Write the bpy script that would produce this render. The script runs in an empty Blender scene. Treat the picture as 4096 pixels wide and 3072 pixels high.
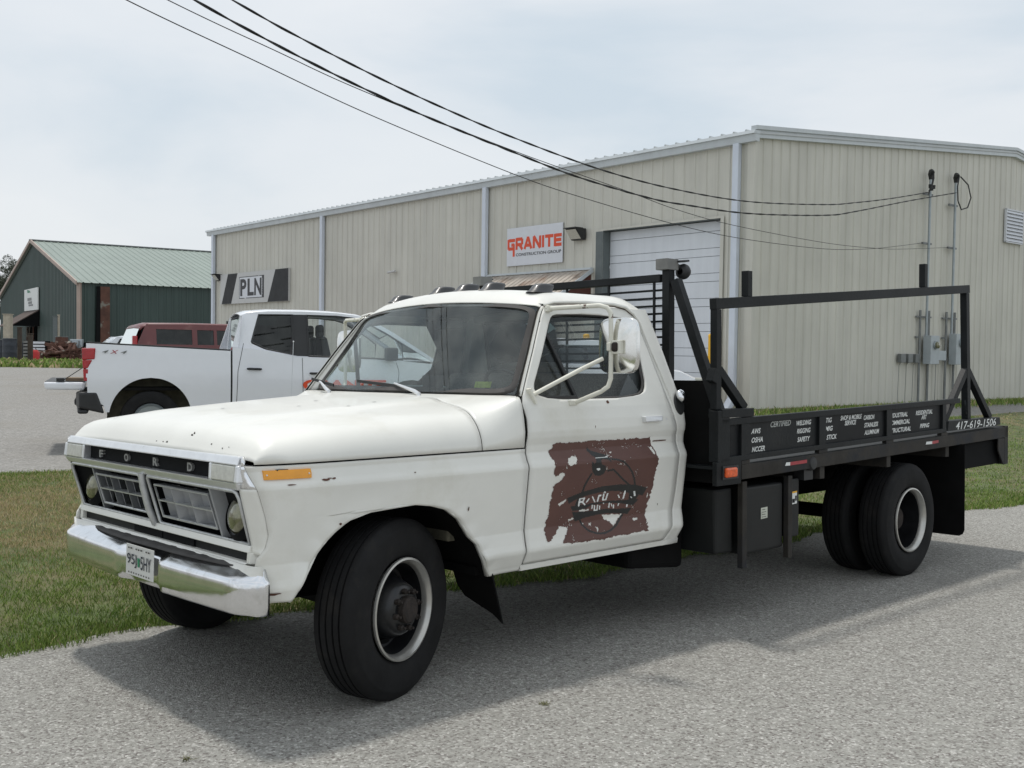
import bpy, math, random
import numpy as np
from mathutils import Vector, Matrix
random.seed(7); rng = np.random.default_rng(7)
S = bpy.context.scene
COL = S.collection
PI = math.pi

# ------------------------------------------------------------------ camera
cam_d = bpy.data.cameras.new('camera'); cam = bpy.data.objects.new('camera', cam_d); COL.objects.link(cam)
S.camera = cam
F_PX = 4155.19; PITCH = math.radians(1.92437); ROLL = math.radians(0.84791)
cam_d.sensor_fit = 'HORIZONTAL'; cam_d.sensor_width = 36.0; cam_d.lens = 36.0 * F_PX / 4096.0
cam_d.clip_start = 0.05; cam_d.clip_end = 3000
_r = Vector((1, 0, 0)); _f = Vector((0, math.cos(PITCH), -math.sin(PITCH))); _u = Vector((0, math.sin(PITCH), math.cos(PITCH)))
_rr = math.cos(ROLL) * _r + math.sin(ROLL) * _u; _uu = -math.sin(ROLL) * _r + math.cos(ROLL) * _u
cam.matrix_world = Matrix(((_rr.x, _uu.x, -_f.x, 0), (_rr.y, _uu.y, -_f.y, 0), (_rr.z, _uu.z, -_f.z, 1.5445), (0, 0, 0, 1)))

# ------------------------------------------------------------------ truck frame (X rearward, Y to its left, Z up)
TM = np.array([[0.7294971100231806, 0.6839716937069147, -0.004085177538604746],
               [0.6838560379374378, -0.7292322605099189, 0.02369028509966861],
               [-0.013224441172958939, 0.020075667841654724, 0.9997109990974264]])
TO = np.array([-1.11956701, 5.12698848, 0.00098669])

# ------------------------------------------------------------------ world, sun, exposure
W = bpy.data.worlds.new('World'); S.world = W; W.use_nodes = True
nt = W.node_tree; N = nt.nodes; L = nt.links
for n in list(N): N.remove(n)
SUN_EL = math.radians(73); SUN_AZ = math.radians(-32)     # azimuth from +Y towards +X
out = N.new('ShaderNodeOutputWorld'); bg = N.new('ShaderNodeBackground')
sky = N.new('ShaderNodeTexSky'); sky.sky_type = 'NISHITA'; sky.sun_disc = False
sky.sun_elevation = SUN_EL; sky.sun_rotation = SUN_AZ; sky.air_density = 1.3; sky.dust_density = 3.0
tc = N.new('ShaderNodeTexCoord')
def wn(t, **k):
    n = N.new(t)
    for a, b in k.items(): setattr(n, a, b)
    return n
mp = wn('ShaderNodeMapping'); mp.inputs['Scale'].default_value = (1.0, 1.0, 2.9); mp.inputs['Location'].default_value = (3.1, 0.4, 1.7)
L.new(tc.outputs['Generated'], mp.inputs['Vector'])
n1 = wn('ShaderNodeTexNoise'); n1.inputs['Scale'].default_value = 2.1; n1.inputs['Detail'].default_value = 6; n1.inputs['Roughness'].default_value = 0.5
n1.inputs['Distortion'].default_value = 0.25
L.new(mp.outputs[0], n1.inputs['Vector'])
cr = wn('ShaderNodeValToRGB')
cr.color_ramp.elements[0].position = 0.36; cr.color_ramp.elements[0].color = (5.9, 6.7, 7.4, 1)
cr.color_ramp.elements[1].position = 0.62; cr.color_ramp.elements[1].color = (7.75, 8.05, 8.35, 1)
e = cr.color_ramp.elements.new(0.50); e.color = (7.3, 7.7, 8.1, 1)
L.new(n1.outputs['Fac'], cr.inputs['Fac'])
mx = wn('ShaderNodeMix', data_type='RGBA'); mx.inputs[0].default_value = 0.9
L.new(sky.outputs[0], mx.inputs[6]); L.new(cr.outputs[0], mx.inputs[7])
L.new(mx.outputs[2], bg.inputs['Color']); bg.inputs['Strength'].default_value = 0.1
L.new(bg.outputs[0], out.inputs['Surface'])
sun_d = bpy.data.lights.new('sun', 'SUN'); sun = bpy.data.objects.new('sun', sun_d); COL.objects.link(sun)
sun_d.energy = 1.85; sun_d.angle = math.radians(4.5); sun_d.color = (1.0, 0.96, 0.90)
sdir = Vector((math.cos(SUN_EL) * math.sin(SUN_AZ), math.cos(SUN_EL) * math.cos(SUN_AZ), math.sin(SUN_EL)))
sun.rotation_euler = sdir.to_track_quat('Z', 'Y').to_euler()
sun.location = (0, 0, 30)
S.view_settings.view_transform = 'Standard'; S.view_settings.look = 'None'; S.view_settings.gamma = 1
S.view_settings.use_curve_mapping = False; S.view_settings.exposure = 0.14
S.cycles.max_bounces = 8; S.cycles.transparent_max_bounces = 12

# ------------------------------------------------------------------ materials
def mat(name, col, rough=0.6, metal=0.0, var=0.12, vscale=6.0, bump=0.0, bscale=60.0, coat=0.0, spec=0.5, emit=None, col2=None, c2scale=3.0, c2pos=(0.5, 0.62), obj=True, bdist=0.01):
    m = bpy.data.materials.new(name); m.use_nodes = True
    t = m.node_tree; n = t.nodes; l = t.links
    p = n['Principled BSDF']
    p.inputs['Roughness'].default_value = rough; p.inputs['Metallic'].default_value = metal
    p.inputs['Specular IOR Level'].default_value = spec
    if coat: p.inputs['Coat Weight'].default_value = coat; p.inputs['Coat Roughness'].default_value = 0.08
    tc = n.new('ShaderNodeTexCoord')
    co = tc.outputs['Object']
    nz = n.new('ShaderNodeTexNoise'); nz.inputs['Scale'].default_value = vscale; nz.inputs['Detail'].default_value = 5; nz.inputs['Roughness'].default_value = 0.6
    l.new(co, nz.inputs['Vector'])
    mr = n.new('ShaderNodeMapRange'); mr.inputs[3].default_value = 1 - var; mr.inputs[4].default_value = 1 + var
    mr.inputs[1].default_value = 0.3; mr.inputs[2].default_value = 0.7
    l.new(nz.outputs['Fac'], mr.inputs[0])
    mul = n.new('ShaderNodeMix'); mul.data_type = 'RGBA'; mul.blend_type = 'MULTIPLY'; mul.inputs[0].default_value = 1
    mul.inputs[6].default_value = (*col, 1)
    l.new(mr.outputs[0], mul.inputs[7])
    last = mul.outputs[2]
    if col2 is not None:
        n2 = n.new('ShaderNodeTexNoise'); n2.inputs['Scale'].default_value = c2scale; n2.inputs['Detail'].default_value = 8; n2.inputs['Roughness'].default_value = 0.65
        l.new(co, n2.inputs['Vector'])
        m2 = n.new('ShaderNodeMapRange'); m2.inputs[1].default_value = c2pos[0]; m2.inputs[2].default_value = c2pos[1]
        l.new(n2.outputs['Fac'], m2.inputs[0])
        mm = n.new('ShaderNodeMix'); mm.data_type = 'RGBA'; mm.inputs[7].default_value = (*col2, 1)
        l.new(m2.outputs[0], mm.inputs[0]); l.new(last, mm.inputs[6]); last = mm.outputs[2]
    l.new(last, p.inputs['Base Color'])
    m['_col'] = 1
    if bump:
        b = n.new('ShaderNodeTexNoise'); b.inputs['Scale'].default_value = bscale; b.inputs['Detail'].default_value = 4
        l.new(co, b.inputs['Vector'])
        bm = n.new('ShaderNodeBump'); bm.inputs['Strength'].default_value = bump; bm.inputs['Distance'].default_value = bdist
        l.new(b.outputs['Fac'], bm.inputs['Height']); l.new(bm.outputs[0], p.inputs['Normal'])
    if emit:
        p.inputs['Emission Color'].default_value = (*emit[0], 1); p.inputs['Emission Strength'].default_value = emit[1]
    return m

def glass(name, tint=(0.8, 0.88, 0.85), refl=1.45, rough=0.02, dirt_haze=0.05):
    m = bpy.data.materials.new(name); m.use_nodes = True
    t = m.node_tree; n = t.nodes; l = t.links
    n.remove(n['Principled BSDF']); o = n['Material Output']
    tr = n.new('ShaderNodeBsdfTransparent'); tr.inputs[0].default_value = (*tint, 1)
    gl = n.new('ShaderNodeBsdfGlossy'); gl.inputs['Roughness'].default_value = rough; gl.inputs[0].default_value = (0.9, 0.95, 0.95, 1)
    fr = n.new('ShaderNodeFresnel'); fr.inputs[0].default_value = refl
    mm = n.new('ShaderNodeMixShader'); l.new(fr.outputs[0], mm.inputs[0]); l.new(tr.outputs[0], mm.inputs[1]); l.new(gl.outputs[0], mm.inputs[2])
    df = n.new('ShaderNodeBsdfDiffuse'); df.inputs[0].default_value = (0.5, 0.52, 0.48, 1)
    tc = n.new('ShaderNodeTexCoord'); nz = n.new('ShaderNodeTexNoise'); nz.inputs['Scale'].default_value = 5; nz.inputs['Detail'].default_value = 6
    l.new(tc.outputs['Object'], nz.inputs['Vector'])
    mr = n.new('ShaderNodeMapRange'); mr.inputs[3].default_value = 0.0; mr.inputs[4].default_value = dirt_haze * 2; mr.inputs[1].default_value = .35; mr.inputs[2].default_value = .65
    l.new(nz.outputs['Fac'], mr.inputs[0])
    m2 = n.new('ShaderNodeMixShader'); l.new(mr.outputs[0], m2.inputs[0]); l.new(mm.outputs[0], m2.inputs[1]); l.new(df.outputs[0], m2.inputs[2])
    l.new(m2.outputs[0], o.inputs['Surface'])
    return m

def chips(m, col=(0.10, 0.035, 0.02), scale=9.0, thr=(0.735, 0.745), stain=None):
    """rust chips: small spots with a shape of their own over the paint"""
    t = m.node_tree; n = t.nodes; l = t.links; p = n['Principled BSDF']
    src = p.inputs['Base Color'].links[0].from_socket
    tc = n.new('ShaderNodeTexCoord'); a = n.new('ShaderNodeTexNoise'); a.inputs['Scale'].default_value = scale; a.inputs['Detail'].default_value = 9; a.inputs['Roughness'].default_value = 0.72
    l.new(tc.outputs['Object'], a.inputs['Vector'])
    r = n.new('ShaderNodeMapRange'); r.inputs[1].default_value = thr[0]; r.inputs[2].default_value = thr[1]
    l.new(a.outputs['Fac'], r.inputs[0])
    mm = n.new('ShaderNodeMix'); mm.data_type = 'RGBA'; mm.inputs[7].default_value = (*col, 1)
    l.new(r.outputs[0], mm.inputs[0]); l.new(src, mm.inputs[6]); l.new(mm.outputs[2], p.inputs['Base Color'])
    return m

M = {}
M['white'] = chips(mat('cream_paint', (0.77, 0.765, 0.715), rough=0.38, coat=0.25, var=0.045, vscale=2.2, col2=(0.60, 0.58, 0.49), c2scale=1.7, c2pos=(0.56, 0.85), bump=0.03, bscale=9))
M['white_in'] = mat('inner_paint', (0.35, 0.34, 0.30), rough=0.6)
M['rustywhite'] = chips(mat('chipped_tube_paint', (0.74, 0.73, 0.64), rough=0.5, var=0.08), scale=14, thr=(0.60, 0.615), col=(0.09, 0.035, 0.02))
M['chrome'] = mat('chrome', (0.82, 0.83, 0.85), rough=0.13, metal=1.0, var=0.05, vscale=14, bump=0.05, bscale=14, col2=(0.42, 0.41, 0.37), c2scale=9, c2pos=(0.55, 0.9))
M['alu'] = mat('brushed_aluminium', (0.78, 0.79, 0.80), rough=0.32, metal=0.75, var=0.06, vscale=12, col2=(0.5, 0.5, 0.48), c2scale=18, c2pos=(0.6, 0.8))
M['grille'] = mat('silver_plastic', (0.36, 0.37, 0.38), rough=0.45, metal=0.3, var=0.12, vscale=14)
M['grille_hi'] = mat('worn_silver_edge', (0.55, 0.56, 0.56), rough=0.4, metal=0.5, var=0.15, vscale=30)
M['black'] = mat('black_paint', (0.018, 0.019, 0.021), rough=0.42, var=0.35, vscale=5, bump=0.08, bscale=60)
M['bedblack'] = mat('weathered_black_steel', (0.009, 0.011, 0.012), rough=0.5, spec=0.22, var=0.4, vscale=3.5, bump=0.12, bscale=45, col2=(0.022, 0.022, 0.022), c2scale=3.2, c2pos=(0.5, 0.85))
M['beam'] = mat('dusty_brown_steel', (0.034, 0.031, 0.027), rough=0.62, spec=0.2, var=0.3, vscale=7, bump=0.12, bscale=40, col2=(0.02, 0.022, 0.026), c2scale=4, c2pos=(0.5, 0.65))
M['panel'] = mat('matt_black_panel', (0.006, 0.007, 0.008), rough=0.5, spec=0.2, var=0.4, vscale=4, col2=(0.02, 0.021, 0.023), c2scale=2.5, c2pos=(0.5, 0.75))
M['under'] = mat('underbody_black', (0.006, 0.006, 0.006), rough=0.85, spec=0.15, var=0.3)
M['rubber'] = mat('tyre_rubber', (0.011, 0.011, 0.0115), rough=0.8, spec=0.25, var=0.3, vscale=8, bump=0.1, bscale=40, col2=(0.026, 0.024, 0.021), c2scale=7, c2pos=(0.55, 0.8))
M['gasket'] = mat('aged_rubber', (0.055, 0.052, 0.050), rough=0.75, var=0.2, vscale=10)
M['gap'] = mat('panel_gap_shade', (0.02, 0.018, 0.015), rough=0.9)  # near-black standing in for the shade inside panel gaps
M['rimdark'] = mat('rim_black', (0.010, 0.0105, 0.012), rough=0.3, var=0.4, vscale=9)
M['rustdark'] = mat('rusty_hub', (0.022, 0.016, 0.013), rough=0.8, var=0.5, vscale=30, bump=0.3, bscale=90)
M['trimring'] = mat('trim_ring', (0.50, 0.49, 0.46), rough=0.3, metal=0.7, var=0.1, vscale=15)
M['amber'] = mat('amber_lens', (0.80, 0.33, 0.01), rough=0.2, coat=0.6, var=0.08, vscale=30)
M['orange'] = mat('orange_lens', (0.75, 0.10, 0.01), rough=0.22, coat=0.6, var=0.3, vscale=60)
M['lens'] = mat('clear_ribbed_lens', (0.50, 0.50, 0.44), rough=0.28, coat=0.5, var=0.15, vscale=40, bump=0.1, bscale=60)
M['lamp'] = mat('headlamp_glass', (0.20, 0.195, 0.12), rough=0.12, metal=0.55, coat=1.0, var=0.5, vscale=22, bump=0.2, bscale=35)
M['lampblk'] = mat('smoked_lens', (0.022, 0.023, 0.025), rough=0.42, coat=0.3, var=0.2)
M['letter'] = mat('dull_chrome_letter', (0.30, 0.30, 0.29), rough=0.5, metal=0.4, var=0.2, vscale=60)
M['decal'] = mat('brown_vinyl', (0.105, 0.045, 0.035), rough=0.5, var=0.12, vscale=5)
M['decalblk'] = mat('black_vinyl', (0.012, 0.013, 0.013), rough=0.4, var=0.3)
M['lettwhite'] = mat('white_vinyl', (0.72, 0.74, 0.72), rough=0.5, var=0.12, vscale=40)
M['lettgrey'] = mat('faded_vinyl', (0.42, 0.44, 0.42), rough=0.6, var=0.25, vscale=40)
M['red'] = mat('red_reflector', (0.35, 0.03, 0.04), rough=0.35, var=0.2, vscale=30)
M['glass'] = glass('windscreen_glass', (0.84, 0.93, 0.93), 1.68, 0.01, 0.06)  # dirt film, raised to brighten the pane like a pale sky reflection
M['glass2'] = glass('side_glass', (0.90, 0.93, 0.93), 1.42, 0.01, 0.015)
M['tint'] = glass('tinted_glass', (0.10, 0.12, 0.13), 1.5, 0.02, 0.02)
M['tweed'] = mat('grey_tweed', (0.20, 0.185, 0.165), rough=0.95, var=0.35, vscale=120, bump=0.4, bscale=150)
M['dash'] = mat('dark_vinyl', (0.035, 0.037, 0.04), rough=0.6, var=0.2)
M['dashcover'] = mat('pale_dash_towel', (0.42, 0.5, 0.5), rough=0.9, var=0.1)
M['curtain'] = mat('headliner', (0.12, 0.125, 0.13), rough=0.9, var=0.2)
M['plate'] = mat('plate_white', (0.62, 0.62, 0.60), rough=0.4, var=0.05)
M['ink'] = mat('dark_ink', (0.02, 0.025, 0.045), rough=0.5)
M['green_ink'] = mat('green_ink', (0.02, 0.20, 0.10), rough=0.5)
M['mirror'] = mat('mirror_steel', (0.82, 0.82, 0.80), rough=0.12, metal=1.0, var=0.04, col2=(0.5, 0.47, 0.38), c2scale=4, c2pos=(0.55, 0.9))
M['sticker'] = mat('pale_sticker', (0.52, 0.54, 0.46), rough=0.5, var=0.15, vscale=50)
M['yellow'] = mat('safety_yellow', (0.78, 0.42, 0.01), rough=0.45, var=0.08, vscale=4)
M['tankgrey'] = mat('toolbox_black', (0.011, 0.012, 0.012), rough=0.5, spec=0.3, var=0.3, vscale=4)
# other vehicles
M['vwhite'] = mat('glossy_white_paint', (0.80, 0.82, 0.86), rough=0.22, coat=0.8, var=0.015)
M['vblack'] = mat('black_trim', (0.02, 0.021, 0.022), rough=0.5, var=0.15)
M['taillight'] = mat('tail_lamp_red', (0.40, 0.012, 0.02), rough=0.2, coat=0.8, var=0.15, vscale=25)
M['maroon'] = mat('faded_maroon_paint', (0.145, 0.035, 0.035), rough=0.4, coat=0.3, var=0.15, vscale=3, col2=(0.22, 0.12, 0.10), c2scale=3, c2pos=(0.55, 0.75))
M['silver'] = mat('silver_paint', (0.62, 0.65, 0.68), rough=0.25, metal=0.6, coat=0.6, var=0.03)
M['gorange'] = mat('sign_orange', (0.72, 0.075, 0.02), rough=0.45, var=0.04)
M['wellbrown'] = mat('dusty_wheel_well', (0.16, 0.15, 0.11), rough=0.9, var=0.3, vscale=10)
# buildings
def streak(m, amt=0.12):
    t = m.node_tree; n = t.nodes; l = t.links; p = n['Principled BSDF']
    src = p.inputs['Base Color'].links[0].from_socket
    tc = n.new('ShaderNodeTexCoord'); mp = n.new('ShaderNodeMapping'); mp.inputs['Scale'].default_value = (2.2, 2.2, 0.12)
    l.new(tc.outputs['Object'], mp.inputs['Vector'])
    a = n.new('ShaderNodeTexNoise'); a.inputs['Scale'].default_value = 2.0; a.inputs['Detail'].default_value = 8; a.inputs['Roughness'].default_value = 0.7
    l.new(mp.outputs[0], a.inputs['Vector'])
    r = n.new('ShaderNodeMapRange'); r.inputs[1].default_value = 0.35; r.inputs[2].default_value = 0.7; r.inputs[3].default_value = 1.0; r.inputs[4].default_value = 1 - amt
    l.new(a.outputs['Fac'], r.inputs[0])
    mm = n.new('ShaderNodeMix'); mm.data_type = 'RGBA'; mm.blend_type = 'MULTIPLY'; mm.inputs[0].default_value = 1
    l.new(src, mm.inputs[6]); l.new(r.outputs[0], mm.inputs[7]); l.new(mm.outputs[2], p.inputs['Base Color'])
    return m
M['wall'] = streak(mat('stone_metal_siding', (0.63, 0.615, 0.545), rough=0.55, var=0.05, vscale=0.8), 0.16)
M['trim'] = streak(mat('pale_trim', (0.58, 0.62, 0.64), rough=0.5, var=0.06, vscale=2), 0.1)
M['spout'] = streak(mat('downspout_white', (0.66, 0.71, 0.79), rough=0.45, var=0.05, vscale=2), 0.08)
M['roofm'] = mat('galvalume_roof', (0.50, 0.52, 0.52), rough=0.5, metal=0.3, var=0.1, vscale=1)
M['ohdoor'] = streak(mat('overhead_door_white', (0.72, 0.75, 0.79), rough=0.5, var=0.03, vscale=1.5), 0.08)
M['jamb'] = mat('grey_jamb', (0.13, 0.15, 0.15), rough=0.6, var=0.1)
M['concrete'] = mat('stained_concrete', (0.28, 0.25, 0.17), rough=0.9, var=0.2, vscale=3, bump=0.2, bscale=20)
M['awning'] = streak(mat('weathered_awning', (0.50, 0.45, 0.39), rough=0.5, metal=0.2, var=0.15, vscale=2, col2=(0.24, 0.15, 0.10), c2scale=1.6, c2pos=(0.5, 0.7)), 0.3)
M['brick'] = mat('red_brown_board', (0.10, 0.035, 0.025), rough=0.8)
M['signwhite'] = mat('sign_white', (0.68, 0.70, 0.74), rough=0.5, var=0.03)
M['signgrey'] = mat('sign_pale_grey', (0.55, 0.55, 0.54), rough=0.5, var=0.03)
M['signblk'] = mat('sign_charcoal', (0.030, 0.031, 0.033), rough=0.55, spec=0.25, var=0.3, vscale=3)
M['signink'] = mat('sign_ink', (0.03, 0.03, 0.034), rough=0.5)
M['galv'] = mat('galvanised', (0.36, 0.40, 0.42), rough=0.45, metal=0.5, var=0.12, vscale=6)
M['conduit'] = mat('conduit_grey', (0.20, 0.21, 0.21), rough=0.5, metal=0.4, var=0.2, vscale=6)
M['meter'] = mat('meter_box_grey', (0.42, 0.46, 0.48), rough=0.5, var=0.08)
M['cable'] = mat('black_cable', (0.02, 0.02, 0.021), rough=0.6)
M['gwall'] = streak(mat('dark_green_siding', (0.040, 0.068, 0.060), rough=0.5, var=0.12, vscale=0.3), 0.2)
M['groof'] = streak(mat('pale_green_roof', (0.235, 0.285, 0.25), rough=0.5, var=0.08, vscale=0.3), 0.1)
M['gtrim'] = mat('pinkish_trim', (0.42, 0.33, 0.28), rough=0.6, var=0.1, vscale=1)
M['rust'] = mat('rusted_metal', (0.10, 0.045, 0.03), rough=0.8, var=0.35, vscale=1.5, col2=(0.20, 0.19, 0.16), c2scale=0.8, c2pos=(0.55, 0.6))
M['brownroof'] = mat('brown_canopy', (0.085, 0.06, 0.05), rough=0.8, var=0.15)
M['dark'] = mat('dark_void', (0.007, 0.0075, 0.008), rough=0.85, spec=0.15)
M['wood'] = mat('old_timber', (0.20, 0.15, 0.10), rough=0.9, var=0.3, vscale=5)
M['bark'] = mat('bark', (0.06, 0.045, 0.035), rough=0.9, var=0.3)
M['leafdark'] = mat('tree_leaf', (0.035, 0.045, 0.022), rough=0.7, var=0.4, vscale=1.5)
M['postgrey'] = mat('pale_post', (0.42, 0.38, 0.30), rough=0.8, var=0.15)
M['rag'] = mat('barrel_blue_black', (0.03, 0.036, 0.045), rough=0.6, var=0.3)
M['crate'] = mat('crate_grey', (0.20, 0.20, 0.19), rough=0.8, var=0.3, vscale=4)

# ------------------------------------------------------------------ geometry helpers
class G:
    def __init__(s): s.v = []; s.f = []
    def add(s, vs, fs):
        b = len(s.v); s.v += [tuple(map(float, p)) for p in vs]; s.f += [tuple(b + i for i in f) for f in fs]; return s
    def box(s, x0, x1, y0, y1, z0, z1):
        return s.add([(x0, y0, z0), (x1, y0, z0), (x1, y1, z0), (x0, y1, z0), (x0, y0, z1), (x1, y0, z1), (x1, y1, z1), (x0, y1, z1)],
                     [(0, 3, 2, 1), (4, 5, 6, 7), (0, 1, 5, 4), (1, 2, 6, 5), (2, 3, 7, 6), (3, 0, 4, 7)])
    def hexa(s, p):                       # 8 corners: bottom loop, top loop
        return s.add(p, [(0, 3, 2, 1), (4, 5, 6, 7), (0, 1, 5, 4), (1, 2, 6, 5), (2, 3, 7, 6), (3, 0, 4, 7)])
    def bar(s, p0, p1, w, h, up=(0, 0, 1)):
        p0 = Vector(p0); p1 = Vector(p1); d = (p1 - p0).normalized(); up = Vector(up)
        if abs(d.dot(up)) > 0.99: up = Vector((1, 0, 0))
        a = d.cross(up).normalized() * (w / 2); b = a.cross(d).normalized() * (h / 2)
        return s.hexa([p0 - a - b, p0 + a - b, p0 + a + b, p0 - a + b, p1 - a - b, p1 + a - b, p1 + a + b, p1 - a + b])
    def tube(s, pts, r, n=8, caps=True):
        pts = [Vector(p) for p in pts]; rings = []
        rs = r if isinstance(r, (list, tuple)) else [r] * len(pts)
        up = Vector((0.13, 0.21, 0.97)).normalized(); prev = None
        for i, p in enumerate(pts):
            d = (pts[min(i + 1, len(pts) - 1)] - pts[max(i - 1, 0)]).normalized()
            if prev is None:
                a = d.cross(up);
                if a.length < 0.1: a = d.cross(Vector((1, 0, 0)))
                a.normalize()
            else:
                a = (prev - d * prev.dot(d)).normalized()
            prev = a; b = d.cross(a)
            rings.append([p + a * math.cos(2 * PI * k / n) * rs[i] + b * math.sin(2 * PI * k / n) * rs[i] for k in range(n)])
        vs = [q for ring in rings for q in ring]
        fs = [(i * n + k, i * n + (k + 1) % n, (i + 1) * n + (k + 1) % n, (i + 1) * n + k) for i in range(len(pts) - 1) for k in range(n)]
        if caps: fs += [tuple(range(n))[::-1], tuple((len(pts) - 1) * n + k for k in range(n))]
        return s.add(vs, fs)
    def cyl(s, p0, p1, r0, r1=None, n=16):
        return s.tube([p0, p1], [r0, r0 if r1 is None else r1], n)
    def lathe(s, prof, o=(0, 0, 0), axis=(0, 1, 0), n=48, a0=0, a1=2 * PI):
        ax = Vector(axis).normalized(); t = Vector((0, 0, 1)) if abs(ax.z) < 0.9 else Vector((1, 0, 0))
        u = ax.cross(t).normalized(); w = ax.cross(u); o = Vector(o); full = abs(a1 - a0 - 2 * PI) < 1e-6
        m = n if full else n + 1; vs = []
        for k in range(m):
            an = a0 + (a1 - a0) * k / n; dd = u * math.cos(an) + w * math.sin(an)
            vs += [o + ax * a + dd * r for r, a in prof]
        q = len(prof); fs = []
        for k in range(n):
            k2 = (k + 1) % m
            fs += [(k * q + j, k * q + j + 1, k2 * q + j + 1, k2 * q + j) for j in range(q - 1)]
        return s.add(vs, fs)
    def grid(s, rows):
        m = len(rows[0]); vs = [p for r in rows for p in r]
        return s.add(vs, [(i * m + j, i * m + j + 1, (i + 1) * m + j + 1, (i + 1) * m + j) for i in range(len(rows) - 1) for j in range(m - 1)])
    def prism(s, poly, fn, t):            # poly 2-D, fn(a,b,d)->3-D, thickness from 0 to t
        n = len(poly)
        return s.add([fn(a, b, 0) for a, b in poly] + [fn(a, b, t) for a, b in poly],
                     [tuple(range(n))[::-1], tuple(range(n, 2 * n))] + [(i, (i + 1) % n, n + (i + 1) % n, n + i) for i in range(n)])

FLIP = False
def mk(name, g, m, parent=None, smooth=None, bevel=0.0, solid=0.0, recalc=True, seg=2, weld=False):
    """one mesh object; smooth = auto-smooth angle in degrees"""
    me = bpy.data.meshes.new(name)
    vs = [(x, -y, z) for x, y, z in g.v] if FLIP else g.v
    me.from_pydata(vs, [], g.f); me.validate()
    if recalc and len(g.f) < 60000:
        import bmesh
        bm = bmesh.new(); bm.from_mesh(me)
        if weld: bmesh.ops.remove_doubles(bm, verts=bm.verts, dist=2e-4)
        bmesh.ops.recalc_face_normals(bm, faces=bm.faces); bm.to_mesh(me); bm.free()
    me.materials.append(M[m] if isinstance(m, str) else m)
    if smooth:
        me.polygons.foreach_set('use_smooth', [True] * len(me.polygons)); me.set_sharp_from_angle(angle=math.radians(smooth))
    o = bpy.data.objects.new(name, me); COL.objects.link(o)
    if parent: o.parent = parent
    if bevel:
        b = o.modifiers.new('bevel', 'BEVEL'); b.width = bevel; b.segments = seg; b.limit_method = 'ANGLE'; b.angle_limit = math.radians(35)
    if solid:
        b = o.modifiers.new('thick', 'SOLIDIFY'); b.thickness = solid; b.offset = 0
    return o
def empty(name, parent=None, loc=(0, 0, 0), rz=0.0):
    o = bpy.data.objects.new(name, None); COL.objects.link(o); o.empty_display_size = 0.1
    if parent: o.parent = parent
    o.location = loc; o.rotation_euler = (0, 0, rz); return o
def tag(o, label, cat, group=None):
    o['label'] = label; o['category'] = cat
    if group: o['group'] = group
    return o
def struct(o): o['kind'] = 'structure'; return o
def ip(x, xs, ys): return float(np.interp(x, xs, ys))

_tc = {}
def text_polys(body, size=1.0, shear=0.0, bold=0.0, extrude=0.0, align='LEFT', sx=1.0):
    key = (body, size, shear, bold, extrude, align)
    if key not in _tc:
        c = bpy.data.curves.new('t', 'FONT'); c.body = body; c.size = size; c.shear = shear; c.offset = bold; c.extrude = extrude; c.align_x = align; c.resolution_u = 3
        o = bpy.data.objects.new('t', c); COL.objects.link(o)
        dg = bpy.context.evaluated_depsgraph_get(); me = bpy.data.meshes.new_from_object(o.evaluated_get(dg))
        _tc[key] = ([tuple(v.co) for v in me.vertices], [tuple(p.vertices) for p in me.polygons])
        bpy.data.objects.remove(o); bpy.data.curves.remove(c); bpy.data.meshes.remove(me)
    vs, fs = _tc[key]
    return [(x * sx, y, z) for x, y, z in vs], fs
def add_text(g, body, fn, size, width=None, **k):
    """fn(a,b,d) -> 3-D; width fits the text horizontally; size = cap height"""
    vs, fs = text_polys(body, 1.0, **k)
    xs = [v[0] for v in vs]; ys = [v[1] for v in vs]; x0, x1, y0, y1 = min(xs), max(xs), min(ys), max(ys)
    sy = size / (y1 - y0); sx = (width / (x1 - x0)) if width else sy
    g.add([fn((x - x0) * sx, (y - y0) * sy, z) for x, y, z in vs], fs)
# ------------------------------------------------------------------ terrain
def smst(a, b, x):
    t = min(1.0, max(0.0, (x - a) / (b - a))); return t * t * (3 - 2 * t)
def uv(x, y):
    dx, dy = x - TO[0], y - TO[1]
    return dx * 0.7295 + dy * 0.6840, dx * 0.6839 - dy * 0.7292
def xy(u, v):
    return TO[0] + u * 0.7295 + v * 0.6839, TO[1] + u * 0.6840 - v * 0.7292
def hz(x, y):
    u, v = uv(x, y)
    plane = TO[2] - (TM[2][0] * (x - TO[0]) + TM[2][1] * (y - TO[1])) / TM[2][2]
    if v > 4: plane -= 0.02 * (v - 4)
    far = 0.04 + 0.28 * smst(3.5, 13.0, u)
    w = smst(1.3, 6.5, -v)
    return plane * (1 - w) + far * w
EDGE_U = [-60, -6, -1.03, -0.17, 1.6, 2.0, 3.2, 5.5, 8.04, 8.85, 14, 60]
EDGE_V = [-1.3, -1.1, -0.97, -0.99, -0.62, -0.5, -0.36, -0.25, -0.03, 0.15, 0.7, 6.0]
def edge(u): return ip(u, EDGE_U, EDGE_V)
FAR_U = [-60, -2.2, 1.2, 8, 20.0, 22, 60]
FAR_V = [-6.5, -8.3, -8.1, -6.3, -5.2, -5.2, -5.0]
def nonuni(a, b, c, near, fac):
    """coordinates from a to b, finest around c"""
    o = [c]; s = near
    while o[-1] < b: o.append(o[-1] + s); s *= fac
    p = [c]; s = near
    while p[-1] > a: p.append(p[-1] - s); s *= fac
    return sorted(set(o + p))
g = G(); xs = nonuni(-700, 700, 2, 0.5, 1.12); ys = nonuni(-300, 1500, 9, 0.5, 1.12)
g.grid([[(x, y, hz(x, y) - 0.012) for x in xs] for y in ys])
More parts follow.
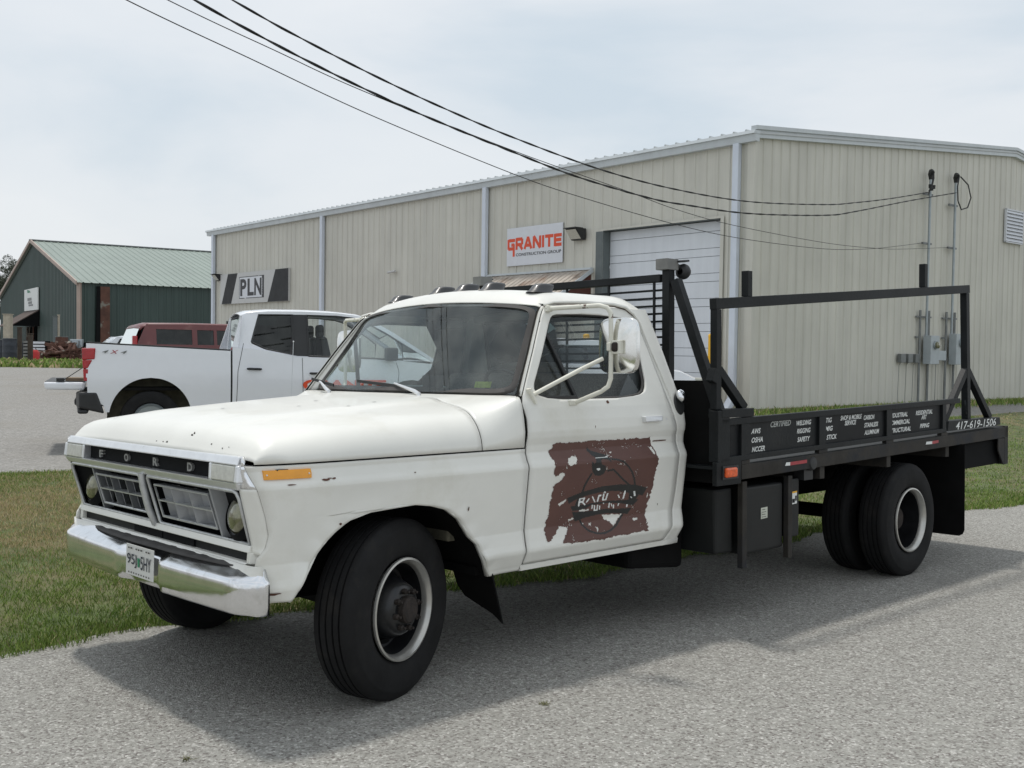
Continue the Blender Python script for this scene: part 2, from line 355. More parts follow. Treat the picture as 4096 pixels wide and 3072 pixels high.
def groundmat(name, base, dark, light, s1, s2, bs, bump, stain=(0.5, 0.75), staincol=(0.2, 0.19, 0.17), spk=0.5):
    m = bpy.data.materials.new(name); m.use_nodes = True; t = m.node_tree; n = t.nodes; l = t.links; p = n['Principled BSDF']
    p.inputs['Roughness'].default_value = 0.9; p.inputs['Specular IOR Level'].default_value = 0.25
    tc = n.new('ShaderNodeTexCoord')
    def noise(sc, det, rough=0.6):
        a = n.new('ShaderNodeTexNoise'); a.inputs['Scale'].default_value = sc; a.inputs['Detail'].default_value = det; a.inputs['Roughness'].default_value = rough
        l.new(tc.outputs['Object'], a.inputs['Vector']); return a
    def vor(sc):
        a = n.new('ShaderNodeTexVoronoi'); a.inputs['Scale'].default_value = sc; l.new(tc.outputs['Object'], a.inputs['Vector']); return a
    v = vor(s1); r = n.new('ShaderNodeValToRGB'); r.color_ramp.interpolation = 'LINEAR'
    sep = n.new('ShaderNodeSeparateColor'); l.new(v.outputs['Color'], sep.inputs[0])
    r.color_ramp.elements[0].color = (*dark, 1); r.color_ramp.elements[0].position = 0.0
    r.color_ramp.elements[1].color = (*light, 1); r.color_ramp.elements[1].position = 1.0
    e = r.color_ramp.elements.new(0.35); e.color = (*base, 1); e = r.color_ramp.elements.new(0.8); e.color = (*base, 1)
    l.new(sep.outputs[0], r.inputs[0])
    a = noise(s2, 8, 0.75)
    mr = n.new('ShaderNodeMapRange'); mr.inputs[1].default_value = .25; mr.inputs[2].default_value = .75; mr.inputs[3].default_value = 1 - spk * .5; mr.inputs[4].default_value = 1 + spk * .5
    l.new(a.outputs['Fac'], mr.inputs[0])
    mm = n.new('ShaderNodeMix'); mm.data_type = 'RGBA'; mm.blend_type = 'MULTIPLY'; mm.inputs[0].default_value = 1
    l.new(r.outputs[0], mm.inputs[6]); l.new(mr.outputs[0], mm.inputs[7])
    b = noise(0.45, 6, 0.6); sr = n.new('ShaderNodeMapRange'); sr.inputs[1].default_value = stain[0]; sr.inputs[2].default_value = stain[1]; sr.inputs[4].default_value = 0.6
    l.new(b.outputs['Fac'], sr.inputs[0])
    m2 = n.new('ShaderNodeMix'); m2.data_type = 'RGBA'; m2.inputs[7].default_value = (*staincol, 1)
    l.new(sr.outputs[0], m2.inputs[0]); l.new(mm.outputs[2], m2.inputs[6]); l.new(m2.outputs[2], p.inputs['Base Color'])
    bv = vor(bs); bm = n.new('ShaderNodeBump'); bm.inputs['Strength'].default_value = bump; bm.inputs['Distance'].default_value = 0.006
    inv = n.new('ShaderNodeMath'); inv.operation = 'SUBTRACT'; inv.inputs[0].default_value = 1; l.new(bv.outputs['Distance'], inv.inputs[1])
    l.new(inv.outputs[0], bm.inputs['Height']); l.new(bm.outputs[0], p.inputs['Normal'])
    return m
M['gravel'] = groundmat('pale_gravel_lot', (0.27, 0.262, 0.245), (0.18, 0.172, 0.16), (0.37, 0.36, 0.34), 45, 12, 60, 0.4, (0.5, 0.8), (0.23, 0.215, 0.185))
M['chipseal'] = groundmat('chip_seal_road', (0.30, 0.295, 0.27), (0.15, 0.135, 0.125), (0.50, 0.49, 0.46), 105, 30, 120, 0.7, (0.55, 0.8), (0.20, 0.195, 0.18), 0.6)
struct(mk('ground', g, 'gravel', smooth=60, recalc=False))
# road sheet: camera side of the grass edge, with a ragged low lip
def wob(u): return 0.05 * math.sin(u * 3.1) + 0.035 * math.sin(u * 7.7 + 1) + 0.02 * math.sin(u * 19 + 2)
g = G(); us = nonuni(-60, 70, 2, 0.12, 1.06); rows = []
for u in us:
    r = []
    for k, dv in enumerate([0, 0.02, 0.25, 0.6, 1.0, 1.6, 2.4, 3.4, 5, 7, 10, 14]):
        x, y = xy(u, edge(u) + wob(u) + dv); r.append((x, y, hz(x, y) + (-0.008 if k == 0 else 0.0)))
    rows.append(r)
g.grid(rows); struct(mk('road', g, 'chipseal', smooth=60, recalc=False))
# verge soil under the grass
M['soil'] = mat('verge_soil', (0.085, 0.11, 0.04), rough=1.0, var=0.4, vscale=5, col2=(0.16, 0.135, 0.07), c2scale=0.9, c2pos=(0.45, 0.65), bump=0.5, bscale=30)
g = G(); rows = []
for u in nonuni(-60, 60, 2, 0.3, 1.08):
    a, b = edge(u) + 0.1, ip(u, FAR_U, FAR_V); r = []
    for k in range(13):
        v = a + (b - a) * k / 12; x, y = xy(u, v); r.append((x, y, hz(x, y) - 0.006 if k in (0,) else hz(x, y) - 0.004))
    rows.append(r)
g.grid(rows); struct(mk('verge', g, 'soil', smooth=60, recalc=False))

# grass blades
def blades(name, pts, hmin, hmax, wmin, label, dryfn):
    n = len(pts); P = np.array(pts)
    hgt = rng.uniform(hmin, hmax, n) * (0.7 + 0.6 * rng.random(n)); wd = wmin * (0.7 + 0.8 * rng.random(n)) * (1 + P[:, 3])
    an = rng.uniform(0, 2 * PI, n); lean = rng.uniform(0.1, 0.75, n) * hgt; la = rng.uniform(0, 2 * PI, n)
    dx, dy = np.cos(an) * wd / 2, np.sin(an) * wd / 2; lx, ly = np.cos(la) * lean, np.sin(la) * lean
    A = np.stack([P[:, 0] - dx, P[:, 1] - dy, P[:, 2]], 1); B = np.stack([P[:, 0] + dx, P[:, 1] + dy, P[:, 2]], 1)
    C = np.stack([P[:, 0] + lx * .4 + dx * .7, P[:, 1] + ly * .4 + dy * .7, P[:, 2] + hgt * .6], 1)
    D = np.stack([P[:, 0] + lx, P[:, 1] + ly, P[:, 2] + hgt], 1)
    V = np.stack([A, B, C, D], 1).reshape(-1, 3)
    idx = np.arange(n)[:, None] * 4
    Fc = np.concatenate([idx + np.array([[0, 1, 2]]), idx + np.array([[0, 2, 3]])], 1).reshape(-1, 3)
    me = bpy.data.meshes.new(name); me.vertices.add(len(V)); me.vertices.foreach_set('co', V.ravel())
    me.loops.add(Fc.size); me.loops.foreach_set('vertex_index', Fc.ravel()); me.polygons.add(len(Fc))
    me.polygons.foreach_set('loop_start', np.arange(0, Fc.size, 3)); me.update(); me.validate()
    at = me.color_attributes.new('tint', 'FLOAT_COLOR', 'POINT')
    dry = dryfn(P); rnd = rng.random(n); isdry = (rnd < dry).astype(float); g0 = rng.uniform(0.6, 1.35, n)
    col = np.stack([isdry, g0, rng.random(n), np.ones(n)], 1)
    at.data.foreach_set('color', np.repeat(col, 4, 0).ravel().astype(np.float32))
    me.materials.append(M['grass']); o = bpy.data.objects.new(name, me); COL.objects.link(o)
    o['kind'] = 'stuff'; tag(o, label, 'grass'); return o
def grassmat():
    m = bpy.data.materials.new('grass_blade'); m.use_nodes = True; t = m.node_tree; n = t.nodes; l = t.links; p = n['Principled BSDF']
    p.inputs['Roughness'].default_value = 0.6; p.inputs['Specular IOR Level'].default_value = 0.3
    a = n.new('ShaderNodeVertexColor'); a.layer_name = 'tint'; s = n.new('ShaderNodeSeparateColor'); l.new(a.outputs[0], s.inputs[0])
    c1 = n.new('ShaderNodeMix'); c1.data_type = 'RGBA'; c1.inputs[6].default_value = (0.115, 0.205, 0.032, 1); c1.inputs[7].default_value = (0.27, 0.34, 0.085, 1)
    l.new(s.outputs[2], c1.inputs[0])
    c2 = n.new('ShaderNodeMix'); c2.data_type = 'RGBA'; c2.inputs[7].default_value = (0.50, 0.40, 0.23, 1)
    l.new(s.outputs[0], c2.inputs[0]); l.new(c1.outputs[2], c2.inputs[6])
    c3 = n.new('ShaderNodeMix'); c3.data_type = 'RGBA'; c3.blend_type = 'MULTIPLY'; c3.inputs[0].default_value = 1
    l.new(c2.outputs[2], c3.inputs[6]); l.new(s.outputs[1], c3.inputs[7]); l.new(c3.outputs[2], p.inputs['Base Color'])
    return m
M['grass'] = grassmat()
def vn(x, y, sc, seed):
    """cheap value noise, vectorised"""
    x = x * sc + seed * 17.3; y = y * sc + seed * 5.1
    xi, yi = np.floor(x), np.floor(y); fx, fy = x - xi, y - yi; fx = fx * fx * (3 - 2 * fx); fy = fy * fy * (3 - 2 * fy)
    h = lambda a, b: np.modf(np.abs(np.sin(a * 127.1 + b * 311.7) * 43758.5453))[0]
    return (h(xi, yi) * (1 - fx) + h(xi + 1, yi) * fx) * (1 - fy) + (h(xi, yi + 1) * (1 - fx) + h(xi + 1, yi + 1) * fx) * fy
def sample(ulo, uhi, dens, extra=None, vfar=None, vedge=0.0):
    """blade positions in the verge, u range in truck frame"""
    out = []
    n = int(dens * (uhi - ulo) * 8.0)
    U = rng.uniform(ulo, uhi, n); T_ = rng.random(n)
    a = np.interp(U, EDGE_U, EDGE_V) + 0.05 * np.sin(U * 3.1) + 0.035 * np.sin(U * 7.7 + 1) + 0.02 * np.sin(U * 19 + 2) + vedge; b = np.interp(U, FAR_U, FAR_V)
    keep = T_ * 8.0 < (a - b); Vv = a - T_ * 8.0
    U, Vv = U[keep], Vv[keep]
    X = TO[0] + U * 0.7295 + Vv * 0.6839; Y = TO[1] + U * 0.6840 - Vv * 0.7292
    cl = vn(X, Y, 7.0, 3); k2 = rng.random(len(X)) < (0.25 + 0.95 * cl)
    X, Y, U, Vv = X[k2], Y[k2], U[k2], Vv[k2]
    # only what the photo could see, with a margin
    ang = np.degrees(np.arctan2(X, Y)); k3 = (np.abs(ang) < 31) & (Y > 2)
    X, Y = X[k3], Y[k3]
    return [(x, y, hz(x, y) - 0.006) for x, y in zip(X, Y)]
def dry(P):
    x, y = P[:, 0], P[:, 1]; d = np.hypot(x, y)
    a = vn(x, y, 0.8, 1) * 0.6 + vn(x, y, 2.3, 2) * 0.4
    u = (x - TO[0]) * 0.7295 + (y - TO[1]) * 0.684; v = (x - TO[0]) * 0.6839 - (y - TO[1]) * 0.7292
    band = np.clip((-v - 2.6) / 1.6, 0, 1) * np.clip((8.2 + v) / 0.7, 0, 1) * np.where(u < 6, 1.0, 0.75)
    return np.clip(0.06 + 0.80 * band * (0.35 + a) + 0.35 * (a - 0.6), 0.02, 0.8)
pts = []
for ulo, uhi, dens, w in ((-4.5, 1.5, 7600, 0.0), (1.5, 5, 5200, 0.25), (5, 10, 2800, 0.7), (10, 17, 800, 1.7), (17, 24, 160, 3.2)):
    pts += [(x, y, z, w) for x, y, z in sample(ulo, uhi, dens)]
blades('grass', pts, 0.016, 0.040, 0.0034, 'mown grass verge between the road and the gravel lot, green with dry patches', dry)
# lusher fringe along the road edge
pts = []
for k in range(16000):
    u = random.uniform(-4, 10); v = edge(u) + wob(u) + 0.09 - abs(random.gauss(0, 0.16)); x, y = xy(u, v); pts.append((x, y, hz(x, y) - 0.006, 0.1 if u < 3 else 0.6))
for k in range(9000):                                    # strip at the far edge beside the lot
    u = random.uniform(-5, 20); v = ip(u, FAR_U, FAR_V) + 0.1 + abs(random.gauss(0, 0.22)); x, y = xy(u, v); pts.append((x, y, hz(x, y) - 0.006, 1.0))
o = blades('grass_fringe', pts, 0.025, 0.06, 0.0038, 'taller darker grass fringe along the edges of the verge', lambda P: np.full(len(P), 0.05))
# ------------------------------------------------------------------ flatbed truck (X rearward, Y left, Z up)
FLIP = True
truck = bpy.data.objects.new('flatbed_truck', None); COL.objects.link(truck)
truck.matrix_world = Matrix(((TM[0][0], -TM[1][0], TM[2][0], TO[0]), (TM[0][1], -TM[1][1], TM[2][1], TO[1]), (TM[0][2], -TM[1][2], TM[2][2], TO[2]), (0, 0, 0, 1)))
tag(truck, 'old cream white truck with black steel flatbed, chrome bumper and peeling brown door decal', 'flatbed truck')
ZT = [.44, .46, .49, .50, .53, .558, .572, .60, .66, .75, .85, .93, .958, .972, .99, 1.03, 1.07, 1.10, 1.13, 1.18, 1.24, 1.28, 1.30, 1.53, 1.76, 1.9]
YT = [.925, .940, .952, .958, .973, .987, .987, .980, .970, .980, .993, 1.002, 1.006, 1.003, .993, .979, .982, .992, .995, .990, .975, .962, .955, .875, .785, .74]
def SY(x, z):
    y = ip(z, ZT, YT)
    if x < -0.35: y -= 0.055 * ((-0.35 - x) / 0.33) ** 2.2
    return y
def zlist(a, b, d=0.012):
    base = [z for z in ZT if a < z < b]; n = max(2, int((b - a) / d))
    return sorted(set([a + (b - a) * i / n for i in range(n + 1)] + base))
def fan(zs, stations, ns, sgn):
    g = G(); rows = []
    for z in zs:
        xs = []; st = [f(z) for f in stations]
        for i, k in enumerate(ns): xs += [st[i] + (st[i + 1] - st[i]) * j / k for j in range(k)]
        xs.append(st[-1]); rows.append([(x, sgn * SY(x, z), z) for x in xs])
    return g.grid(rows)
def sheet(name, zs, xl, xr, n, parent, m='white', sgn=1, off=0.0, fy=None, solid=0.006, smooth=38):
    g = G(); rows = []
    for z in zs:
        a, b = xl(z), xr(z)
        rows.append([(a + (b - a) * k / n, sgn * ((fy or SY)(a + (b - a) * k / n, z) + off), z) for k in range(n + 1)])
    g.grid(rows); return g if name is None else mk(name, g, m, parent, smooth=smooth, solid=solid)
def merge(gs):
    g = G()
    for q in gs: g.add(q.v, q.f)
    return g
# --- fenders
AFz = [.505, .60, .696, .762, .809, .836, .846]; AFx = [-.538, -.483, -.427, -.363, -.29, -.178, .05]
ARz = [.466, .549, .629, .669, .758, .809, .833, .846]; ARx = [.515, .46, .423, .377, .306, .227, .14, .05]
XLz = [.50, .60, .66, .69, .70, .726, .777, .849, .921, .98, 1.052]; XLx = [-.655, -.665, -.67, -.665, -.655, -.636, -.626, -.642, -.664, -.685, -.712]
XL = lambda z: ip(z, XLz, XLx)
def arch_d(x, z):
    d = 9
    for zz, xx in zip(AFz + ARz, AFx + ARx): d = min(d, math.hypot(x - xx, z - zz))
    return d
def SYF(x, z):
    y = SY(x, z); d = arch_d(x, z); return y + 0.014 * math.exp(-(d / 0.05) ** 2)
def fender(sgn):
    g1 = sheet(None, zlist(.512, .846, .009), XL, lambda z: ip(z, AFz, AFx), 14, None, sgn=sgn, fy=SYF)
    g2 = sheet(None, zlist(.468, .846, .009), lambda z: ip(z, ARz, ARx), lambda z: .722, 14, None, sgn=sgn, fy=SYF)
    g3 = sheet(None, zlist(.846, 1.050, .009), XL, lambda z: .05, 14, None, sgn=sgn, fy=SYF); g4 = sheet(None, zlist(.846, 1.050, .009), lambda z: .05, lambda z: .722, 14, None, sgn=sgn, fy=SYF)
    f = mk('fender', merge([g1, g2, g3, g4]), 'white', truck, smooth=38, solid=0.008, weld=True)
    g = G()                                            # turned-in arch lip
    pth = [(x, z) for z, x in zip(AFz[:-1], AFx[:-1])] + [(x, z) for z, x in list(zip(ARz, ARx))[::-1]]
    g.grid([[(x, sgn * (SYF(x, z) - .002), z), (x, sgn * (SYF(x, z) - .028), z)] for x, z in pth])
    mk('arch_lip', g, 'white', f, smooth=60, solid=0.004)
    # corner between fender edge and grille frame
    g = G(); rows = []
    for i in range(29):
        z = .700 + (1.05 - .700) * i / 28
        A = Vector((XL(z), SYF(XL(z), z) - .002, z)); bz = z
        B = Vector((ip(z, [.70, .73, .955, 1.05], [-.655, -.652, -.714, -.722]), ip(z, [.70, .73, .96, .99, 1.05], [.862, .862, .880, .895, .905]), z))
        Cc = Vector((B.x + .006 + .25 * (A.x - B.x), A.y - .006, z)); r = []
        for k in range(9):
            t = k / 8; p = A * (1 - t) ** 2 + Cc * 2 * t * (1 - t) + B * t * t; r.append((p.x, sgn * p.y, p.z))
        rows.append(r)
    kk = 21
    mk('headlight_surround', g.grid(rows[:kk + 1]), 'white', f, smooth=60, solid=0.004); mk('bright_corner', G().grid(rows[kk:]), 'chrome', f, smooth=60, solid=0.004)
    cr = []
    for k in range(9):
        p = rows[-1][k]; t = k / 8; cr.append([p, (p[0] + .004, p[1] - sgn * .004, 1.062 + .014 * t), (p[0] + .014, p[1] - sgn * .016, 1.066 + .020 * t), (p[0] + .04, p[1] - sgn * .04, 1.066 + .018 * t)])
    mk('bright_corner_cap', G().grid(cr), 'chrome', f, smooth=70, solid=.003)
    return f
fL = fender(1); fR = fender(-1)
# wheel wells and dark bay
g = G()
for s in (1, -1):
    pth = [(x - .012, z + .012) for z, x in zip(AFz[:-1], AFx[:-1])] + [(x + .012, z + .012) for z, x in list(zip(ARz, ARx))[::-1]]
    g.grid([[(x, s * .965, z), (x, s * .56, z)] for x, z in pth])
    g.box(-.62, .56, s * .55, s * .56, .42, .98)
g.box(-.50, .60, -.54, .54, .46, .98); g.box(.50, 1.9, -.88, .88, .46, .50); g.box(-.66, .70, -.92, .92, .985, 1.0)
g.box(.60, .70, -.93, .93, .50, 1.02)
mk('underbody', g, 'under', truck)
g = G(); g.box(.40, .50, .60, .80, .62, .80); mk('mud_caked_bracket', g, 'wellbrown', truck, bevel=.01)
g = G()
for s in (1, -1):
    g.box(-.60, 5.8, s * .38, s * .45, .52, .70)
mk('chassis_rail', g, 'under', truck)

# --- hood
Cx = [-.712, -.70, -.685, -.66, -.62, -.57, -.4, 0, .45, .75]; Cz = [1.078, 1.098, 1.125, 1.158, 1.183, 1.196, 1.220, 1.252, 1.283, 1.296]
secY = [.986, .984, .978, .966, .950, .930, .905, .87, .82, .76, .69, .62, .585, .56, .535, .50, .40, .25, .1, 0]
secS = [0, .10, .22, .36, .48, .585, .67, .74, .795, .84, .875, .905, .925, .955, .98, .992, 1.0, 1.005, 1.008, 1.01]
def hoodP(u, k, sgn, x0=-.712, x1=None):
    yy, ss = secY[k], secS[k]
    xr = (.445 + .14 * max(0, 1 - (yy / .92) ** 2)) if x1 is None else x1
    x = x0 + .030 * (yy / .986) ** 7 + (xr - x0 - .030 * (yy / .986) ** 7) * u
    c = ip(x - .03 * (yy / .986) ** 7 * (1 - min(1, (x + .7) / .3)), Cx, Cz)
    ysc = 1 - .052 * max(0, min(1, (-.35 - x) / .33)) ** 2.2
    blend = min(1, max(0, (x + .70) / .16)) if x < -.54 else 1
    sec = ss * blend + (1 - blend) * (0.35 + .65 * ss if ss > 0 else 0)
    return (x, sgn * yy * ysc, 1.057 + (c - 1.057) * sec)
us = [0, .01, .02, .03, .045, .06, .08, .1, .125, .16] + [.2 + .8 * i / 24 for i in range(25)]
rows = [[hoodP(u, k, 1) for k in range(len(secY))] + [hoodP(u, k, -1) for k in range(len(secY) - 2, -1, -1)] for u in us]
hood = mk('hood', G().grid(rows), 'white', truck, smooth=40, solid=0.006)
# raised paint chips on the hood nose
g = G()
for (x, y, r) in ((-.70, .10, .010), (-.70, .17, .008), (-.70, .205, .012), (-.675, .395, .013), (-.668, .402, .009), (-.69, .60, .005), (-.69, .74, .004), (-.695, .70, .005), (-.3, -.1, .012), (-.1, .25, .010), (.1, .05, .014), (.2, .45, .012), (.02, .5, .008)):
    c = [hoodP(0, 0, 1)]
    zc = None
    # height on hood by nearest section
    k = min(range(len(secY)), key=lambda q: abs(secY[q] - abs(y)))
    u = (x + .712) / (.5 + .712); px, py, pz = hoodP(max(0, u), k, 1 if y >= 0 else -1)
    sl = 1 if x < -.6 else 0
    n = 9; ring = []
    for i in range(n):
        a = 2 * PI * i / n; rr = r * random.uniform(.5, 1.2)
        dxx, dyy = math.cos(a) * rr * (.25 if sl else 1.2), math.sin(a) * rr
        ring.append((px + dxx, y + dyy, pz + .006 + (dxx * 2.6 if sl else 0)))
    g.add(ring, [tuple(range(n))])
mk('rust_chip', g, M['rustdark'], hood, recalc=False)
# cowl between hood and windscreen
secBx = [.716] * 8 + [.722, .728, .715, .70, .693, .688, .685, .68, .665, .65, .645, .645]
secBy = [.984, .990, .982, .973, .966, .958, .950, .93, .88, .82, .74, .66, .62, .59, .56, .52, .41, .26, .1, 0]
secBz = [1.057, 1.13, 1.19, 1.235, 1.262, 1.282, 1.292, 1.298, 1.299, 1.299, 1.299, 1.299, 1.299, 1.299, 1.299, 1.299, 1.299, 1.299, 1.299, 1.299]
rows = []
for i in range(13):
    t = i / 12; r = []
    for s in (1, -1):
        q = []
        for k in range(20):
            a = hoodP(1, k, s); a = (a[0] + .007, a[1], a[2]); tt = t ** 1.3 if k < 8 else t
            q.append((a[0] + (secBx[k] - a[0]) * t, a[1] + (s * secBy[k] - a[1]) * tt, a[2] + (secBz[k] - a[2]) * (t ** 1.5 if k < 8 else t)))
        r += q if s == 1 else q[-2::-1]
    rows.append(r)
cowl = mk('cowl', G().grid(rows), 'white', truck, smooth=50, solid=0.005)
g = G(); g.box(.38, .60, -.9, .9, 1.03, 1.145); g.box(-.60, .72, -.965, .965, 1.0, 1.035); mk('hood_gap_backing', g, 'gap', truck)  # dark backing boxes under the hood and cowl gaps, painted as shade
# --- side marker
for s in (1, -1):
    ya, yb = SYF(-.650, 1.014), SYF(-.462, 1.014); yy = (ya + yb) / 2
    g = G(); st_ = [-.650 + .188 * i / 6 for i in range(7)]
    g.grid([[(x, s * (SYF(x, 1.014) - .01), .997), (x, s * (SYF(x, 1.0) + .012), .997), (x, s * (SYF(x, 1.014) + .016), 1.015), (x, s * (SYF(x, 1.03) + .014), 1.033), (x, s * (SYF(x, 1.014) - .01), 1.033)] for x in st_]); g.add([g.v[i] for i in range(5)], [tuple(range(5))]); g.add([g.v[30 + i] for i in range(5)], [tuple(range(5))])
    sm = mk('side_marker', g, 'amber', truck, smooth=25)

    g = G()
    for xx in (-.640, -.472): g.lathe([(0, .0035), (.0035, .003), (.004, 0)], (xx, s * (SYF(xx, 1.014) + .014), 1.015), (0, s, 0), 10)
    mk('screw', g, 'alu', sm)
# --- grille and lamps
def gx(z): return -.712 + (.955 - z) / .225 * .066
grl = mk('grille_shell', merge([
    G().hexa([(-.732, -.885, 1.052), (-.732, .885, 1.052), (-.69, .885, 1.052), (-.69, -.885, 1.052), (-.716, -.875, 1.086), (-.716, .875, 1.086), (-.69, .875, 1.086), (-.69, -.875, 1.086)]),
    G().hexa([(-.722, -.885, .955), (-.722, .885, .955), (-.66, .885, .955), (-.66, -.885, .955), (-.738, -.895, .985), (-.738, .895, .985), (-.66, .895, .985), (-.66, -.895, .985)]),
    G().hexa([(-.740, -.905, .984), (-.740, -.875, .984), (-.66, -.875, .984), (-.66, -.905, .984), (-.732, -.900, 1.053), (-.732, -.875, 1.053), (-.66, -.875, 1.053), (-.66, -.900, 1.053)]),
    G().hexa([(-.740, .875, .984), (-.740, .905, .984), (-.66, .905, .984), (-.66, .875, .984), (-.732, .875, 1.053), (-.732, .900, 1.053), (-.66, .900, 1.053), (-.66, .875, 1.053)]),
    G().hexa([(-.736, .660, .984), (-.736, .682, .984), (-.69, .682, .984), (-.69, .660, .984), (-.730, .655, 1.053), (-.730, .677, 1.053), (-.69, .677, 1.053), (-.69, .655, 1.053)]),
    G().hexa([(-.736, -.682, .984), (-.736, -.660, .984), (-.69, -.660, .984), (-.69, -.682, .984), (-.730, -.677, 1.053), (-.730, -.655, 1.053), (-.69, -.655, 1.053), (-.69, -.677, 1.053)])]),
    'alu', truck, bevel=.006)
g = G(); g.box(-.694, -.66, -.67, .67, .982, 1.055); mk('name_band', g, 'dark', grl)
for ch, y in (('F', -.500), ('O', -.205), ('R', .105), ('D', .440)):
    g = G(); add_text(g, ch, lambda a, b, d: (-.700 - d, y + a - .024, .998 + b), .036, .046, extrude=.006, bold=.03)
    mk('name_letter', g, 'letter', grl)
for s in (1, -1):
    g = G(); g.hexa([(-.738, s * .684, .986), (-.738, s * .873, .986), (-.69, s * .873, .986), (-.69, s * .684, .986), (-.730, s * .678, 1.051), (-.730, s * .873, 1.051), (-.69, s * .873, 1.051), (-.69, s * .678, 1.051)])
    ts = mk('turn_signal', g, 'lens', truck, bevel=.006)
# two openings: frame, dark back, egg-crate insert, lamp bucket
def fr(y, z, d=0.0): return (gx(z) + d, y, z)
for s in (1, -1):
    q = lambda y, z, d=0.0: fr(s * y, z, d)
    g = G(); Y0, Y1, Za, Zb = .040, .862, .732, .950
    corners = [(Y0, Zb - .012), (Y0 + .012, Zb), (Y1 - .03, Zb), (Y1 - .008, Zb - .008), (Y1, Zb - .03), (Y1 - .012, Za), (Y0 + .012, Za), (Y0, Za + .012)]
    g.tube([q(y, z, -.004) for y, z in corners + corners[:2]], .0085, 8)
    gf = mk('grille_frame', g, 'grille_hi', truck, smooth=50)
    g = G(); g.add([q(Y0, Za, .10), q(Y1, Za, .10), q(Y1, Zb, .10), q(Y0, Zb, .10)], [(0, 1, 2, 3)])
    for (a, b) in (((Y0, Za), (Y1, Za)), ((Y1, Za), (Y1, Zb)), ((Y1, Zb), (Y0, Zb)), ((Y0, Zb), (Y0, Za))):
        g.add([q(*a), q(*b), q(*b, .10), q(*a, .10)], [(0, 1, 2, 3)])
    mk('grille_backing', g, 'dark', gf, recalc=False)
    Yi0, Yi1, Zi0, Zi1 = .075, .585, .768, .912
    ins = G(); ins.tube([q(Yi0, Zi0, .004), q(Yi0, Zi1, .004), q(Yi1, Zi1, .004), q(Yi1 , Zi0, .004), q(Yi0, Zi0, .004)], .0055, 6)
    gi = mk('grille_insert', ins, 'grille_hi', truck, smooth=50)
    for y in (.24, .41):
        g = G(); g.hexa([q(y - .002, Zi0, .0), q(y + .002, Zi0, .0), q(y + .035, Zi0, .07), q(y + .031, Zi0, .07), q(y - .002, Zi1, .0), q(y + .002, Zi1, .0), q(y + .035, Zi1, .07), q(y + .031, Zi1, .07)])
        mk('grille_bar', g, 'grille', gi)
    g = G(); zc = .842
    g.hexa([q(Yi0, zc - .003), q(Yi1, zc - .003), q(Yi1, zc - .004, .05), q(Yi0, zc - .004, .05), q(Yi0, zc + .003), q(Yi1, zc + .003), q(Yi1, zc + .004, .05), q(Yi0, zc + .004, .05)]); mk('grille_bar', g, 'grille_hi', gi)
    g = G()                                              # recessed grey louvre plates with openings between them
    cuts = [(.08, .175), (.24, .34), (.41, .50), (.565, .585)]
    for a, b in cuts:
        for za, zb in ((Zi0, zc), (zc, Zi1)): g.add([q(a, za, .035), q(b, za, .075), q(b, zb, .075), q(a, zb, .035)], [(0, 1, 2, 3)])
    g.hexa([q(Yi0, Zi0 - .004), q(Yi1, Zi0 - .004), q(Yi1, Zi0, .09), q(Yi0, Zi0, .09), q(Yi0, Zi0 - .002), q(Yi1, Zi0 - .002), q(Yi1, Zi0 + .002, .09), q(Yi0, Zi0 + .002, .09)])
    g.hexa([q(Yi0, Zi1 - .002), q(Yi1, Zi1 - .002), q(Yi1, Zi1, .05), q(Yi0, Zi1, .05), q(Yi0, Zi1 + .002), q(Yi1, Zi1 + .002), q(Yi1, Zi1 + .003, .05), q(Yi0, Zi1 + .003, .05)])
    mk('grille_louvre', g, 'grille', gi, solid=.003)
    g = G(); g.hexa([q(.605, Za), q(.617, Za), q(.640, Za, .09), q(.630, Za, .09), q(.605, Zb), q(.617, Zb), q(.640, Zb, .09), q(.630, Zb, .09)]); mk('bezel_edge', g, 'grille', gi, bevel=.003)
    # lamp bucket and lamp
    g = G(); c = q(.745, .842, .045); g.lathe([(.112, -.012), (.105, .0), (.092, .012), (.086, .02)], c, (-1, 0, .25), 32)
    g.add([q(.62, Za, .06), q(Y1, Za, .02), q(Y1, Zb, .02), q(.62, Zb, .06)], [(0, 1, 2, 3)])
    hb = mk('headlight', g, 'dark', truck, smooth=40)
    g = G(); g.lathe([(0, .040), (.03, .037), (.06, .028), (.078, .014), (.084, .0), (.086, -.01)], c, (-1, 0, .25), 36); mk('headlamp_lens', g, 'lamp', hb, smooth=60)
    g = G(); g.lathe([(.084, .002), (.092, .006), (.096, 0), (.09, -.006)], c, (-1, 0, .25), 36); mk('headlamp_ring', g, 'lampblk', hb, smooth=60)
# centre divider
g = G(); g.tube([(gx(.955) - .010, 0, .958), (gx(.90) - .018, 0, .90), (gx(.80) - .022, 0, .80), (gx(.725) - .012, 0, .724)], .017, 10); mk('grille_divider', g, 'grille_hi', truck, smooth=60)
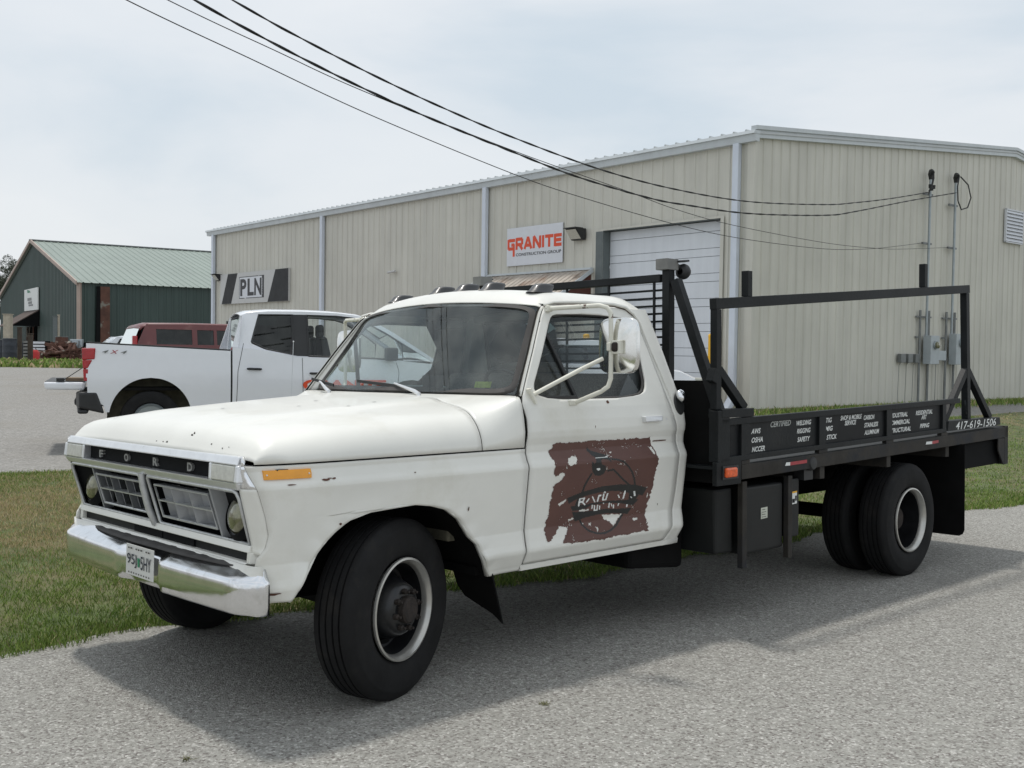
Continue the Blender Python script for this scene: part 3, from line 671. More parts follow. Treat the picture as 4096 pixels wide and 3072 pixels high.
# white lower bar, slots and valance
g = G(); g.hexa([(-.668, -.865, .703), (-.668, .865, .703), (-.62, .865, .703), (-.62, -.865, .703), (-.660, -.865, .731), (-.660, .865, .731), (-.62, .865, .731), (-.62, -.865, .731)])
g.hexa([(-.690, -.80, .632), (-.690, .80, .632), (-.60, .83, .632), (-.60, -.83, .632), (-.668, -.86, .664), (-.668, .86, .664), (-.62, .86, .664), (-.62, -.86, .664)])
for s in (1, -1): g.hexa([(-.668, s * .845, .66), (-.668, s * .872, .66), (-.60, s * .93, .66), (-.60, s * .845, .66), (-.664, s * .845, .706), (-.664, s * .872, .706), (-.60, s * .93, .706), (-.60, s * .845, .706)])
val = mk('lower_grille_panel', g, 'white', truck, bevel=.004)
g = G(); g.box(-.645, -.60, -.86, .86, .655, .71); mk('slot_backing', g, 'panel', val)
for a, b in ((-.245, .055), (.065, .365)):
    g = G(); g.box(-.652, -.645, a, b, .664, .703); mk('air_slot', g, 'dark', val, bevel=.002)
g = G()
for s in (1, -1):
    rows = []
    for z in (.50, .55, .60, .66):
        rows.append([(-.655, s * .955, z), (-.672, s * .935, z), (-.682, s * .90, z), (-.686, s * .85, z), (-.680, s * .78, z), (-.66, 0, z)])
    g.grid(rows)
mk('front_valance', g, 'white', truck, smooth=50, solid=.005)
# --- bumper
def bumper_path(y):
    a = abs(y)
    if a < .80: x = -.772 + .026 * (a / .8) ** 2
    elif a < .94: t = (a - .80) / .14; x = -.746 + .050 * t ** 2.4
    else: t = (a - .94) / .03; x = -.696
    return x
pth = []
for i in range(61):
    y = -.925 + 1.85 * i / 60; x = bumper_path(y)
    if -.16 < y < .262: x += .028 * min(1, (y + .16) / .09, (.262 - y) / .02)
    pth.append((x, y))
pth = [(-.640, -.978), (-.668, -.974), (-.690, -.955)] + pth + [(-.690, .955), (-.668, .974), (-.640, .978)]
sec = [(.030, .474), (.016, .472), (.008, .480), (.002, .505), (0.0, .55), (0.0, .592), (.004, .602), (.014, .609), (.040, .622), (.064, .636), (.075, .645), (.085, .643)]
rows = []
for i, (x, y) in enumerate(pth):
    a = pth[max(0, i - 1)]; b = pth[min(len(pth) - 1, i + 1)]; tx, ty = b[0] - a[0], b[1] - a[1]; l_ = math.hypot(tx, ty); nx, ny = ty / l_, -tx / l_
    if nx < 0 and abs(y) < .9: nx, ny = -nx, -ny
    if abs(y) >= .9: nx, ny = abs(nx), -abs(ny) * (1 if y > 0 else -1)
    k = 1.0 if abs(y) < .93 else .55
    rows.append([(x + nx * d * k, y + ny * d * k, z) for d, z in sec])
bmp = mk('front_bumper', G().grid(rows), 'chrome', truck, smooth=35, solid=.004)
g = G(); rows = []
for i in range(25):
    y = -.64 + 1.44 * i / 24; x = bumper_path(y) + .075; w = .035 * math.sin(PI * i / 24) ** .4
    rows.append([(x - w, y, .630 + .012), (x - w * .3, y, .650 + .004 * math.sin(y * 40)), (x + .03, y, .652), (x + .05, y, .630)])
mk('bumper_rubber', G().grid(rows), 'gasket', bmp, smooth=50, solid=.004)
# plate
g = G(); PY, PZ = -.055, .508
g.prism([(0, 0), (.285, 0), (.285, .136), (0, .136)], lambda a, b, d: (-.770 - d + (b / .136) * .004, PY + a, PZ + b), .003)
pl = mk('licence_plate', g, 'plate', truck, bevel=.001)
g = G(); add_text(g, '95J', lambda a, b, d: (-.7745, PY + .018 + a, PZ + .036 + b), .060, .100, bold=.004)
add_text(g, '5HY', lambda a, b, d: (-.7745, PY + .160 + a, PZ + .036 + b), .060, .105, bold=.004); mk('plate_characters', g, 'ink', pl, recalc=False)
g = G(); g.add([(-.7745, PY + .130, PZ + .045), (-.7745, PY + .150, PZ + .045), (-.7745, PY + .152, PZ + .085), (-.7745, PY + .128, PZ + .085)], [(0, 1, 2, 3)]); mk('plate_emblem', g, 'green_ink', pl, recalc=False)
g = G()
for k in range(9):
    g.add([(-.7745, PY + .03 + k * .026, PZ + .010), (-.7745, PY + .043 + k * .026, PZ + .010), (-.7745, PY + .040 + k * .026, PZ + .016), (-.7745, PY + .033 + k * .026, PZ + .016)], [(0, 1, 2, 3)])
    if k not in (2, 6): g.add([(-.7745, PY + .03 + k * .026, PZ + .118), (-.7745, PY + .046 + k * .026, PZ + .118), (-.7745, PY + .043 + k * .026, PZ + .125), (-.7745, PY + .033 + k * .026, PZ + .125)], [(0, 1, 2, 3)])
mk('plate_border', g, 'rustdark', pl, recalc=False)

# --- cab: doors
gA = lambda z: ip(z, [.44, 1.2, 1.26, 1.303, 1.383, 1.561, 1.70, 1.745, 1.762], [.728, .728, .716, .731, .783, .902, .998, 1.035, 1.075])
gR = lambda z: ip(z, [.47, .50, .58, .66, .75, 1.0, 1.1, 1.2, 1.3, 1.4, 1.54, 1.66, 1.72, 1.75, 1.762], [1.79, 1.80, 1.84, 1.855, 1.868, 1.876, 1.868, 1.835, 1.810, 1.790, 1.765, 1.745, 1.725, 1.69, 1.62])
wL = lambda z: ip(z, [1.278, 1.284, 1.30, 1.33, 1.36, 1.45, 1.54, 1.66, 1.69, 1.705, 1.714, 1.719], [1.00, .90, .835, .815, .825, .890, .952, 1.036, 1.060, 1.085, 1.13, 1.30])
wR = lambda z: ip(z, [1.278, 1.284, 1.295, 1.31, 1.335, 1.366, 1.48, 1.63, 1.67, 1.69, 1.705, 1.714, 1.719], [1.40, 1.52, 1.60, 1.635, 1.655, 1.668, 1.681, 1.684, 1.682, 1.672, 1.645, 1.60, 1.45])
def door(s):
    e = .004
    d1 = fan(zlist(.500, 1.278), [lambda z: gA(z) + e, lambda z: wL(1.278), lambda z: wR(1.278), lambda z: gR(z) - e], [8, 14, 10], s)
    d2 = sheet(None, zlist(1.278, 1.719, .008), lambda z: gA(z) + e, wL, 8, None, sgn=s)
    d3 = sheet(None, zlist(1.278, 1.719, .008), wR, lambda z: gR(z) - e, 10, None, sgn=s)
    d4 = fan(zlist(1.719, 1.762, .008), [lambda z: gA(z) + e, lambda z: wL(1.719), lambda z: wR(1.719), lambda z: gR(z) - e], [8, 6, 10], s)
    d = mk('door', merge([d1, d2, d3, d4]), 'white', truck, smooth=38, solid=.012, weld=True)
    g = G(); g.grid([[(wL(z) - .004, s * (SY(1.2, z) - .018), z), (wL(z) + (wR(z) - wL(z)) * .5, s * (SY(1.2, z) - .018), z), (wR(z) + .004, s * (SY(1.2, z) - .018), z)] for z in zlist(1.276, 1.720, .02)])
    mk('door_window', g, 'glass2', d, smooth=60)
    zz = zlist(1.282, 1.716, .015)
    g = G(); g.tube([(wL(z) + .006, s * (SY(1, z) - .010), z) for z in zz] + [(wR(z) - .008, s * (SY(1, z) - .010), z) for z in zz[::-1]] + [(wL(zz[0]) + .006, s * (SY(1, zz[0]) - .010), zz[0])], .0075, 6)
    mk('window_seal', g, 'gasket', d, smooth=60)
    g = G(); g.bar((1.112, s * (SY(1, 1.285) - .012), 1.280), (.985, s * (SY(1, 1.66) - .012), 1.672), .018, .022, (0, 1, 0)); mk('vent_divider', g, 'vblack', d, bevel=.003)
    g = G(); g.bar((.86, s * (SY(1, 1.292) - .012), 1.290), (1.11, s * (SY(1, 1.286) - .012), 1.290), .016, .02, (0, 1, 0)); mk('vent_seal', g, 'vblack', d, bevel=.003)
    # handle and lock
    y = SY(1.65, 1.166)
    g = G(); g.hexa([(1.570, s * y, 1.148), (1.715, s * y, 1.150), (1.710, s * (y + .034), 1.152), (1.573, s * (y + .034), 1.150), (1.568, s * y, 1.183), (1.742, s * y, 1.183), (1.722, s * (y + .026), 1.180), (1.570, s * (y + .032), 1.180)])
    mk('door_handle', g, 'alu', d, bevel=.005)
    g = G(); g.lathe([(0, .006), (.006, .006), (.011, .004), (.013, 0)], (1.776, s * SY(1.77, 1.157), 1.157), (0, s, 0), 18); mk('door_lock', g, 'alu', d, smooth=50)
    return d
dL = door(1); dR = door(-1)
# sill and gaps
g = G()
for s in (1, -1):
    rows = []
    for x in [.718, .73] + [.9 + .2 * i for i in range(5)] + [1.79, 1.792, 1.93]:
        w = .003 if x in (.718,) else 0
        rows.append([(x, s * .925, .462), (x, s * .952, .466), (x, s * .956, .490), (x, s * .940, .502)])
    g.grid(rows)
mk('sill', g, 'white', truck, smooth=30, solid=.004)
g = G()
for s in (1, -1):
    g.grid([[(gA(z) - .020, s * (SY(.8, z) - .020), z), (gA(z) + .020, s * (SY(.8, z) - .020), z)] for z in zlist(.47, 1.762, .03)])
    g.grid([[(gR(z) - .020, s * (SY(.8, z) - .020), z), (gR(z) + .020, s * (SY(.8, z) - .020), z)] for z in zlist(.49, 1.762, .03)])
mk('door_gap_backing', g, 'gap', truck, recalc=False)  # dark strips behind the door gaps, coloured like the shade inside
# small dark door-front seam strips visible beside hood seam
# cab corner and rear wall
XR = lambda z: ip(z, [.46, .50, .6, 1.1, 1.2, 1.3, 1.5, 1.7, 1.76, 1.80], [1.925, 1.935, 1.955, 1.958, 1.952, 1.938, 1.908, 1.878, 1.865, 1.84])
g = G()
for s in (1, -1):
    rows = []
    for z in zlist(.462, 1.762, .015):
        a, b = gR(z) + .005, XR(z); y = SY(1.9, z); r = [(a + (b - .03 - a) * k / 5, s * y, z) for k in range(6)]
        r += [(b - .012, s * (y - .004), z), (b - .003, s * (y - .014), z), (b, s * (y - .03), z), (b + .002, s * (y - .09), z)]
        rows.append(r)
    g.grid(rows)
zz = zlist(.462, 1.39, .05); g.grid([[(XR(z) + .002, y, z) for y in np.linspace(-(SY(1.9, z) - .08), SY(1.9, z) - .08, 5)] for z in zz])
zz = zlist(1.735, 1.79, .02); g.grid([[(XR(z) + .002, y, z) for y in np.linspace(-(SY(1.9, z) - .08), SY(1.9, z) - .08, 5)] for z in zz])
for s in (1, -1):
    zz = zlist(1.39, 1.735, .04); g.grid([[(XR(z) + .002, s * y, z) for y in np.linspace(.60, SY(1.9, z) - .08, 3)] for z in zz])
cab = mk('cab_shell', g, 'white', truck, smooth=40, solid=.008)
g = G(); g.grid([[(XR(z) + .002, y, z) for y in (-.605, 0, .605)] for z in (1.388, 1.737)]); mk('rear_window', g, 'glass2', cab)
g = G(); zc = [(-.60, 1.41), (-.58, 1.392), (.58, 1.392), (.60, 1.41), (.60, 1.715), (.58, 1.733), (-.58, 1.733), (-.60, 1.715), (-.60, 1.41)]
g.tube([(XR(z) - .002, y, z) for y, z in zc], .013, 8); mk('rear_window_seal', g, 'vblack', cab, smooth=60)
# fuel filler on the cab corner
g = G(); c = (1.905, SY(1.9, 1.245) + .002, 1.245)
g.prism([(math.cos(a) * .040, math.sin(a) * .062 - .004) for a in np.linspace(0, 2 * PI, 24, endpoint=False)], lambda a, b, d: (c[0] + a, c[1] + d - (.16 * b), c[2] + b), .012); ff = mk('filler_grommet', g, 'vblack', cab, smooth=40, bevel=.003)
g = G(); g.lathe([(0, .034), (.012, .033), (.026, .028), (.036, .020), (.040, .010), (.036, 0)], (c[0] + .008, c[1] + .008, c[2] + .034), (.15, 1, .42), 24); mk('filler_cap', g, 'chrome', ff, smooth=50)
# roof
def roofP(x, y):
    yr = abs(y) / .79
    top = 1.872 - .030 * (abs(y) / .6) ** 2 if abs(y) < .6 else 1.842 - .10 * ((abs(y) - .6) / .19) ** 2.3
    base = 1.752 + .040 * (1 - yr ** 2)
    fx0 = 1.040 - .095 * (1 - yr ** 2)
    f = min(1, max(0, (x - fx0) / .26)); f = 1 - (1 - f) ** 3.0
    r = min(1, max(0, (1.878 - x) / .16)); r = 1 - (1 - r) ** 2.6
    k = min(f, 1) * r
    return base + (top - base) * k if top > base else top
ys = [-.79, -.783, -.77, -.75, -.72, -.68, -.63, -.57, -.5, -.4, -.25, -.1]; ys = ys + [0] + [-y for y in ys[::-1]]
rows = []
for i in range(31):
    t = i / 30; t = t ** 1.5 if t < .5 else t ** 1.5; r = []
    for y in ys:
        fx0 = 1.040 - .095 * (1 - (abs(y) / .79) ** 2); x = fx0 + (1.878 - fx0) * t
        ysc = 1 - .040 * max(0, 1 - (x - fx0) / .16) ** 2 - .035 * max(0, 1 - (1.878 - x) / .14) ** 2; r.append((x, y * ysc, roofP(x, y)))
    rows.append(r)
rows.append([(1.880, y * .962, 1.74) for y in ys])
roof = mk('roof', G().grid(rows), 'white', truck, smooth=45, solid=.006)
for s in (1, -1):
    g = G(); g.tube([(1.03, s * .800, 1.757), (1.10, s * .799, 1.774), (1.35, s * .797, 1.784), (1.56, s * .797, 1.783), (1.66, s * .800, 1.770), (1.72, s * .808, 1.735), (1.752, s * .825, 1.69), (1.782, s * .880, 1.54), (1.812, s * .935, 1.40), (1.838, s * .972, 1.29), (1.868, s * .992, 1.19)], [.006, .009, .009, .009, .009, .008, .007, .005, .004, .003, .001], 6)
    mk('drip_rail', g, 'white', roof, smooth=60)
    g = G(); g.tube([(1.075, s * .792, 1.766), (1.35, s * .790, 1.774), (1.58, s * .790, 1.773), (1.67, s * .793, 1.760), (1.72, s * .802, 1.72)], .005, 5); mk('drip_seam', g, 'rust', roof)
# A pillars, windscreen
def wsx(y, t):     # t 0 bottom .. 1 top
    return (.655 + .098 * (abs(y) / .885) ** 2.2) * (1 - t) + (.945 + .095 * (abs(y) / .755) ** 2.2) * t
def wsp(a, t, ins=0.0):     # a in -1..1 across, t up
    hw = (.885 * (1 - t) + .755 * t); y = a * (hw - ins)
    zb = 1.300 + .006 * (1 - a * a); zt = 1.750 + .042 * (1 - a * a)
    z = zb * (1 - t) + zt * t; return (wsx(y, t), y, z)
g = G()
for s in (1, -1):
    rows = []
    for i in range(17):
        t = i / 16; a = wsp(s * 1.0, t); z = a[2]; rows.append([(a[0] + .010, a[1], z), (a[0] - .002, s * (abs(a[1]) + .012), z), ((a[0] * .45 + (gA(z) - .006) * .55), s * (abs(a[1]) * .35 + SY(.8, z) * .65 - .001), z), (gA(z) - .010, s * (SY(.8, z) - .004), z), (gA(z) - .004, s * (SY(.8, z) - .003), z), (gA(z) - .004, s * (SY(.8, z) - .03), z)])
    g.grid(rows)
mk('windscreen_pillar', g, 'white', cab, smooth=60, solid=.004)
ws = mk('windscreen', G().grid([[tuple(np.array(wsp(a, t)) + np.array((-.004, 0, 0))) for a in np.linspace(-1, 1, 25)] for t in np.linspace(0.01, .99, 9)]), 'glass', truck, smooth=60)
def band(pts_out, pts_in, dx=-.012):
    return [[(a[0] + dx * .2, a[1], a[2]), (a[0] + dx, a[1] * .7 + b[1] * .3, a[2] * .7 + b[2] * .3), (b[0] + dx, a[1] * .2 + b[1] * .8, a[2] * .2 + b[2] * .8), (b[0] + dx * .1, b[1], b[2])] for a, b in zip(pts_out, pts_in)]
loop_o, loop_i = [], []
def rr(a, t): return a, t
for k in range(96):
    th = 2 * PI * k / 96; c, s_ = math.cos(th), math.sin(th); e = .13
    a = math.copysign(abs(c) ** e, c); t = .5 + .5 * math.copysign(abs(s_) ** e, s_)
    loop_o.append(wsp(a, t)); ai = a * .955; ti = .5 + (t - .5) * (.865 if t < .5 else .915)
    loop_i.append(wsp(ai, ti))
loop_o.append(loop_o[0]); loop_i.append(loop_i[0])
mk('windscreen_seal', G().grid(band(loop_o, loop_i)), 'gasket', ws, smooth=60)
# wipers
for (p0, pj_, tip, t2) in (((.600, .325, 1.288), (.70, .02, 1.342), (.705, -.33, 1.362), (.70, .13, 1.332)), ((.61, -.52, 1.288), (.715, -.74, 1.345), (.74, -.86, 1.37), (.71, -.58, 1.335))):
    g = G(); g.cyl((p0[0], p0[1], p0[2] - .02), (p0[0], p0[1], p0[2] + .018), .013, .010, 12)
    g.tube([(p0[0], p0[1], p0[2] + .012), (p0[0] + .02, p0[1] - .06, p0[2] + .026), (pj_[0] - .035, pj_[1] + .02, pj_[2] + .008), (pj_[0] - .028, pj_[1], pj_[2] + .010)], [.012, .011, .006, .006], 8)
    w = mk('wiper', g, 'alu', truck, smooth=50)
    g = G(); g.bar((tip[0] - .03, tip[1], tip[2]), (t2[0] - .03, t2[1], t2[2]), .008, .016); mk('wiper_blade', g, 'vblack', w)
# roof marker lamps
for y in (-.60, -.20, .02, .24, .62):
    zr = roofP(1.17, y) - .004; g = G()
    rows = []
    for (sc, h) in ((1.0, 0), (.93, .008), (.86, .012), (.80, .036), (.68, .046), (.45, .050), (.05, .051)):
        rows.append([(1.175 + .040 * h / .05 + math.copysign(abs(math.cos(a)) ** .8, math.cos(a)) * .085 * sc, y + math.copysign(abs(math.sin(a)) ** .8, math.sin(a)) * .046 * sc, zr + h) for a in np.linspace(0, 2 * PI, 25)])
    mk('roof_marker_lamp', g.grid(rows), 'lampblk', truck, smooth=45)
# mirrors
def mirror(s):
    g = G(); yt = .815
    pts = [(1.055, s * yt, 1.737), (1.065, s * .86, 1.739), (1.120, s * 1.10, 1.744), (1.135, s * 1.135, 1.733), (1.146, s * 1.15, 1.705), (1.148, s * 1.15, 1.54), (1.146, s * 1.15, 1.385), (1.138, s * 1.14, 1.345), (1.115, s * 1.11, 1.318), (1.075, s * .975, 1.262)]
    g.tube(pts, .0115, 10); mt = mk('mirror_bracket', g, 'rustywhite', truck, smooth=60)
    g = G(); g.tube([(.790, s * .958, 1.302), (1.00, s * 1.075, 1.425), (1.10, s * 1.140, 1.482)], .0105, 10); g.bar((.765, s * .955, 1.335), (.800, s * .962, 1.262), .012, .05, (0, s, 0)); mk('mirror_strut', g, 'rustywhite', mt, smooth=40)
    g = G(); g.box(1.030, 1.070, s * .795, s * .825, 1.722, 1.752); g.box(1.03, 1.085, s * .962, s * .985, 1.250, 1.275); mk('mirror_foot', g, 'rustywhite', mt, bevel=.004)
    # head: shallow stamped shell facing forward, mirror facing rear
    hy, hzz, hw, hh = s * 1.168, 1.546, .126, .137
    rows = []
    for (sc, dx) in ((1.0, .020), (1.0, .006), (.985, .001), (.95, -.001), (.75, -.006), (.5, -.010), (.25, -.012), (.02, -.0125)):
        rows.append([(1.175 + dx, hy + math.copysign(abs(math.cos(a)) ** .42, math.cos(a)) * hw * sc, hzz + math.copysign(abs(math.sin(a)) ** .42, math.sin(a)) * hh * sc) for a in np.linspace(0, 2 * PI, 49)])
    mk('mirror_head', G().grid(rows), 'mirror', mt, smooth=50)
    g = G(); g.box(1.125, 1.160, s * 1.138, s * 1.162, 1.520, 1.560); g.box(1.140, 1.165, s * 1.16, s * 1.215, 1.505, 1.572); mk('mirror_clamp', g, 'rustywhite', mt, bevel=.004)
    g = G(); g.box(1.128, 1.168, s * 1.165, s * 1.20, 1.515, 1.562); mk('rusty_ball_mount', g, 'rustdark', mt, bevel=.01)
mirror(1); mirror(-1)
# interior
g = G(); g.box(1.22, 1.62, -.74, .74, .80, 1.02); g.hexa([(1.58, -.74, .95), (1.58, .74, .95), (1.78, .74, .95), (1.78, -.74, .95), (1.66, -.73, 1.405), (1.66, .73, 1.405), (1.80, .73, 1.405), (1.80, -.73, 1.405)])
mk('bench_seat', g, 'tweed', truck, bevel=.035, seg=3)
g = G(); g.box(.78, 1.02, -.86, .86, 1.10, 1.30); g.box(.74, .80, -.87, .87, 1.0, 1.305); g.box(.95, 1.06, .18, .60, 1.18, 1.325); mk('dashboard', g, 'dash', truck, bevel=.02)
g = G(); g.grid([[(.80 + .2 * i / 5, -.80 + 1.05 * j / 9, 1.310 + .012 * math.sin(i * 1.7 + j * .9) + (.02 if 3 < j < 8 else 0)) for j in range(10)] for i in range(6)]); mk('dash_towel', g, 'dashcover', truck, smooth=60)
g = G(); g.box(.86, .90, .02, .16, 1.30, 1.395); mk('dash_box', g, 'dash', truck, bevel=.005)
g = G(); g.add([(.805, .52, 1.335), (.805, .645, 1.335), (.815, .645, 1.366), (.815, .52, 1.366)], [(0, 1, 2, 3)]); mk('inspection_sticker', g, mat('green_yellow_sticker', (0.45, 0.55, 0.10), var=.3, vscale=60), ws)
cx, cy, cz = 1.20, .40, 1.275; ax = Vector((.80, 0, .60)).normalized(); e1 = Vector((0, 1, 0)); e2 = ax.cross(e1)
g = G(); g.tube([Vector((cx, cy, cz)) + (e1 * math.cos(a) + e2 * math.sin(a)) * .195 for a in np.linspace(0, 2 * PI, 33)], .012, 8, caps=False)
for a in (.3, PI - .3): g.tube([(cx, cy, cz), Vector((cx, cy, cz)) + (e1 * math.cos(a) + e2 * math.sin(a)) * .19], .011, 6)
g.cyl((cx, cy, cz), (cx - .25, cy, cz - .18), .03, .035, 10); mk('steering_wheel', g, 'vblack', truck, smooth=60)
g = G(); g.grid([[(1.06 + .78 * i / 6, y, 1.765 + .04 * (1 - (y / .76) ** 2)) for y in np.linspace(-.76, .76, 9)] for i in range(7)]); mk('headliner', g, 'curtain', truck, smooth=60)
g = G(); g.box(.74, 1.93, -.90, .90, .50, .53); g.box(1.86, 1.90, -.86, .86, .55, 1.39)
for s in (1, -1): g.grid([[(x, s * (SY(1, z) - .05), z) for x in (.80, 1.3, 1.80)] for z in (.53, 1.0, 1.27)]); g.grid([[(x, s * (SY(1, z) - .045), z) for x in (wR(max(1.28, z)) + .02, XR(z) - .02)] for z in (1.27, 1.5, 1.75)])
mk('cab_trim', g, 'curtain', truck)
# rear view mirror and hanging coat
g = G(); g.box(1.08, 1.10, -.14, .10, 1.655, 1.71); mk('inside_mirror', g, 'vblack', truck, bevel=.008)

# --- wheels
def tyre_g(wd, R=.392, side=1, ri=.218):
    h = wd / 2
    pr = [(ri, h * .72), (ri + .012, h * .86), (.26, h * .98), (.31, h), (.345, h * .96), (.352, h * .955), (.356, h * .93), (R - .018, h * .84), (R - .006, h * .76), (R - .002, h * .70)]
    for a in (.46, .16, -.16, -.46):
        pr += [(R, h * (a + .10)), (R, h * (a + .045)), (R - .010, h * (a + .035)), (R - .010, h * (a - .035)), (R, h * (a - .045))]
    pr += [(R - .002, -h * .70), (R - .006, -h * .76), (R - .018, -h * .84), (.35, -h * .95), (.31, -h), (.26, -h * .98), (ri + .012, -h * .86), (ri, -h * .72), (ri, h * .72)]
    return G().lathe(pr, (0, 0, 0), (0, 1, 0), 72)
def wheel(x, y, s, kind, steer=0.0, wd=.215):
    w = empty('wheel', truck); w.location = (x, -y, .388); w.rotation_euler = (0, 0, steer)
    mk('tyre', tyre_g(wd), 'rubber', w, smooth=30)
    h = wd / 2
    g = G(); g.lathe([(.224, h * .92), (.222, h * 1.0), (.213, h * 1.02), (.204, h * .90), (.198, h * .80), (.196, h * .60)], (0, 0, 0), (0, s, 0), 64); mk('trim_ring', g, 'trimring', w, smooth=40)
    if kind == 'front':
        g = G(); g.lathe([(.196, h * .62), (.190, h * .2), (.182, -.010), (.165, -.012), (.150, .010), (.128, .055), (.116, .085), (.108, .100), (.098, .108), (.060, .110)], (0, 0, 0), (0, s, 0), 64); mk('rim', g, 'rimdark', w, smooth=40)
        g = G(); g.lathe([(.060, .105), (.058, .135), (.050, .142), (0, .142)], (0, 0, 0), (0, s, 0), 32); mk('hub', g, 'rustdark', w, smooth=40)
        nr, na = .083, .108
        for k in range(5):
            a = 2 * PI * k / 5 + .65; g = G(); cxx, czz = .1435 * math.cos(a), .1435 * math.sin(a); t_ = Vector((-math.sin(a), 0, math.cos(a))); r_ = Vector((math.cos(a), 0, math.sin(a))) * .62 + Vector((0, -s, 0)) * .78
            r_.normalize(); nrm = t_.cross(r_); nrm = nrm if nrm.y * s > 0 else -nrm
            pp = [Vector((cxx, s * .0255, czz)) + nrm * .004 + t_ * math.cos(q) * .033 + r_ * math.sin(q) * .022 for q in np.linspace(0, 2 * PI, 20, endpoint=False)]
            g.add(pp, [tuple(range(20))]); mk('hand_hole', g, 'dark', w, recalc=False)
    else:
        g = G(); g.lathe([(.196, h * .62), (.192, 0.0), (.186, -.05), (.180, -.075), (.160, -.088), (.130, -.092), (.07, -.092)], (0, 0, 0), (0, s, 0), 64); mk('rim', g, 'rimdark', w, smooth=40)
        g = G(); g.lathe([(.085, -.092), (.080, .0), (.070, .012), (0, .014)], (0, 0, 0), (0, s, 0), 32); mk('hub', g, 'rustdark', w, smooth=40)
        nr, na = .108, -.090
    for k in range(8):
        a = 2 * PI * k / 8 + .2; g = G(); g.lathe([(.013, 0), (.013, .018), (.009, .022), (.006, .024), (.006, .034), (0, .035)], (nr * math.cos(a), s * na, nr * math.sin(a)), (0, s, 0), 6); mk('lug_nut', g, 'rustdark', w)
    return w
wheel(0.0, .848, 1, 'front', steer=math.radians(19)); wheel(0.0, -.848, -1, 'front', steer=math.radians(17))
AX = 4.255
wheel(AX, 1.078, 1, 'rear'); wheel(AX, -1.078, -1, 'rear')
for s in (1, -1):
    w = empty('inner_wheel', truck); w.location = (AX, -s * .80, .388); mk('tyre', tyre_g(.215), 'rubber', w, smooth=30)
    g = G(); g.lathe([(.215, -.08), (.2, -.05), (.19, .02), (.1, .03), (0, .03)], (0, 0, 0), (0, s, 0), 32); mk('rim', g, 'under', w, smooth=40)
g = G(); g.cyl((AX, -.9, .388), (AX, .9, .388), .05, n=12); g.lathe([(0, -.16), (.13, -.10), (.16, 0), (.13, .10), (0, .16)], (AX, 0, .388), (1, 0, 0), 20); g.cyl((0, -.75, .36), (0, .75, .36), .04, n=10); g.cyl((.9, 0, .5), (AX, 0, .40), .04, n=10); mk('axle', g, 'under', truck, smooth=50)
# front mud flaps
for s in (1, -1):
    g = G(); g.prism([(.66, .56), (.965, .56), (.962, .46), (.955, .23), (.90, .27), (.72, .33), (.68, .38)], lambda a, b, d: (.505 + (.56 - b) * .30 + d, s * a, b), .008); mk('mud_flap', g, 'under', truck)
# ------------------------------------------------------------------ flatbed body, racks
BY = 1.20
def bz(x, z0): return z0 + (x - 2.0) * .0215          # bed rises slightly to the rear
zt_, zb_, zbt, zbb = 1.157, .918, .895, .812
# deck and beams
g = G()
g.hexa([(1.96, -BY + .01, bz(1.96, .885)), (1.96, BY - .01, bz(1.96, .885)), (5.86, BY - .01, bz(5.86, .885)), (5.86, -BY + .01, bz(5.86, .885)), (1.96, -BY + .01, bz(1.96, .900)), (1.96, BY - .01, bz(1.96, .900)), (5.86, BY - .01, bz(5.86, .900)), (5.86, -BY + .01, bz(5.86, .900))])
deck = mk('bed_deck', g, 'bedblack', truck)
def xbar(g, x0, x1, y0, y1, za, zb): g.hexa([(x0, y0, bz(x0, za)), (x0, y1, bz(x0, za)), (x1, y1, bz(x1, za)), (x1, y0, bz(x1, za)), (x0, y0, bz(x0, zb)), (x0, y1, bz(x0, zb)), (x1, y1, bz(x1, zb)), (x1, y0, bz(x1, zb))])
for s in (1, -1):
    g = G(); xbar(g, 2.19, 5.87, min(s * BY, s * (BY - .05)), max(s * BY, s * (BY - .05)), zbb, zbt); mk('bed_side_beam', g, 'beam', truck, bevel=.004)
g = G(); g.box(1.955, 2.185, BY - .03, BY, .795, .925); g.box(1.955, 2.185, -BY, -BY + .03, .795, .925); mk('lamp_bracket', g, 'bedblack', truck, bevel=.003)
for x in (3.05, 3.90, 4.79):
    g = G(); g.box(x, x + .055, -BY + .02, BY - .02, bz(x, .735), bz(x, .811)); mk('cross_member', g, 'beam', truck, bevel=.003)
# side panel assembly (near side)
def side(s):
    y0, y1 = (BY - .035, BY) if s > 0 else (-BY, -BY + .035)
    g = G(); xbar(g, 2.0, 4.99, y0, y1, zt_ - .036, zt_); top = mk('side_rail', g, 'bedblack', truck, bevel=.003)
    g = G(); xbar(g, 2.0, 4.76, y0, y1, zb_, zb_ + .030); mk('side_rail', g, 'bedblack', truck, bevel=.003)
    for a, b in ((2.0, 2.058), (2.188, 2.268), (3.010, 3.088), (3.862, 3.940), (4.700, 4.755)):
        g = G(); xbar(g, a, b, y0 + .001, y1 - .001, zb_ + .0302, zt_ - .0362); mk('side_post', g, 'bedblack', truck)
    for a, b in ((2.19, 2.27), (3.01, 3.11), (3.86, 3.96), (4.68, 4.78)):
        g = G(); xbar(g, a, b, y0 + .002, y1 - .002, zbt + .001, zb_ - .001); mk('side_spacer', g, 'beam', truck)
    ps = []
    for a, b in ((2.05, 2.20), (2.26, 3.02), (3.08, 3.87), (3.93, 4.71)):
        g = G(); q = (y1 - .024, y1 - .018) if s > 0 else (y0 + .018, y0 + .024); xbar(g, a, b, q[0], q[1], zb_ + .02, zt_ - .02); ps.append(mk('side_panel', g, 'panel' if a > 2.9 or a < 2.1 else 'bedblack', truck))
    return ps
ps = side(1); side(-1)
YL = BY - .017
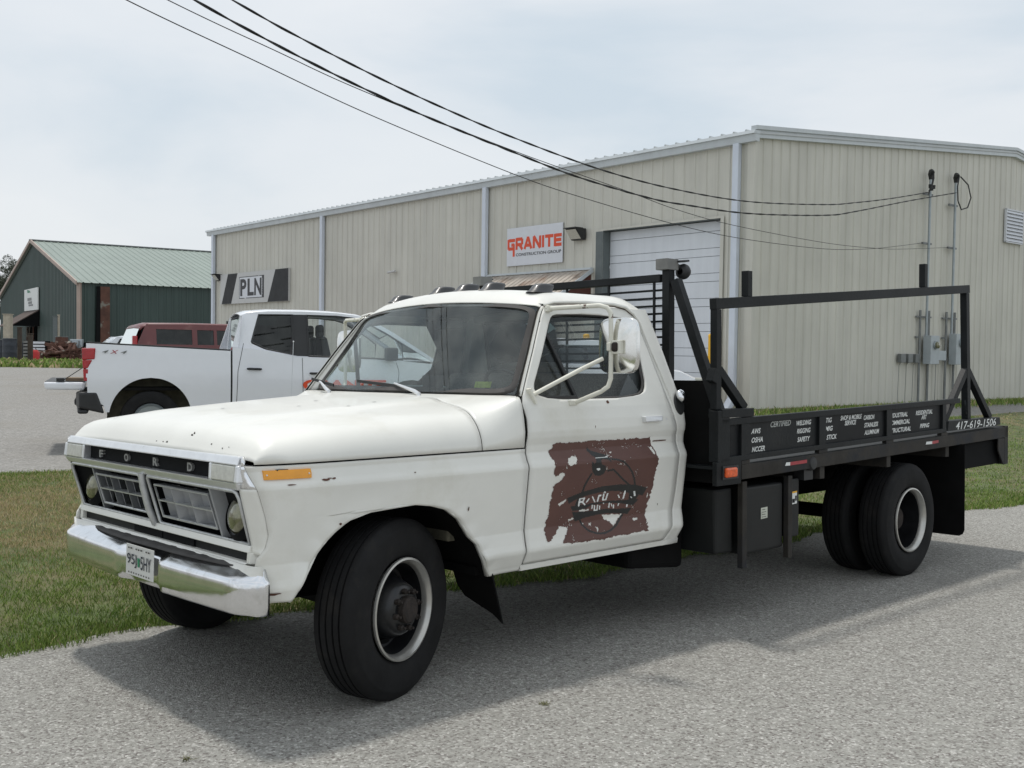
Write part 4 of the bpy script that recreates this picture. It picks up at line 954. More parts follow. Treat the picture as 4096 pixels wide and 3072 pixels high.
def words(parent, lst, m, sz=.030):
    g = G()
    for w, x, z, wd in lst:
        add_text(g, w, lambda a, b, d: (x + .022 + a, YL, bz(x + a, z) + b), sz, wd, shear=.28, bold=.022)
    o = mk('lettering', g, m, parent, recalc=False); return o
words(ps[1], [('AWS', 2.283, 1.058, .095), ('OSHA', 2.287, 1.008, .112), ('NCCER', 2.290, .955, .130)], 'lettwhite')
words(ps[1], [('CERTIFIED', 2.478, 1.085, .215)], 'lettgrey', .033)
words(ps[1], [('WELDING', 2.755, 1.079, .165), ('RIGGING', 2.760, 1.031, .152), ('SAFETY', 2.765, .980, .142)], 'lettwhite', .029)
words(ps[2], [('TIG', 3.092, 1.078, .070), ('MIG', 3.080, 1.026, .094), ('STICK', 3.098, .972, .125), ('SHOP & MOBILE', 3.265, 1.082, .270), ('SERVICE', 3.318, 1.048, .145), ('CARBON', 3.560, 1.070, .142), ('STAINLESS', 3.567, 1.020, .185), ('ALUMINUM', 3.570, .972, .195)], 'lettwhite')
words(ps[3], [('INDUSTRIAL', 3.905, 1.064, .262), ('COMMERCIAL', 3.900, 1.014, .300), ('STRUCTURAL', 3.905, .962, .310), ('RESIDENTIAL', 4.290, 1.064, .255), ('ART', 4.372, 1.030, .085), ('PIPING', 4.352, .970, .145)], 'lettwhite', .031)
# marker lamp, tapes, round filler
g = G(); g.box(2.018, 2.125, BY + .001, BY + .022, .838, .892); ml = mk('bed_marker_lamp', g, 'orange', truck, bevel=.012, seg=3)
g = G(); g.box(2.004, 2.150, BY + .0002, BY + .006, .828, .902); mk('lamp_base', g, 'vblack', ml)
for x, w, r in ((2.625, .055, .185), (4.425, .10, .10)):
    g = G(); g.add([(x, BY + .002, bz(x, .853)), (x + w, BY + .002, bz(x, .852)), (x + w, BY + .002, bz(x, .872)), (x + .012, BY + .002, bz(x, .872))], [(0, 1, 2, 3)]); tp = mk('reflector_tape', g, 'lettwhite', truck, recalc=False)
    g = G(); g.add([(x + w, BY + .002, bz(x, .852)), (x + w + r, BY + .002, bz(x, .856)), (x + w + r, BY + .002, bz(x, .876)), (x + w, BY + .002, bz(x, .872))], [(0, 1, 2, 3)]); mk('red_tape', g, 'red', tp, recalc=False)
g = G(); g.lathe([(0, .02), (.035, .018), (.046, .0), (.046, -.09)], (2.935, BY - .01, .862), (0, 1, 0), 28); g.box(2.885, 2.985, BY - .10, BY - .03, .76, .86); mk('filler_neck', g, 'vblack', truck, smooth=40)
# tail: rear frame drop and gusset
g = G(); g.box(5.80, 5.87, -BY, BY, bz(5.8, .60), bz(5.8, .905))
g.prism([(5.68, bz(5.7, .811)), (5.80, bz(5.7, .811)), (5.80, bz(5.7, .605)), (5.775, bz(5.7, .605)), (5.68, bz(5.7, .72))], lambda a, b, d: (a, BY - d, b), .012)
g.prism([(5.68, bz(5.7, .811)), (5.80, bz(5.7, .811)), (5.80, bz(5.7, .605)), (5.775, bz(5.7, .605)), (5.68, bz(5.7, .72))], lambda a, b, d: (a, -BY + d, b), .012)
mk('tail_frame', g, 'beam', truck, bevel=.003)
g = G(); g.hexa([(5.10, -1.1, bz(5.1, .61)), (5.10, 1.14, bz(5.1, .61)), (5.79, 1.16, bz(5.7, .61)), (5.79, -1.1, bz(5.7, .61)), (5.10, -1.1, bz(5.1, .80)), (5.10, 1.14, bz(5.1, .80)), (5.79, 1.16, bz(5.7, .80)), (5.79, -1.1, bz(5.7, .80))]); mk('tail_box', g, 'dark', truck)
# rear mud flaps
for s in (1, -1):
    pr = [(.66, .88), (1.235, .88), (1.235, .245), (1.222, .215), (1.195, .20), (.70, .20), (.66, .24)]
    g = G(); g.prism(pr, lambda a, b, d: (4.985 + d, s * a, b), .008); mk('rear_mud_flap', g, 'under', truck)
# --- headache rack (in the plane behind the cab)
HX = 2.045
g = G(); g.box(HX - .03, HX + .03, -.755, .755, 1.935, 1.978); hr = mk('headache_rack', g, 'bedblack', truck, bevel=.003)
for s in (1, -1): g = G(); g.box(HX - .026, HX + .026, min(s * .768, s * .820), max(s * .768, s * .820), 1.37, 2.000); mk('rack_post', g, 'bedblack', hr, bevel=.003)
for k in range(12):
    z = 1.888 - k * .0452
    g = G(); g.box(HX - .006, HX + .006, -.754, .754, z - .006, z + .006); mk('rack_bar', g, 'bedblack', hr)
for y in (-.70, -.35, .0, .35, .70):
    g = G(); g.box(HX - .0165, HX - .0065, y - .007, y + .007, 1.372, 1.934); mk('rack_upright', g, 'bedblack', hr)
for s in (1, -1):
    g = G(); g.bar((HX, s * .850, 1.940), (HX, s * 1.155, 1.185), .052, .050, (1, 0, 0)); mk('rack_brace', g, 'bedblack', hr, bevel=.003)
g = G(); g.prism([(-1.10, .80), (1.10, .80), (1.135, .93), (1.135, 1.18), (1.055, 1.368), (-1.055, 1.368), (-1.135, 1.18), (-1.135, .93)], lambda a, b, d: (HX - .012 + d, a, b), .02); mk('bulkhead_plate', g, 'under', hr)
g = G(); g.box(1.965, 2.075, BY - .06, BY + .0, .925, 1.205); g.box(1.965, 2.075, -BY, -BY + .06, .925, 1.205); mk('bulkhead_post', g, 'bedblack', hr, bevel=.003)
for s in (1, -1):
    g = G(); yc = s * .80 - .015; t = .003
    for a, b, c, d in ((-.042, .042, 0, t), (-.042, .042, .062 - t, .062), (-.042, -.042 + t, t, .062 - t), (.042 - t, .042, t, .062 - t)): g.box(HX - .05, HX + .05, yc + a, yc + b, 2.001 + c, 2.001 + d)
    g.box(HX - .052, HX - .050, yc - .042, yc + .042, 2.001, 2.063)
    bx = mk('lamp_mount_tube', g, 'crate', hr)
    g = G(); g.lathe([(0, .045), (.030, .036), (.043, .015), (.046, 0), (.040, -.02), (.02, -.03)], (HX + .09, s * .83, 1.995), (1, 0, 0), 28); g.cyl((HX + .05, s * .81, 2.03), (HX + .09, s * .83, 2.01), .014, n=8); g.bar((HX + .04, s * .83, 2.05), (HX + .10, s * .85, 2.055), .05, .01)
    mk('work_lamp', g, 'vblack', bx, smooth=40)
# --- ladder rack on the near side
LY = BY - .045
def zr(x): return 1.787 + (x - 1.98) * .0795
lr_g = G(); lr_g.bar((1.975, LY, zr(1.975)), (5.19, LY, zr(5.19)), .045, .060); lr = mk('side_rack', lr_g, 'bedblack', truck, bevel=.003)
g = G(); g.bar((2.005, LY, 1.21), (2.005, LY, zr(2.005) - .030), .046, .044, (0, 1, 0)); mk('rack_post', g, 'bedblack', lr, bevel=.003)
g = G(); g.bar((5.192, LY, 1.05), (5.150, LY, zr(5.15) - .030), .055, .050, (0, 1, 0)); mk('rack_post', g, 'bedblack', lr, bevel=.003)
for (xc, zk, xa, xb, zf) in ((2.005, 1.43, 1.965, 2.265, 1.212), (5.178, 1.43, 4.80, 5.60, 1.058)):
    for xx in (xa, xb):
        g = G(); g.bar((xc + (.012 if xx > xc else -.012), LY, zk), (xx, LY, zf if xx != 1.965 else 1.36), .05, .045, (0, 1, 0)); mk('rack_leg', g, 'bedblack', lr, bevel=.003)
g = G(); g.box(2.0, 2.305, LY - .045, BY + .002, 1.165, 1.213); mk('rack_foot', g, 'bedblack', lr, bevel=.003)
g = G(); g.hexa([(4.772, LY - .04, .985), (4.772, BY + .002, .985), (5.715, BY + .002, 1.0), (5.715, LY - .04, 1.0), (4.79, LY - .04, 1.058), (4.79, BY + .002, 1.058), (5.70, BY + .002, 1.060), (5.70, LY - .04, 1.060)]); ft = mk('rack_foot', g, 'bedblack', lr, bevel=.003)
g = G(); add_text(g, '417-619-1506', lambda a, b, d: (4.905 + a, BY + .0035, .990 + b + a * .010), .058, .715, shear=.22, bold=.006); mk('phone_number', g, 'lettwhite', ft, recalc=False)
for x, h in ((2.297, .175), (4.47, .195)):
    g = G(); g.bar((x, LY, zr(x) + .030), (x, LY, zr(x) + h), .045, .045, (0, 1, 0)); mk('rack_stub', g, 'bedblack', lr, bevel=.003)
g = G(); g.tube([(5.10, LY + .03, 1.20), (5.085, LY + .04, 1.17), (5.09, LY + .04, 1.12), (5.12, LY + .03, 1.10)], .006, 6); mk('tie_ring', g, 'bedblack', lr)
g = G(); g.box(2.06, 2.10, BY - .14, BY - .08, 1.155, 1.26); g.box(2.09, 2.14, BY - .13, BY - .09, 1.215, 1.24); mk('vice_bracket', g, 'rustdark', truck, bevel=.006)
# --- under-bed boxes
g = G(); g.hexa([(2.085, .62, .395), (2.085, 1.10, .395), (2.225, 1.12, .395), (2.225, .62, .395), (2.075, .62, .76), (2.075, 1.10, .76), (2.215, 1.12, .765), (2.215, .62, .765)]); mk('side_tank', g, 'tankgrey', truck, bevel=.015)
g = G(); g.box(2.285, 2.69, .62, 1.15, .375, .765); tb = mk('tool_box', g, 'tankgrey', truck, bevel=.018, seg=3)
g = G(); g.add([(2.452, 1.1525, .565), (2.520, 1.1525, .568), (2.520, 1.1525, .632), (2.452, 1.1525, .630)], [(0, 1, 2, 3)]); stk = mk('pale_label', g, 'sticker', tb, recalc=False)
g = G()
for k in range(4): g.add([(2.462, 1.1535, .575 + k * .014), (2.505 - .01 * (k % 2), 1.1535, .575 + k * .014), (2.505 - .01 * (k % 2), 1.1535, .578 + k * .014), (2.462, 1.1535, .578 + k * .014)], [(0, 1, 2, 3)])
mk('label_print', g, 'rustdark', stk, recalc=False)
for x, zb2 in ((2.235, .31), (2.705, .312)):
    g = G(); g.box(x, x + .045, 1.14, 1.175, zb2, .80); mk('hanger_post', g, 'beam', truck, bevel=.003)
g = G(); g.box(2.76, 2.865, .62, 1.15, .425, .775); sb = mk('battery_box', g, 'tankgrey', truck, bevel=.01)
g = G(); g.add([(2.782, 1.1525, .622), (2.835, 1.1525, .624), (2.835, 1.1525, .700), (2.782, 1.1525, .698)], [(0, 1, 2, 3)]); wl = mk('warning_label', g, 'lettwhite', sb, recalc=False)
g = G(); g.add([(2.782, 1.1532, .688), (2.835, 1.1532, .690), (2.835, 1.1532, .700), (2.782, 1.1532, .698)], [(0, 1, 2, 3)]); mk('label_strip', g, 'yellow', wl, recalc=False)
g = G(); g.add([(2.785, 1.1532, .630), (2.812, 1.1532, .631), (2.812, 1.1532, .655), (2.785, 1.1532, .654)], [(0, 1, 2, 3)]); g.add([(2.815, 1.1532, .640), (2.832, 1.1532, .641), (2.832, 1.1532, .672), (2.815, 1.1532, .671)], [(0, 1, 2, 3)]); mk('label_print', g, 'panel', wl, recalc=False)
g = G(); g.box(1.98, 2.9, -.9, .62, .33, .60); g.hexa([(1.62, .30, .34), (1.62, .86, .34), (2.06, .90, .30), (2.06, .30, .30), (1.62, .30, .50), (1.62, .86, .50), (2.06, .90, .75), (2.06, .30, .75)]); mk('fuel_tank', g, 'under', truck, bevel=.03)
g = G(); g.box(3.0, 5.3, -.5, .5, .66, .80); mk('sub_frame', g, 'under', truck)

# --- peeling decal on the near door (flat print, follows the door skin)
src = [(230, 80), (1645, 0), (1610, 1370), (350, 1555)]; dst = [(.916, 1.069), (1.649, 1.064), (1.632, .566), (.975, .573)]
A_, b_ = [], []
for (x, y), (X, Z) in zip(src, dst):
    A_.append([x, y, 1, 0, 0, 0, -X * x, -X * y]); b_.append(X); A_.append([0, 0, 0, x, y, 1, -Z * x, -Z * y]); b_.append(Z)
Hm = np.append(np.linalg.solve(np.array(A_), np.array(b_)), 1).reshape(3, 3); Hi = np.linalg.inv(Hm)
DX0, DX1, DZ0, DZ1, ST = .84, 1.70, .545, 1.085, .003
nx, nz = int((DX1 - DX0) / ST), int((DZ1 - DZ0) / ST)
gxx, gzz = np.meshgrid(DX0 + (np.arange(nx) + .5) * ST, DZ0 + (np.arange(nz) + .5) * ST)
q = np.stack([gxx, gzz, np.ones_like(gxx)], -1) @ Hi.T; px, py = q[..., 0] / q[..., 2], q[..., 1] / q[..., 2]
def inpoly(poly, x, y):
    r = np.zeros(x.shape, bool); n = len(poly)
    for i in range(n):
        (x1, y1), (x2, y2) = poly[i], poly[(i + 1) % n]
        if y1 == y2: continue
        c = ((y1 > y) != (y2 > y)) & (x < (x2 - x1) * (y - y1) / (y2 - y1) + x1); r ^= c
    return r
def inline(pts, w, x, y):
    r = np.zeros(x.shape, bool)
    for (x1, y1), (x2, y2) in zip(pts, pts[1:]):
        L2 = (x2 - x1) ** 2 + (y2 - y1) ** 2; t = np.clip(((x - x1) * (x2 - x1) + (y - y1) * (y2 - y1)) / L2, 0, 1)
        r |= np.hypot(x - x1 - t * (x2 - x1), y - y1 - t * (y2 - y1)) < w
    return r
jx = px + (vn(px, py, 1 / 28., 1) - .5) * 26 + (vn(px, py, 1 / 9., 2) - .5) * 10; jy = py + (vn(px, py, 1 / 28., 3) - .5) * 26 + (vn(px, py, 1 / 9., 4) - .5) * 10
brown = inpoly([(215, 95), (270, 75), (600, 60), (632, 82), (650, 58), (1000, 35), (1645, 0), (1650, 90), (1695, 200), (1700, 290), (1725, 330), (1715, 385), (1700, 400), (1690, 520), (1675, 700), (1650, 830), (1610, 990), (1590, 1130), (1600, 1250), (1610, 1370), (1500, 1375), (1290, 1420), (1100, 1450), (940, 1500), (850, 1500), (600, 1540), (350, 1560), (370, 1500), (430, 1380), (435, 1320), (400, 1305), (320, 1310), (280, 1370), (270, 1420), (200, 1470), (185, 1530), (140, 1535), (110, 1450), (110, 1330), (130, 1210), (170, 1110), (160, 1080), (170, 900), (190, 720), (250, 660), (310, 620), (355, 530), (300, 510), (260, 545), (195, 570), (190, 450), (190, 330), (155, 270), (150, 200), (195, 160)], jx, jy)
for h in ([(390, 330), (430, 300), (480, 275), (520, 262), (542, 300), (530, 340), (480, 395), (430, 415), (400, 395)], [(290, 1000), (280, 970), (360, 915), (405, 905), (400, 930), (310, 1005)], [(450, 1230), (460, 1205), (520, 1180), (545, 1200), (480, 1240)],
          [(1390, 1210), (1410, 1185), (1475, 1175), (1470, 1205), (1420, 1235)], [(950, 1140), (1100, 1125), (1250, 1125), (1200, 1200), (1110, 1310), (1080, 1270), (1040, 1230), (970, 1190)], [(1610, 130), (1650, 140), (1680, 200), (1665, 240), (1640, 200)],
          [(1600, 800), (1622, 840), (1600, 885), (1588, 850)], [(845, 1310), (885, 1315), (877, 1385), (862, 1385)], [(640, 1250), (690, 1255), (680, 1285), (655, 1280)], [(755, 1250), (800, 1265), (770, 1300), (750, 1290)], [(540, 1110), (590, 1105), (580, 1140), (540, 1145)], [(600, 1078), (755, 1050), (745, 1080), (610, 1095)], [(1030, 195), (1055, 200), (1045, 222), (1028, 215)], [(340, 410), (360, 410), (380, 460), (360, 450)]):
    brown &= ~inpoly(h, jx, jy)
brown &= ~(vn(px, py, 1 / 11., 9) * vn(px, py, 1 / 90., 8) > .70)
blk = inpoly([(405, 890), (620, 800), (900, 720), (1150, 685), (1400, 690), (1585, 735), (1530, 850), (1400, 825), (1150, 780), (900, 800), (700, 850), (580, 885), (440, 975)], px, py)
blk |= inpoly([(470, 1010), (560, 1005), (800, 965), (1050, 930), (1250, 920), (1480, 900), (1400, 995), (1200, 965), (1000, 960), (780, 990), (690, 1050), (500, 1080)], px, py)
blk |= inpoly([(500, 1100), (760, 1085), (1000, 1050), (1200, 1050), (1380, 1030), (1330, 1125), (1100, 1110), (900, 1130), (700, 1180), (550, 1240)], px, py)
blk |= inpoly([(560, 900), (640, 870), (600, 1060), (520, 1060)], px, py) | inpoly([(1330, 800), (1480, 820), (1400, 980), (1320, 960)], px, py)
for ln in ([(1032, 312), (1120, 320), (1210, 355), (1290, 430), (1345, 510), (1380, 600), (1400, 690)], [(740, 530), (690, 620), (650, 710), (630, 790)], [(625, 1220), (660, 1290), (740, 1370), (860, 1410), (960, 1408), (1060, 1365), (1150, 1290), (1250, 1140)], [(980, 485), (1060, 465), (1120, 520), (1200, 600), (1310, 690)]):
    blk |= inline(ln, 13, px, py)
blk |= inpoly([(710, 90), (720, 150), (760, 190), (860, 220), (960, 250), (1010, 300), (1020, 360), (980, 320), (900, 310), (870, 330), (880, 390), (940, 410), (950, 470), (920, 530), (860, 560), (790, 550), (750, 490), (730, 400), (735, 340), (770, 380), (800, 350), (800, 290), (750, 250), (705, 190)], px, py)
gl = inpoly([(800, 293), (980, 272), (980, 282), (800, 303)], px, py) | (np.hypot((px - 835), (py - 460) * 1.5) < 26)
lt = np.zeros_like(blk)
for ln, w in (([(600, 905), (590, 1000)], 13), ([(600, 900), (665, 890), (650, 940), (605, 950)], 11), ([(640, 950), (680, 985)], 11), ([(735, 900), (700, 950)], 9), ([(785, 870), (825, 945)], 10), ([(865, 935), (880, 850), (905, 850)], 11), ([(950, 830), (940, 915), (985, 915), (1005, 825)], 11), ([(1165, 845), (1185, 880)], 9), ([(1262, 790), (1245, 890)], 12), ([(1400, 795), (1412, 850)], 13), ([(1355, 870), (1370, 885)], 7),
              ([(790, 995), (790, 1040)], 9), ([(825, 1000), (828, 1075), (868, 1070), (872, 1000)], 9), ([(905, 1010), (905, 1050)], 9), ([(1045, 970), (1040, 1025)], 10), ([(1075, 975), (1085, 1010)], 7), ([(1110, 990), (1110, 1035)], 7), ([(1185, 970), (1175, 1000)], 7), ([(1310, 990), (1308, 1015)], 10), ([(960, 800), (968, 806)], 10), ([(955, 965), (962, 970)], 6)):
    lt |= inline(ln, w, px, py)
cls = np.zeros(px.shape, int); cls[brown] = 1; cls[blk & (brown | True)] = 2; cls[lt] = 3; cls[gl] = 3
def runs(c, m, off, name, parent):
    g = G()
    for j in range(nz):
        row = (cls[j] == c); d = np.diff(np.concatenate([[0], row.astype(int), [0]])); st, en = np.where(d == 1)[0], np.where(d == -1)[0]
        z0, z1 = DZ0 + j * ST, DZ0 + (j + 1) * ST; y0, y1 = SY(1.2, z0) + off, SY(1.2, z1) + off
        for a, b in zip(st, en):
            xa, xb = DX0 + a * ST, DX0 + b * ST; g.add([(xa, y0, z0), (xb, y0, z0), (xb, y1, z1), (xa, y1, z1)], [(0, 1, 2, 3)])
    return mk(name, g, m, parent, recalc=False)
dc = runs(1, 'decal', .0078, 'door_decal', dL); runs(2, 'decalblk', .0080, 'decal_emblem', dL); runs(3, 'lettwhite', .0082, 'decal_letters', dL)
# scrapes: red primer spots on the near door and fender
g = G()
for x, z, w, h in ((1.32, 1.262, .012, .010), (1.72, 1.045, .085, .004), (-.40, .985, .018, .006), (-.38, .990, .012, .003), (-.36, .988, .01, .004), (-.61, .548, .03, .006), (.36, .80, .006, .012), (-.33, .80, .006, .006), (1.20, 1.14, .003, .008), (1.72, .70, .004, .008), (.05, .985, .006, .003), (-.55, .975, .02, .003)):
    n = 9; y = (SYF(x, z) if x < .7 else SY(x, z)) + .0075; vs = []
    for i in range(n):
        a = 2 * PI * i / n; r = random.uniform(.6, 1.1); dz_ = math.sin(a) * h * r; xx = x + math.cos(a) * w * r
        vs.append((xx, (SYF(xx, z + dz_) if x < .7 else SY(xx, z + dz_)) + .0075, z + dz_))
    g.add(vs, [tuple(range(n))])
mk('paint_scrape', g, M['rust'], dL, recalc=False)
FLIP = False
# ------------------------------------------------------------------ stone-coloured metal warehouse
B0 = math.radians(40.21314442767424)
gv = np.array([math.cos(B0), math.sin(B0)]); lv = np.array([-math.sin(B0), math.cos(B0)])
CB = np.array([4.78667579, 20.94691314])
def bw(a, b, z):            # a: along gable from corner (+), b: along long wall from corner (+), z
    p = CB + gv * a + lv * b; return (p[0], p[1], z)
ZB, ZE, ZR, WG, LL = .30, 5.80, 6.90, 22.6, 25.6
wh = empty('warehouse', loc=bw(0, 0, .3)); tag(wh, 'large stone-coloured ribbed metal warehouse with white overhead door behind the truck', 'warehouse')
def P(o, root):
    o.parent = root; o.matrix_parent_inverse = Matrix.Translation(-Vector(root.location)); return o
bpy.context.view_layer.update()
def rib(vs0, vs1, lo, hi, fn, out):
    """ribbed sheet between s=vs0..vs1; lo/hi give z range; fn(s, d, z)"""
    g = G(); pr = []
    k0 = int(math.floor(vs0 / .3048)) - 1; k1 = int(math.ceil(vs1 / .3048)) + 1
    for k in range(k0, k1):
        c = k * .3048
        for o_, d in ((-.150, 0), (-.034, 0), (-.014, .022), (.014, .022), (.034, 0)):
            s = c + o_
            if vs0 <= s <= vs1: pr.append((s, d))
    pr = [(vs0, 0)] + pr + [(vs1, 0)]
    g.grid([[fn(s, d, lo(s)) for s, d in pr], [fn(s, d, hi(s)) for s, d in pr]]); return g
lw = lambda s, d, z: bw(-d, s, z); gw = lambda s, d, z: bw(s, -d, z)
rake = lambda s: ZE + .05 + (ZR - ZE) * (1 - abs(s - WG / 2) / (WG / 2))
P(mk('long_wall', merge([rib(0, .79, lambda s: ZB, lambda s: ZE, lw, 0), rib(.79, 4.19, lambda s: 4.31, lambda s: ZE, lw, 0), rib(4.19, 6.2, lambda s: ZB, lambda s: ZE, lw, 0), rib(7.3, LL, lambda s: ZB, lambda s: ZE, lw, 0), rib(6.2, 7.3, lambda s: 2.5, lambda s: ZE, lw, 0)]), 'wall', recalc=False), wh)
P(mk('gable_wall', rib(0, WG, lambda s: ZB + .10, rake, gw, 0), 'wall', recalc=False), wh)
P(mk('back_wall', G().add([bw(WG, 0, ZB), bw(WG, LL, ZB), bw(WG, LL, ZE), bw(WG, 0, ZE), bw(0, LL, ZB), bw(0, LL, ZE), bw(WG / 2, LL, ZR)], [(0, 1, 2, 3), (4, 1, 2, 6, 5)]), 'wall'), wh)
g = G()
for s0, s1 in ((-.10, WG / 2), (WG + .10, WG / 2)):
    h0 = ZE + .05 + (-.10) * (ZR - ZE) / (WG / 2)
    g.hexa([bw(s0, -.12, h0 + .06), bw(s1, -.12, ZR + .11), bw(s1, LL + .15, ZR + .11), bw(s0, LL + .15, h0 + .06), bw(s0, -.12, h0 + .10), bw(s1, -.12, ZR + .15), bw(s1, LL + .15, ZR + .15), bw(s0, LL + .15, h0 + .10)])
rf = P(mk('roof', g, 'roofm'), wh)
g = G()                                                 # rake trim on the gable, two-step fascia
for s0, s1 in ((-.12, WG / 2), (WG / 2, WG + .12)):
    za, zb = rake(max(0, s0)), rake(min(WG, s1))
    g.hexa([bw(s0, -.10, za - .03), bw(s1, -.10, zb - .03), bw(s1, -.0, zb - .03), bw(s0, -.0, za - .03), bw(s0, -.10, za + .13), bw(s1, -.10, zb + .13), bw(s1, 0, zb + .13), bw(s0, 0, za + .13)])
    g.hexa([bw(s0, -.14, za + .13), bw(s1, -.14, zb + .13), bw(s1, 0, zb + .13), bw(s0, 0, za + .13), bw(s0, -.14, za + .21), bw(s1, -.14, zb + .21), bw(s1, 0, zb + .21), bw(s0, 0, za + .21)])
P(mk('rake_trim', g, 'trim'), rf)
g = G(); g.hexa([bw(-.13, -.12, 5.755), bw(0, -.12, 5.755), bw(0, LL + .15, 5.755), bw(-.13, LL + .15, 5.755), bw(-.15, -.12, 5.90), bw(0, -.12, 5.90), bw(0, LL + .15, 5.90), bw(-.15, LL + .15, 5.90)])
g.hexa([bw(-.19, -.13, 5.90), bw(-.0, -.13, 5.90), bw(-.0, LL + .2, 5.90), bw(-.19, LL + .2, 5.90), bw(-.17, -.13, 5.965), bw(-.0, -.13, 5.965), bw(-.0, LL + .2, 5.965), bw(-.17, LL + .2, 5.965)])
P(mk('eave_gutter', g, 'trim'), wh)
g = G()
for k in range(int(LL / .3048)):
    s = .1 + k * .3048; g.hexa([bw(-.16, s - .03, 5.966), bw(-.05, s - .03, 5.966), bw(-.05, s + .03, 5.966), bw(-.16, s + .03, 5.966), bw(-.16, s - .015, 6.0), bw(-.05, s - .015, 6.0), bw(-.05, s + .015, 6.0), bw(-.16, s + .015, 6.0)])
P(mk('roof_rib_end', g, 'roofm'), rf)
g = G(); g.hexa([bw(-.045, -.045, ZB), bw(.07, -.045, ZB), bw(.07, .0, ZB), bw(-.045, 0, ZB), bw(-.045, -.045, 5.78), bw(.07, -.045, 5.78), bw(.07, 0, 5.78), bw(-.045, 0, 5.78)]); g.hexa([bw(-.046, .0, ZB), bw(.0, .0, ZB), bw(.0, .13, ZB), bw(-.046, .13, ZB), bw(-.046, 0, 5.755), bw(0, 0, 5.755), bw(0, .13, 5.755), bw(-.046, .13, 5.755)])
P(mk('corner_trim', g, 'wall'), wh)
for s in (.355, 8.49, 16.94, 25.22):
    g = G(); g.hexa([bw(-.155, s - .075, .55), bw(-.045, s - .075, .55), bw(-.045, s + .075, .55), bw(-.155, s + .075, .55), bw(-.155, s - .075, 5.76), bw(-.045, s - .075, 5.76), bw(-.045, s + .075, 5.76), bw(-.155, s + .075, 5.76)])
    g.hexa([bw(-.40, s - .075, .33), bw(-.34, s - .075, .30), bw(-.34, s + .075, .30), bw(-.40, s + .075, .33), bw(-.155, s - .075, .62), bw(-.045, s - .075, .52), bw(-.045, s + .075, .52), bw(-.155, s + .075, .62)])
    P(mk('downspout', g, 'spout', bevel=.01), wh)
g = G(); g.hexa([bw(-.02, -.03, -.1), bw(WG + .02, -.03, -.1), bw(WG + .02, .06, -.1), bw(-.02, .06, -.1), bw(-.02, -.03, .40), bw(WG + .02, -.03, .40), bw(WG + .02, .06, .40), bw(-.02, .06, .40)]); g.hexa([bw(-.028, .06, -.1), bw(.05, .06, -.1), bw(.05, LL, -.1), bw(-.028, LL, -.1), bw(-.028, .06, .31), bw(.05, .06, .31), bw(.05, LL, .31), bw(-.028, LL, .31)])
P(mk('foundation', g, 'concrete'), wh)
# overhead door
g = G(); D = .20
g.add([bw(-.035, 4.42, ZB), bw(-.035, 4.19, ZB), bw(-.035, 4.19, 4.31), bw(-.035, 4.42, 4.31 + .05), bw(-.035, .70, 4.36), bw(-.035, .79, 4.31), bw(-.035, .79, ZB), bw(-.035, .70, ZB)], [(0, 1, 2, 3), (3, 2, 5, 4), (4, 5, 6, 7)])
fr_ = P(mk('door_trim', g, 'wall', recalc=False), wh)
g = G(); g.add([bw(-.035, 4.19, ZB), bw(D, 4.19, ZB), bw(D, 4.19, 4.31), bw(-.035, 4.19, 4.31), bw(-.035, .79, ZB), bw(D, .79, ZB), bw(D, .79, 4.31), bw(-.035, .79, 4.31), bw(-.04, 4.42, ZB), bw(-.04, 4.19, ZB), bw(-.04, 4.19, 4.30), bw(-.04, 4.42, 4.30)], [(0, 1, 2, 3), (4, 5, 6, 7), (3, 2, 6, 7), (8, 9, 10, 11)])
P(mk('door_jamb', g, 'jamb', recalc=False), wh)
od = P(mk('overhead_door', G().hexa([bw(D + .04, .79, ZB), bw(D + .06, .79, ZB), bw(D + .06, 4.19, ZB), bw(D + .04, 4.19, ZB), bw(D + .04, .79, 4.31), bw(D + .06, .79, 4.31), bw(D + .06, 4.19, 4.31), bw(D + .04, 4.19, 4.31)]), 'jamb'), wh)
z = 4.30; k = 0
while z > .4:
    za = max(ZB, z - .352 if k % 2 else z - .176); g = G()
    if k == 0: za = 4.09
    g.hexa([bw(D, .80, za + .004), bw(D + .038, .80, za + .004), bw(D + .038, 4.185, za + .004), bw(D, 4.185, za + .004), bw(D, .80, z - .005), bw(D + .038, .80, z - .005), bw(D + .038, 4.185, z - .005), bw(D, 4.185, z - .005)])
    o = mk('door_panel', g, 'ohdoor', bevel=.004); o.parent = od; z = za; k += 1
g = G(); g.hexa([bw(-.01, 22.9, 1.2), bw(-.03, 22.9, 1.2), bw(-.03, 24.07, 1.2), bw(-.01, 24.07, 1.2), bw(-.01, 22.9, 2.42), bw(-.03, 22.9, 2.42), bw(-.03, 24.07, 2.42), bw(-.01, 24.07, 2.42)])
wi = P(mk('office_window', g, 'dark'), wh)
g = G(); g.bar(bw(-.045, 22.86, 2.42), bw(-.045, 24.11, 2.42), .05, .05); g.bar(bw(-.045, 24.09, 1.2), bw(-.045, 24.09, 2.42), .05, .05); g.bar(bw(-.045, 23.5, 1.2), bw(-.045, 23.5, 2.42), .03, .03); P(mk('window_frame', g, 'vblack'), wh)
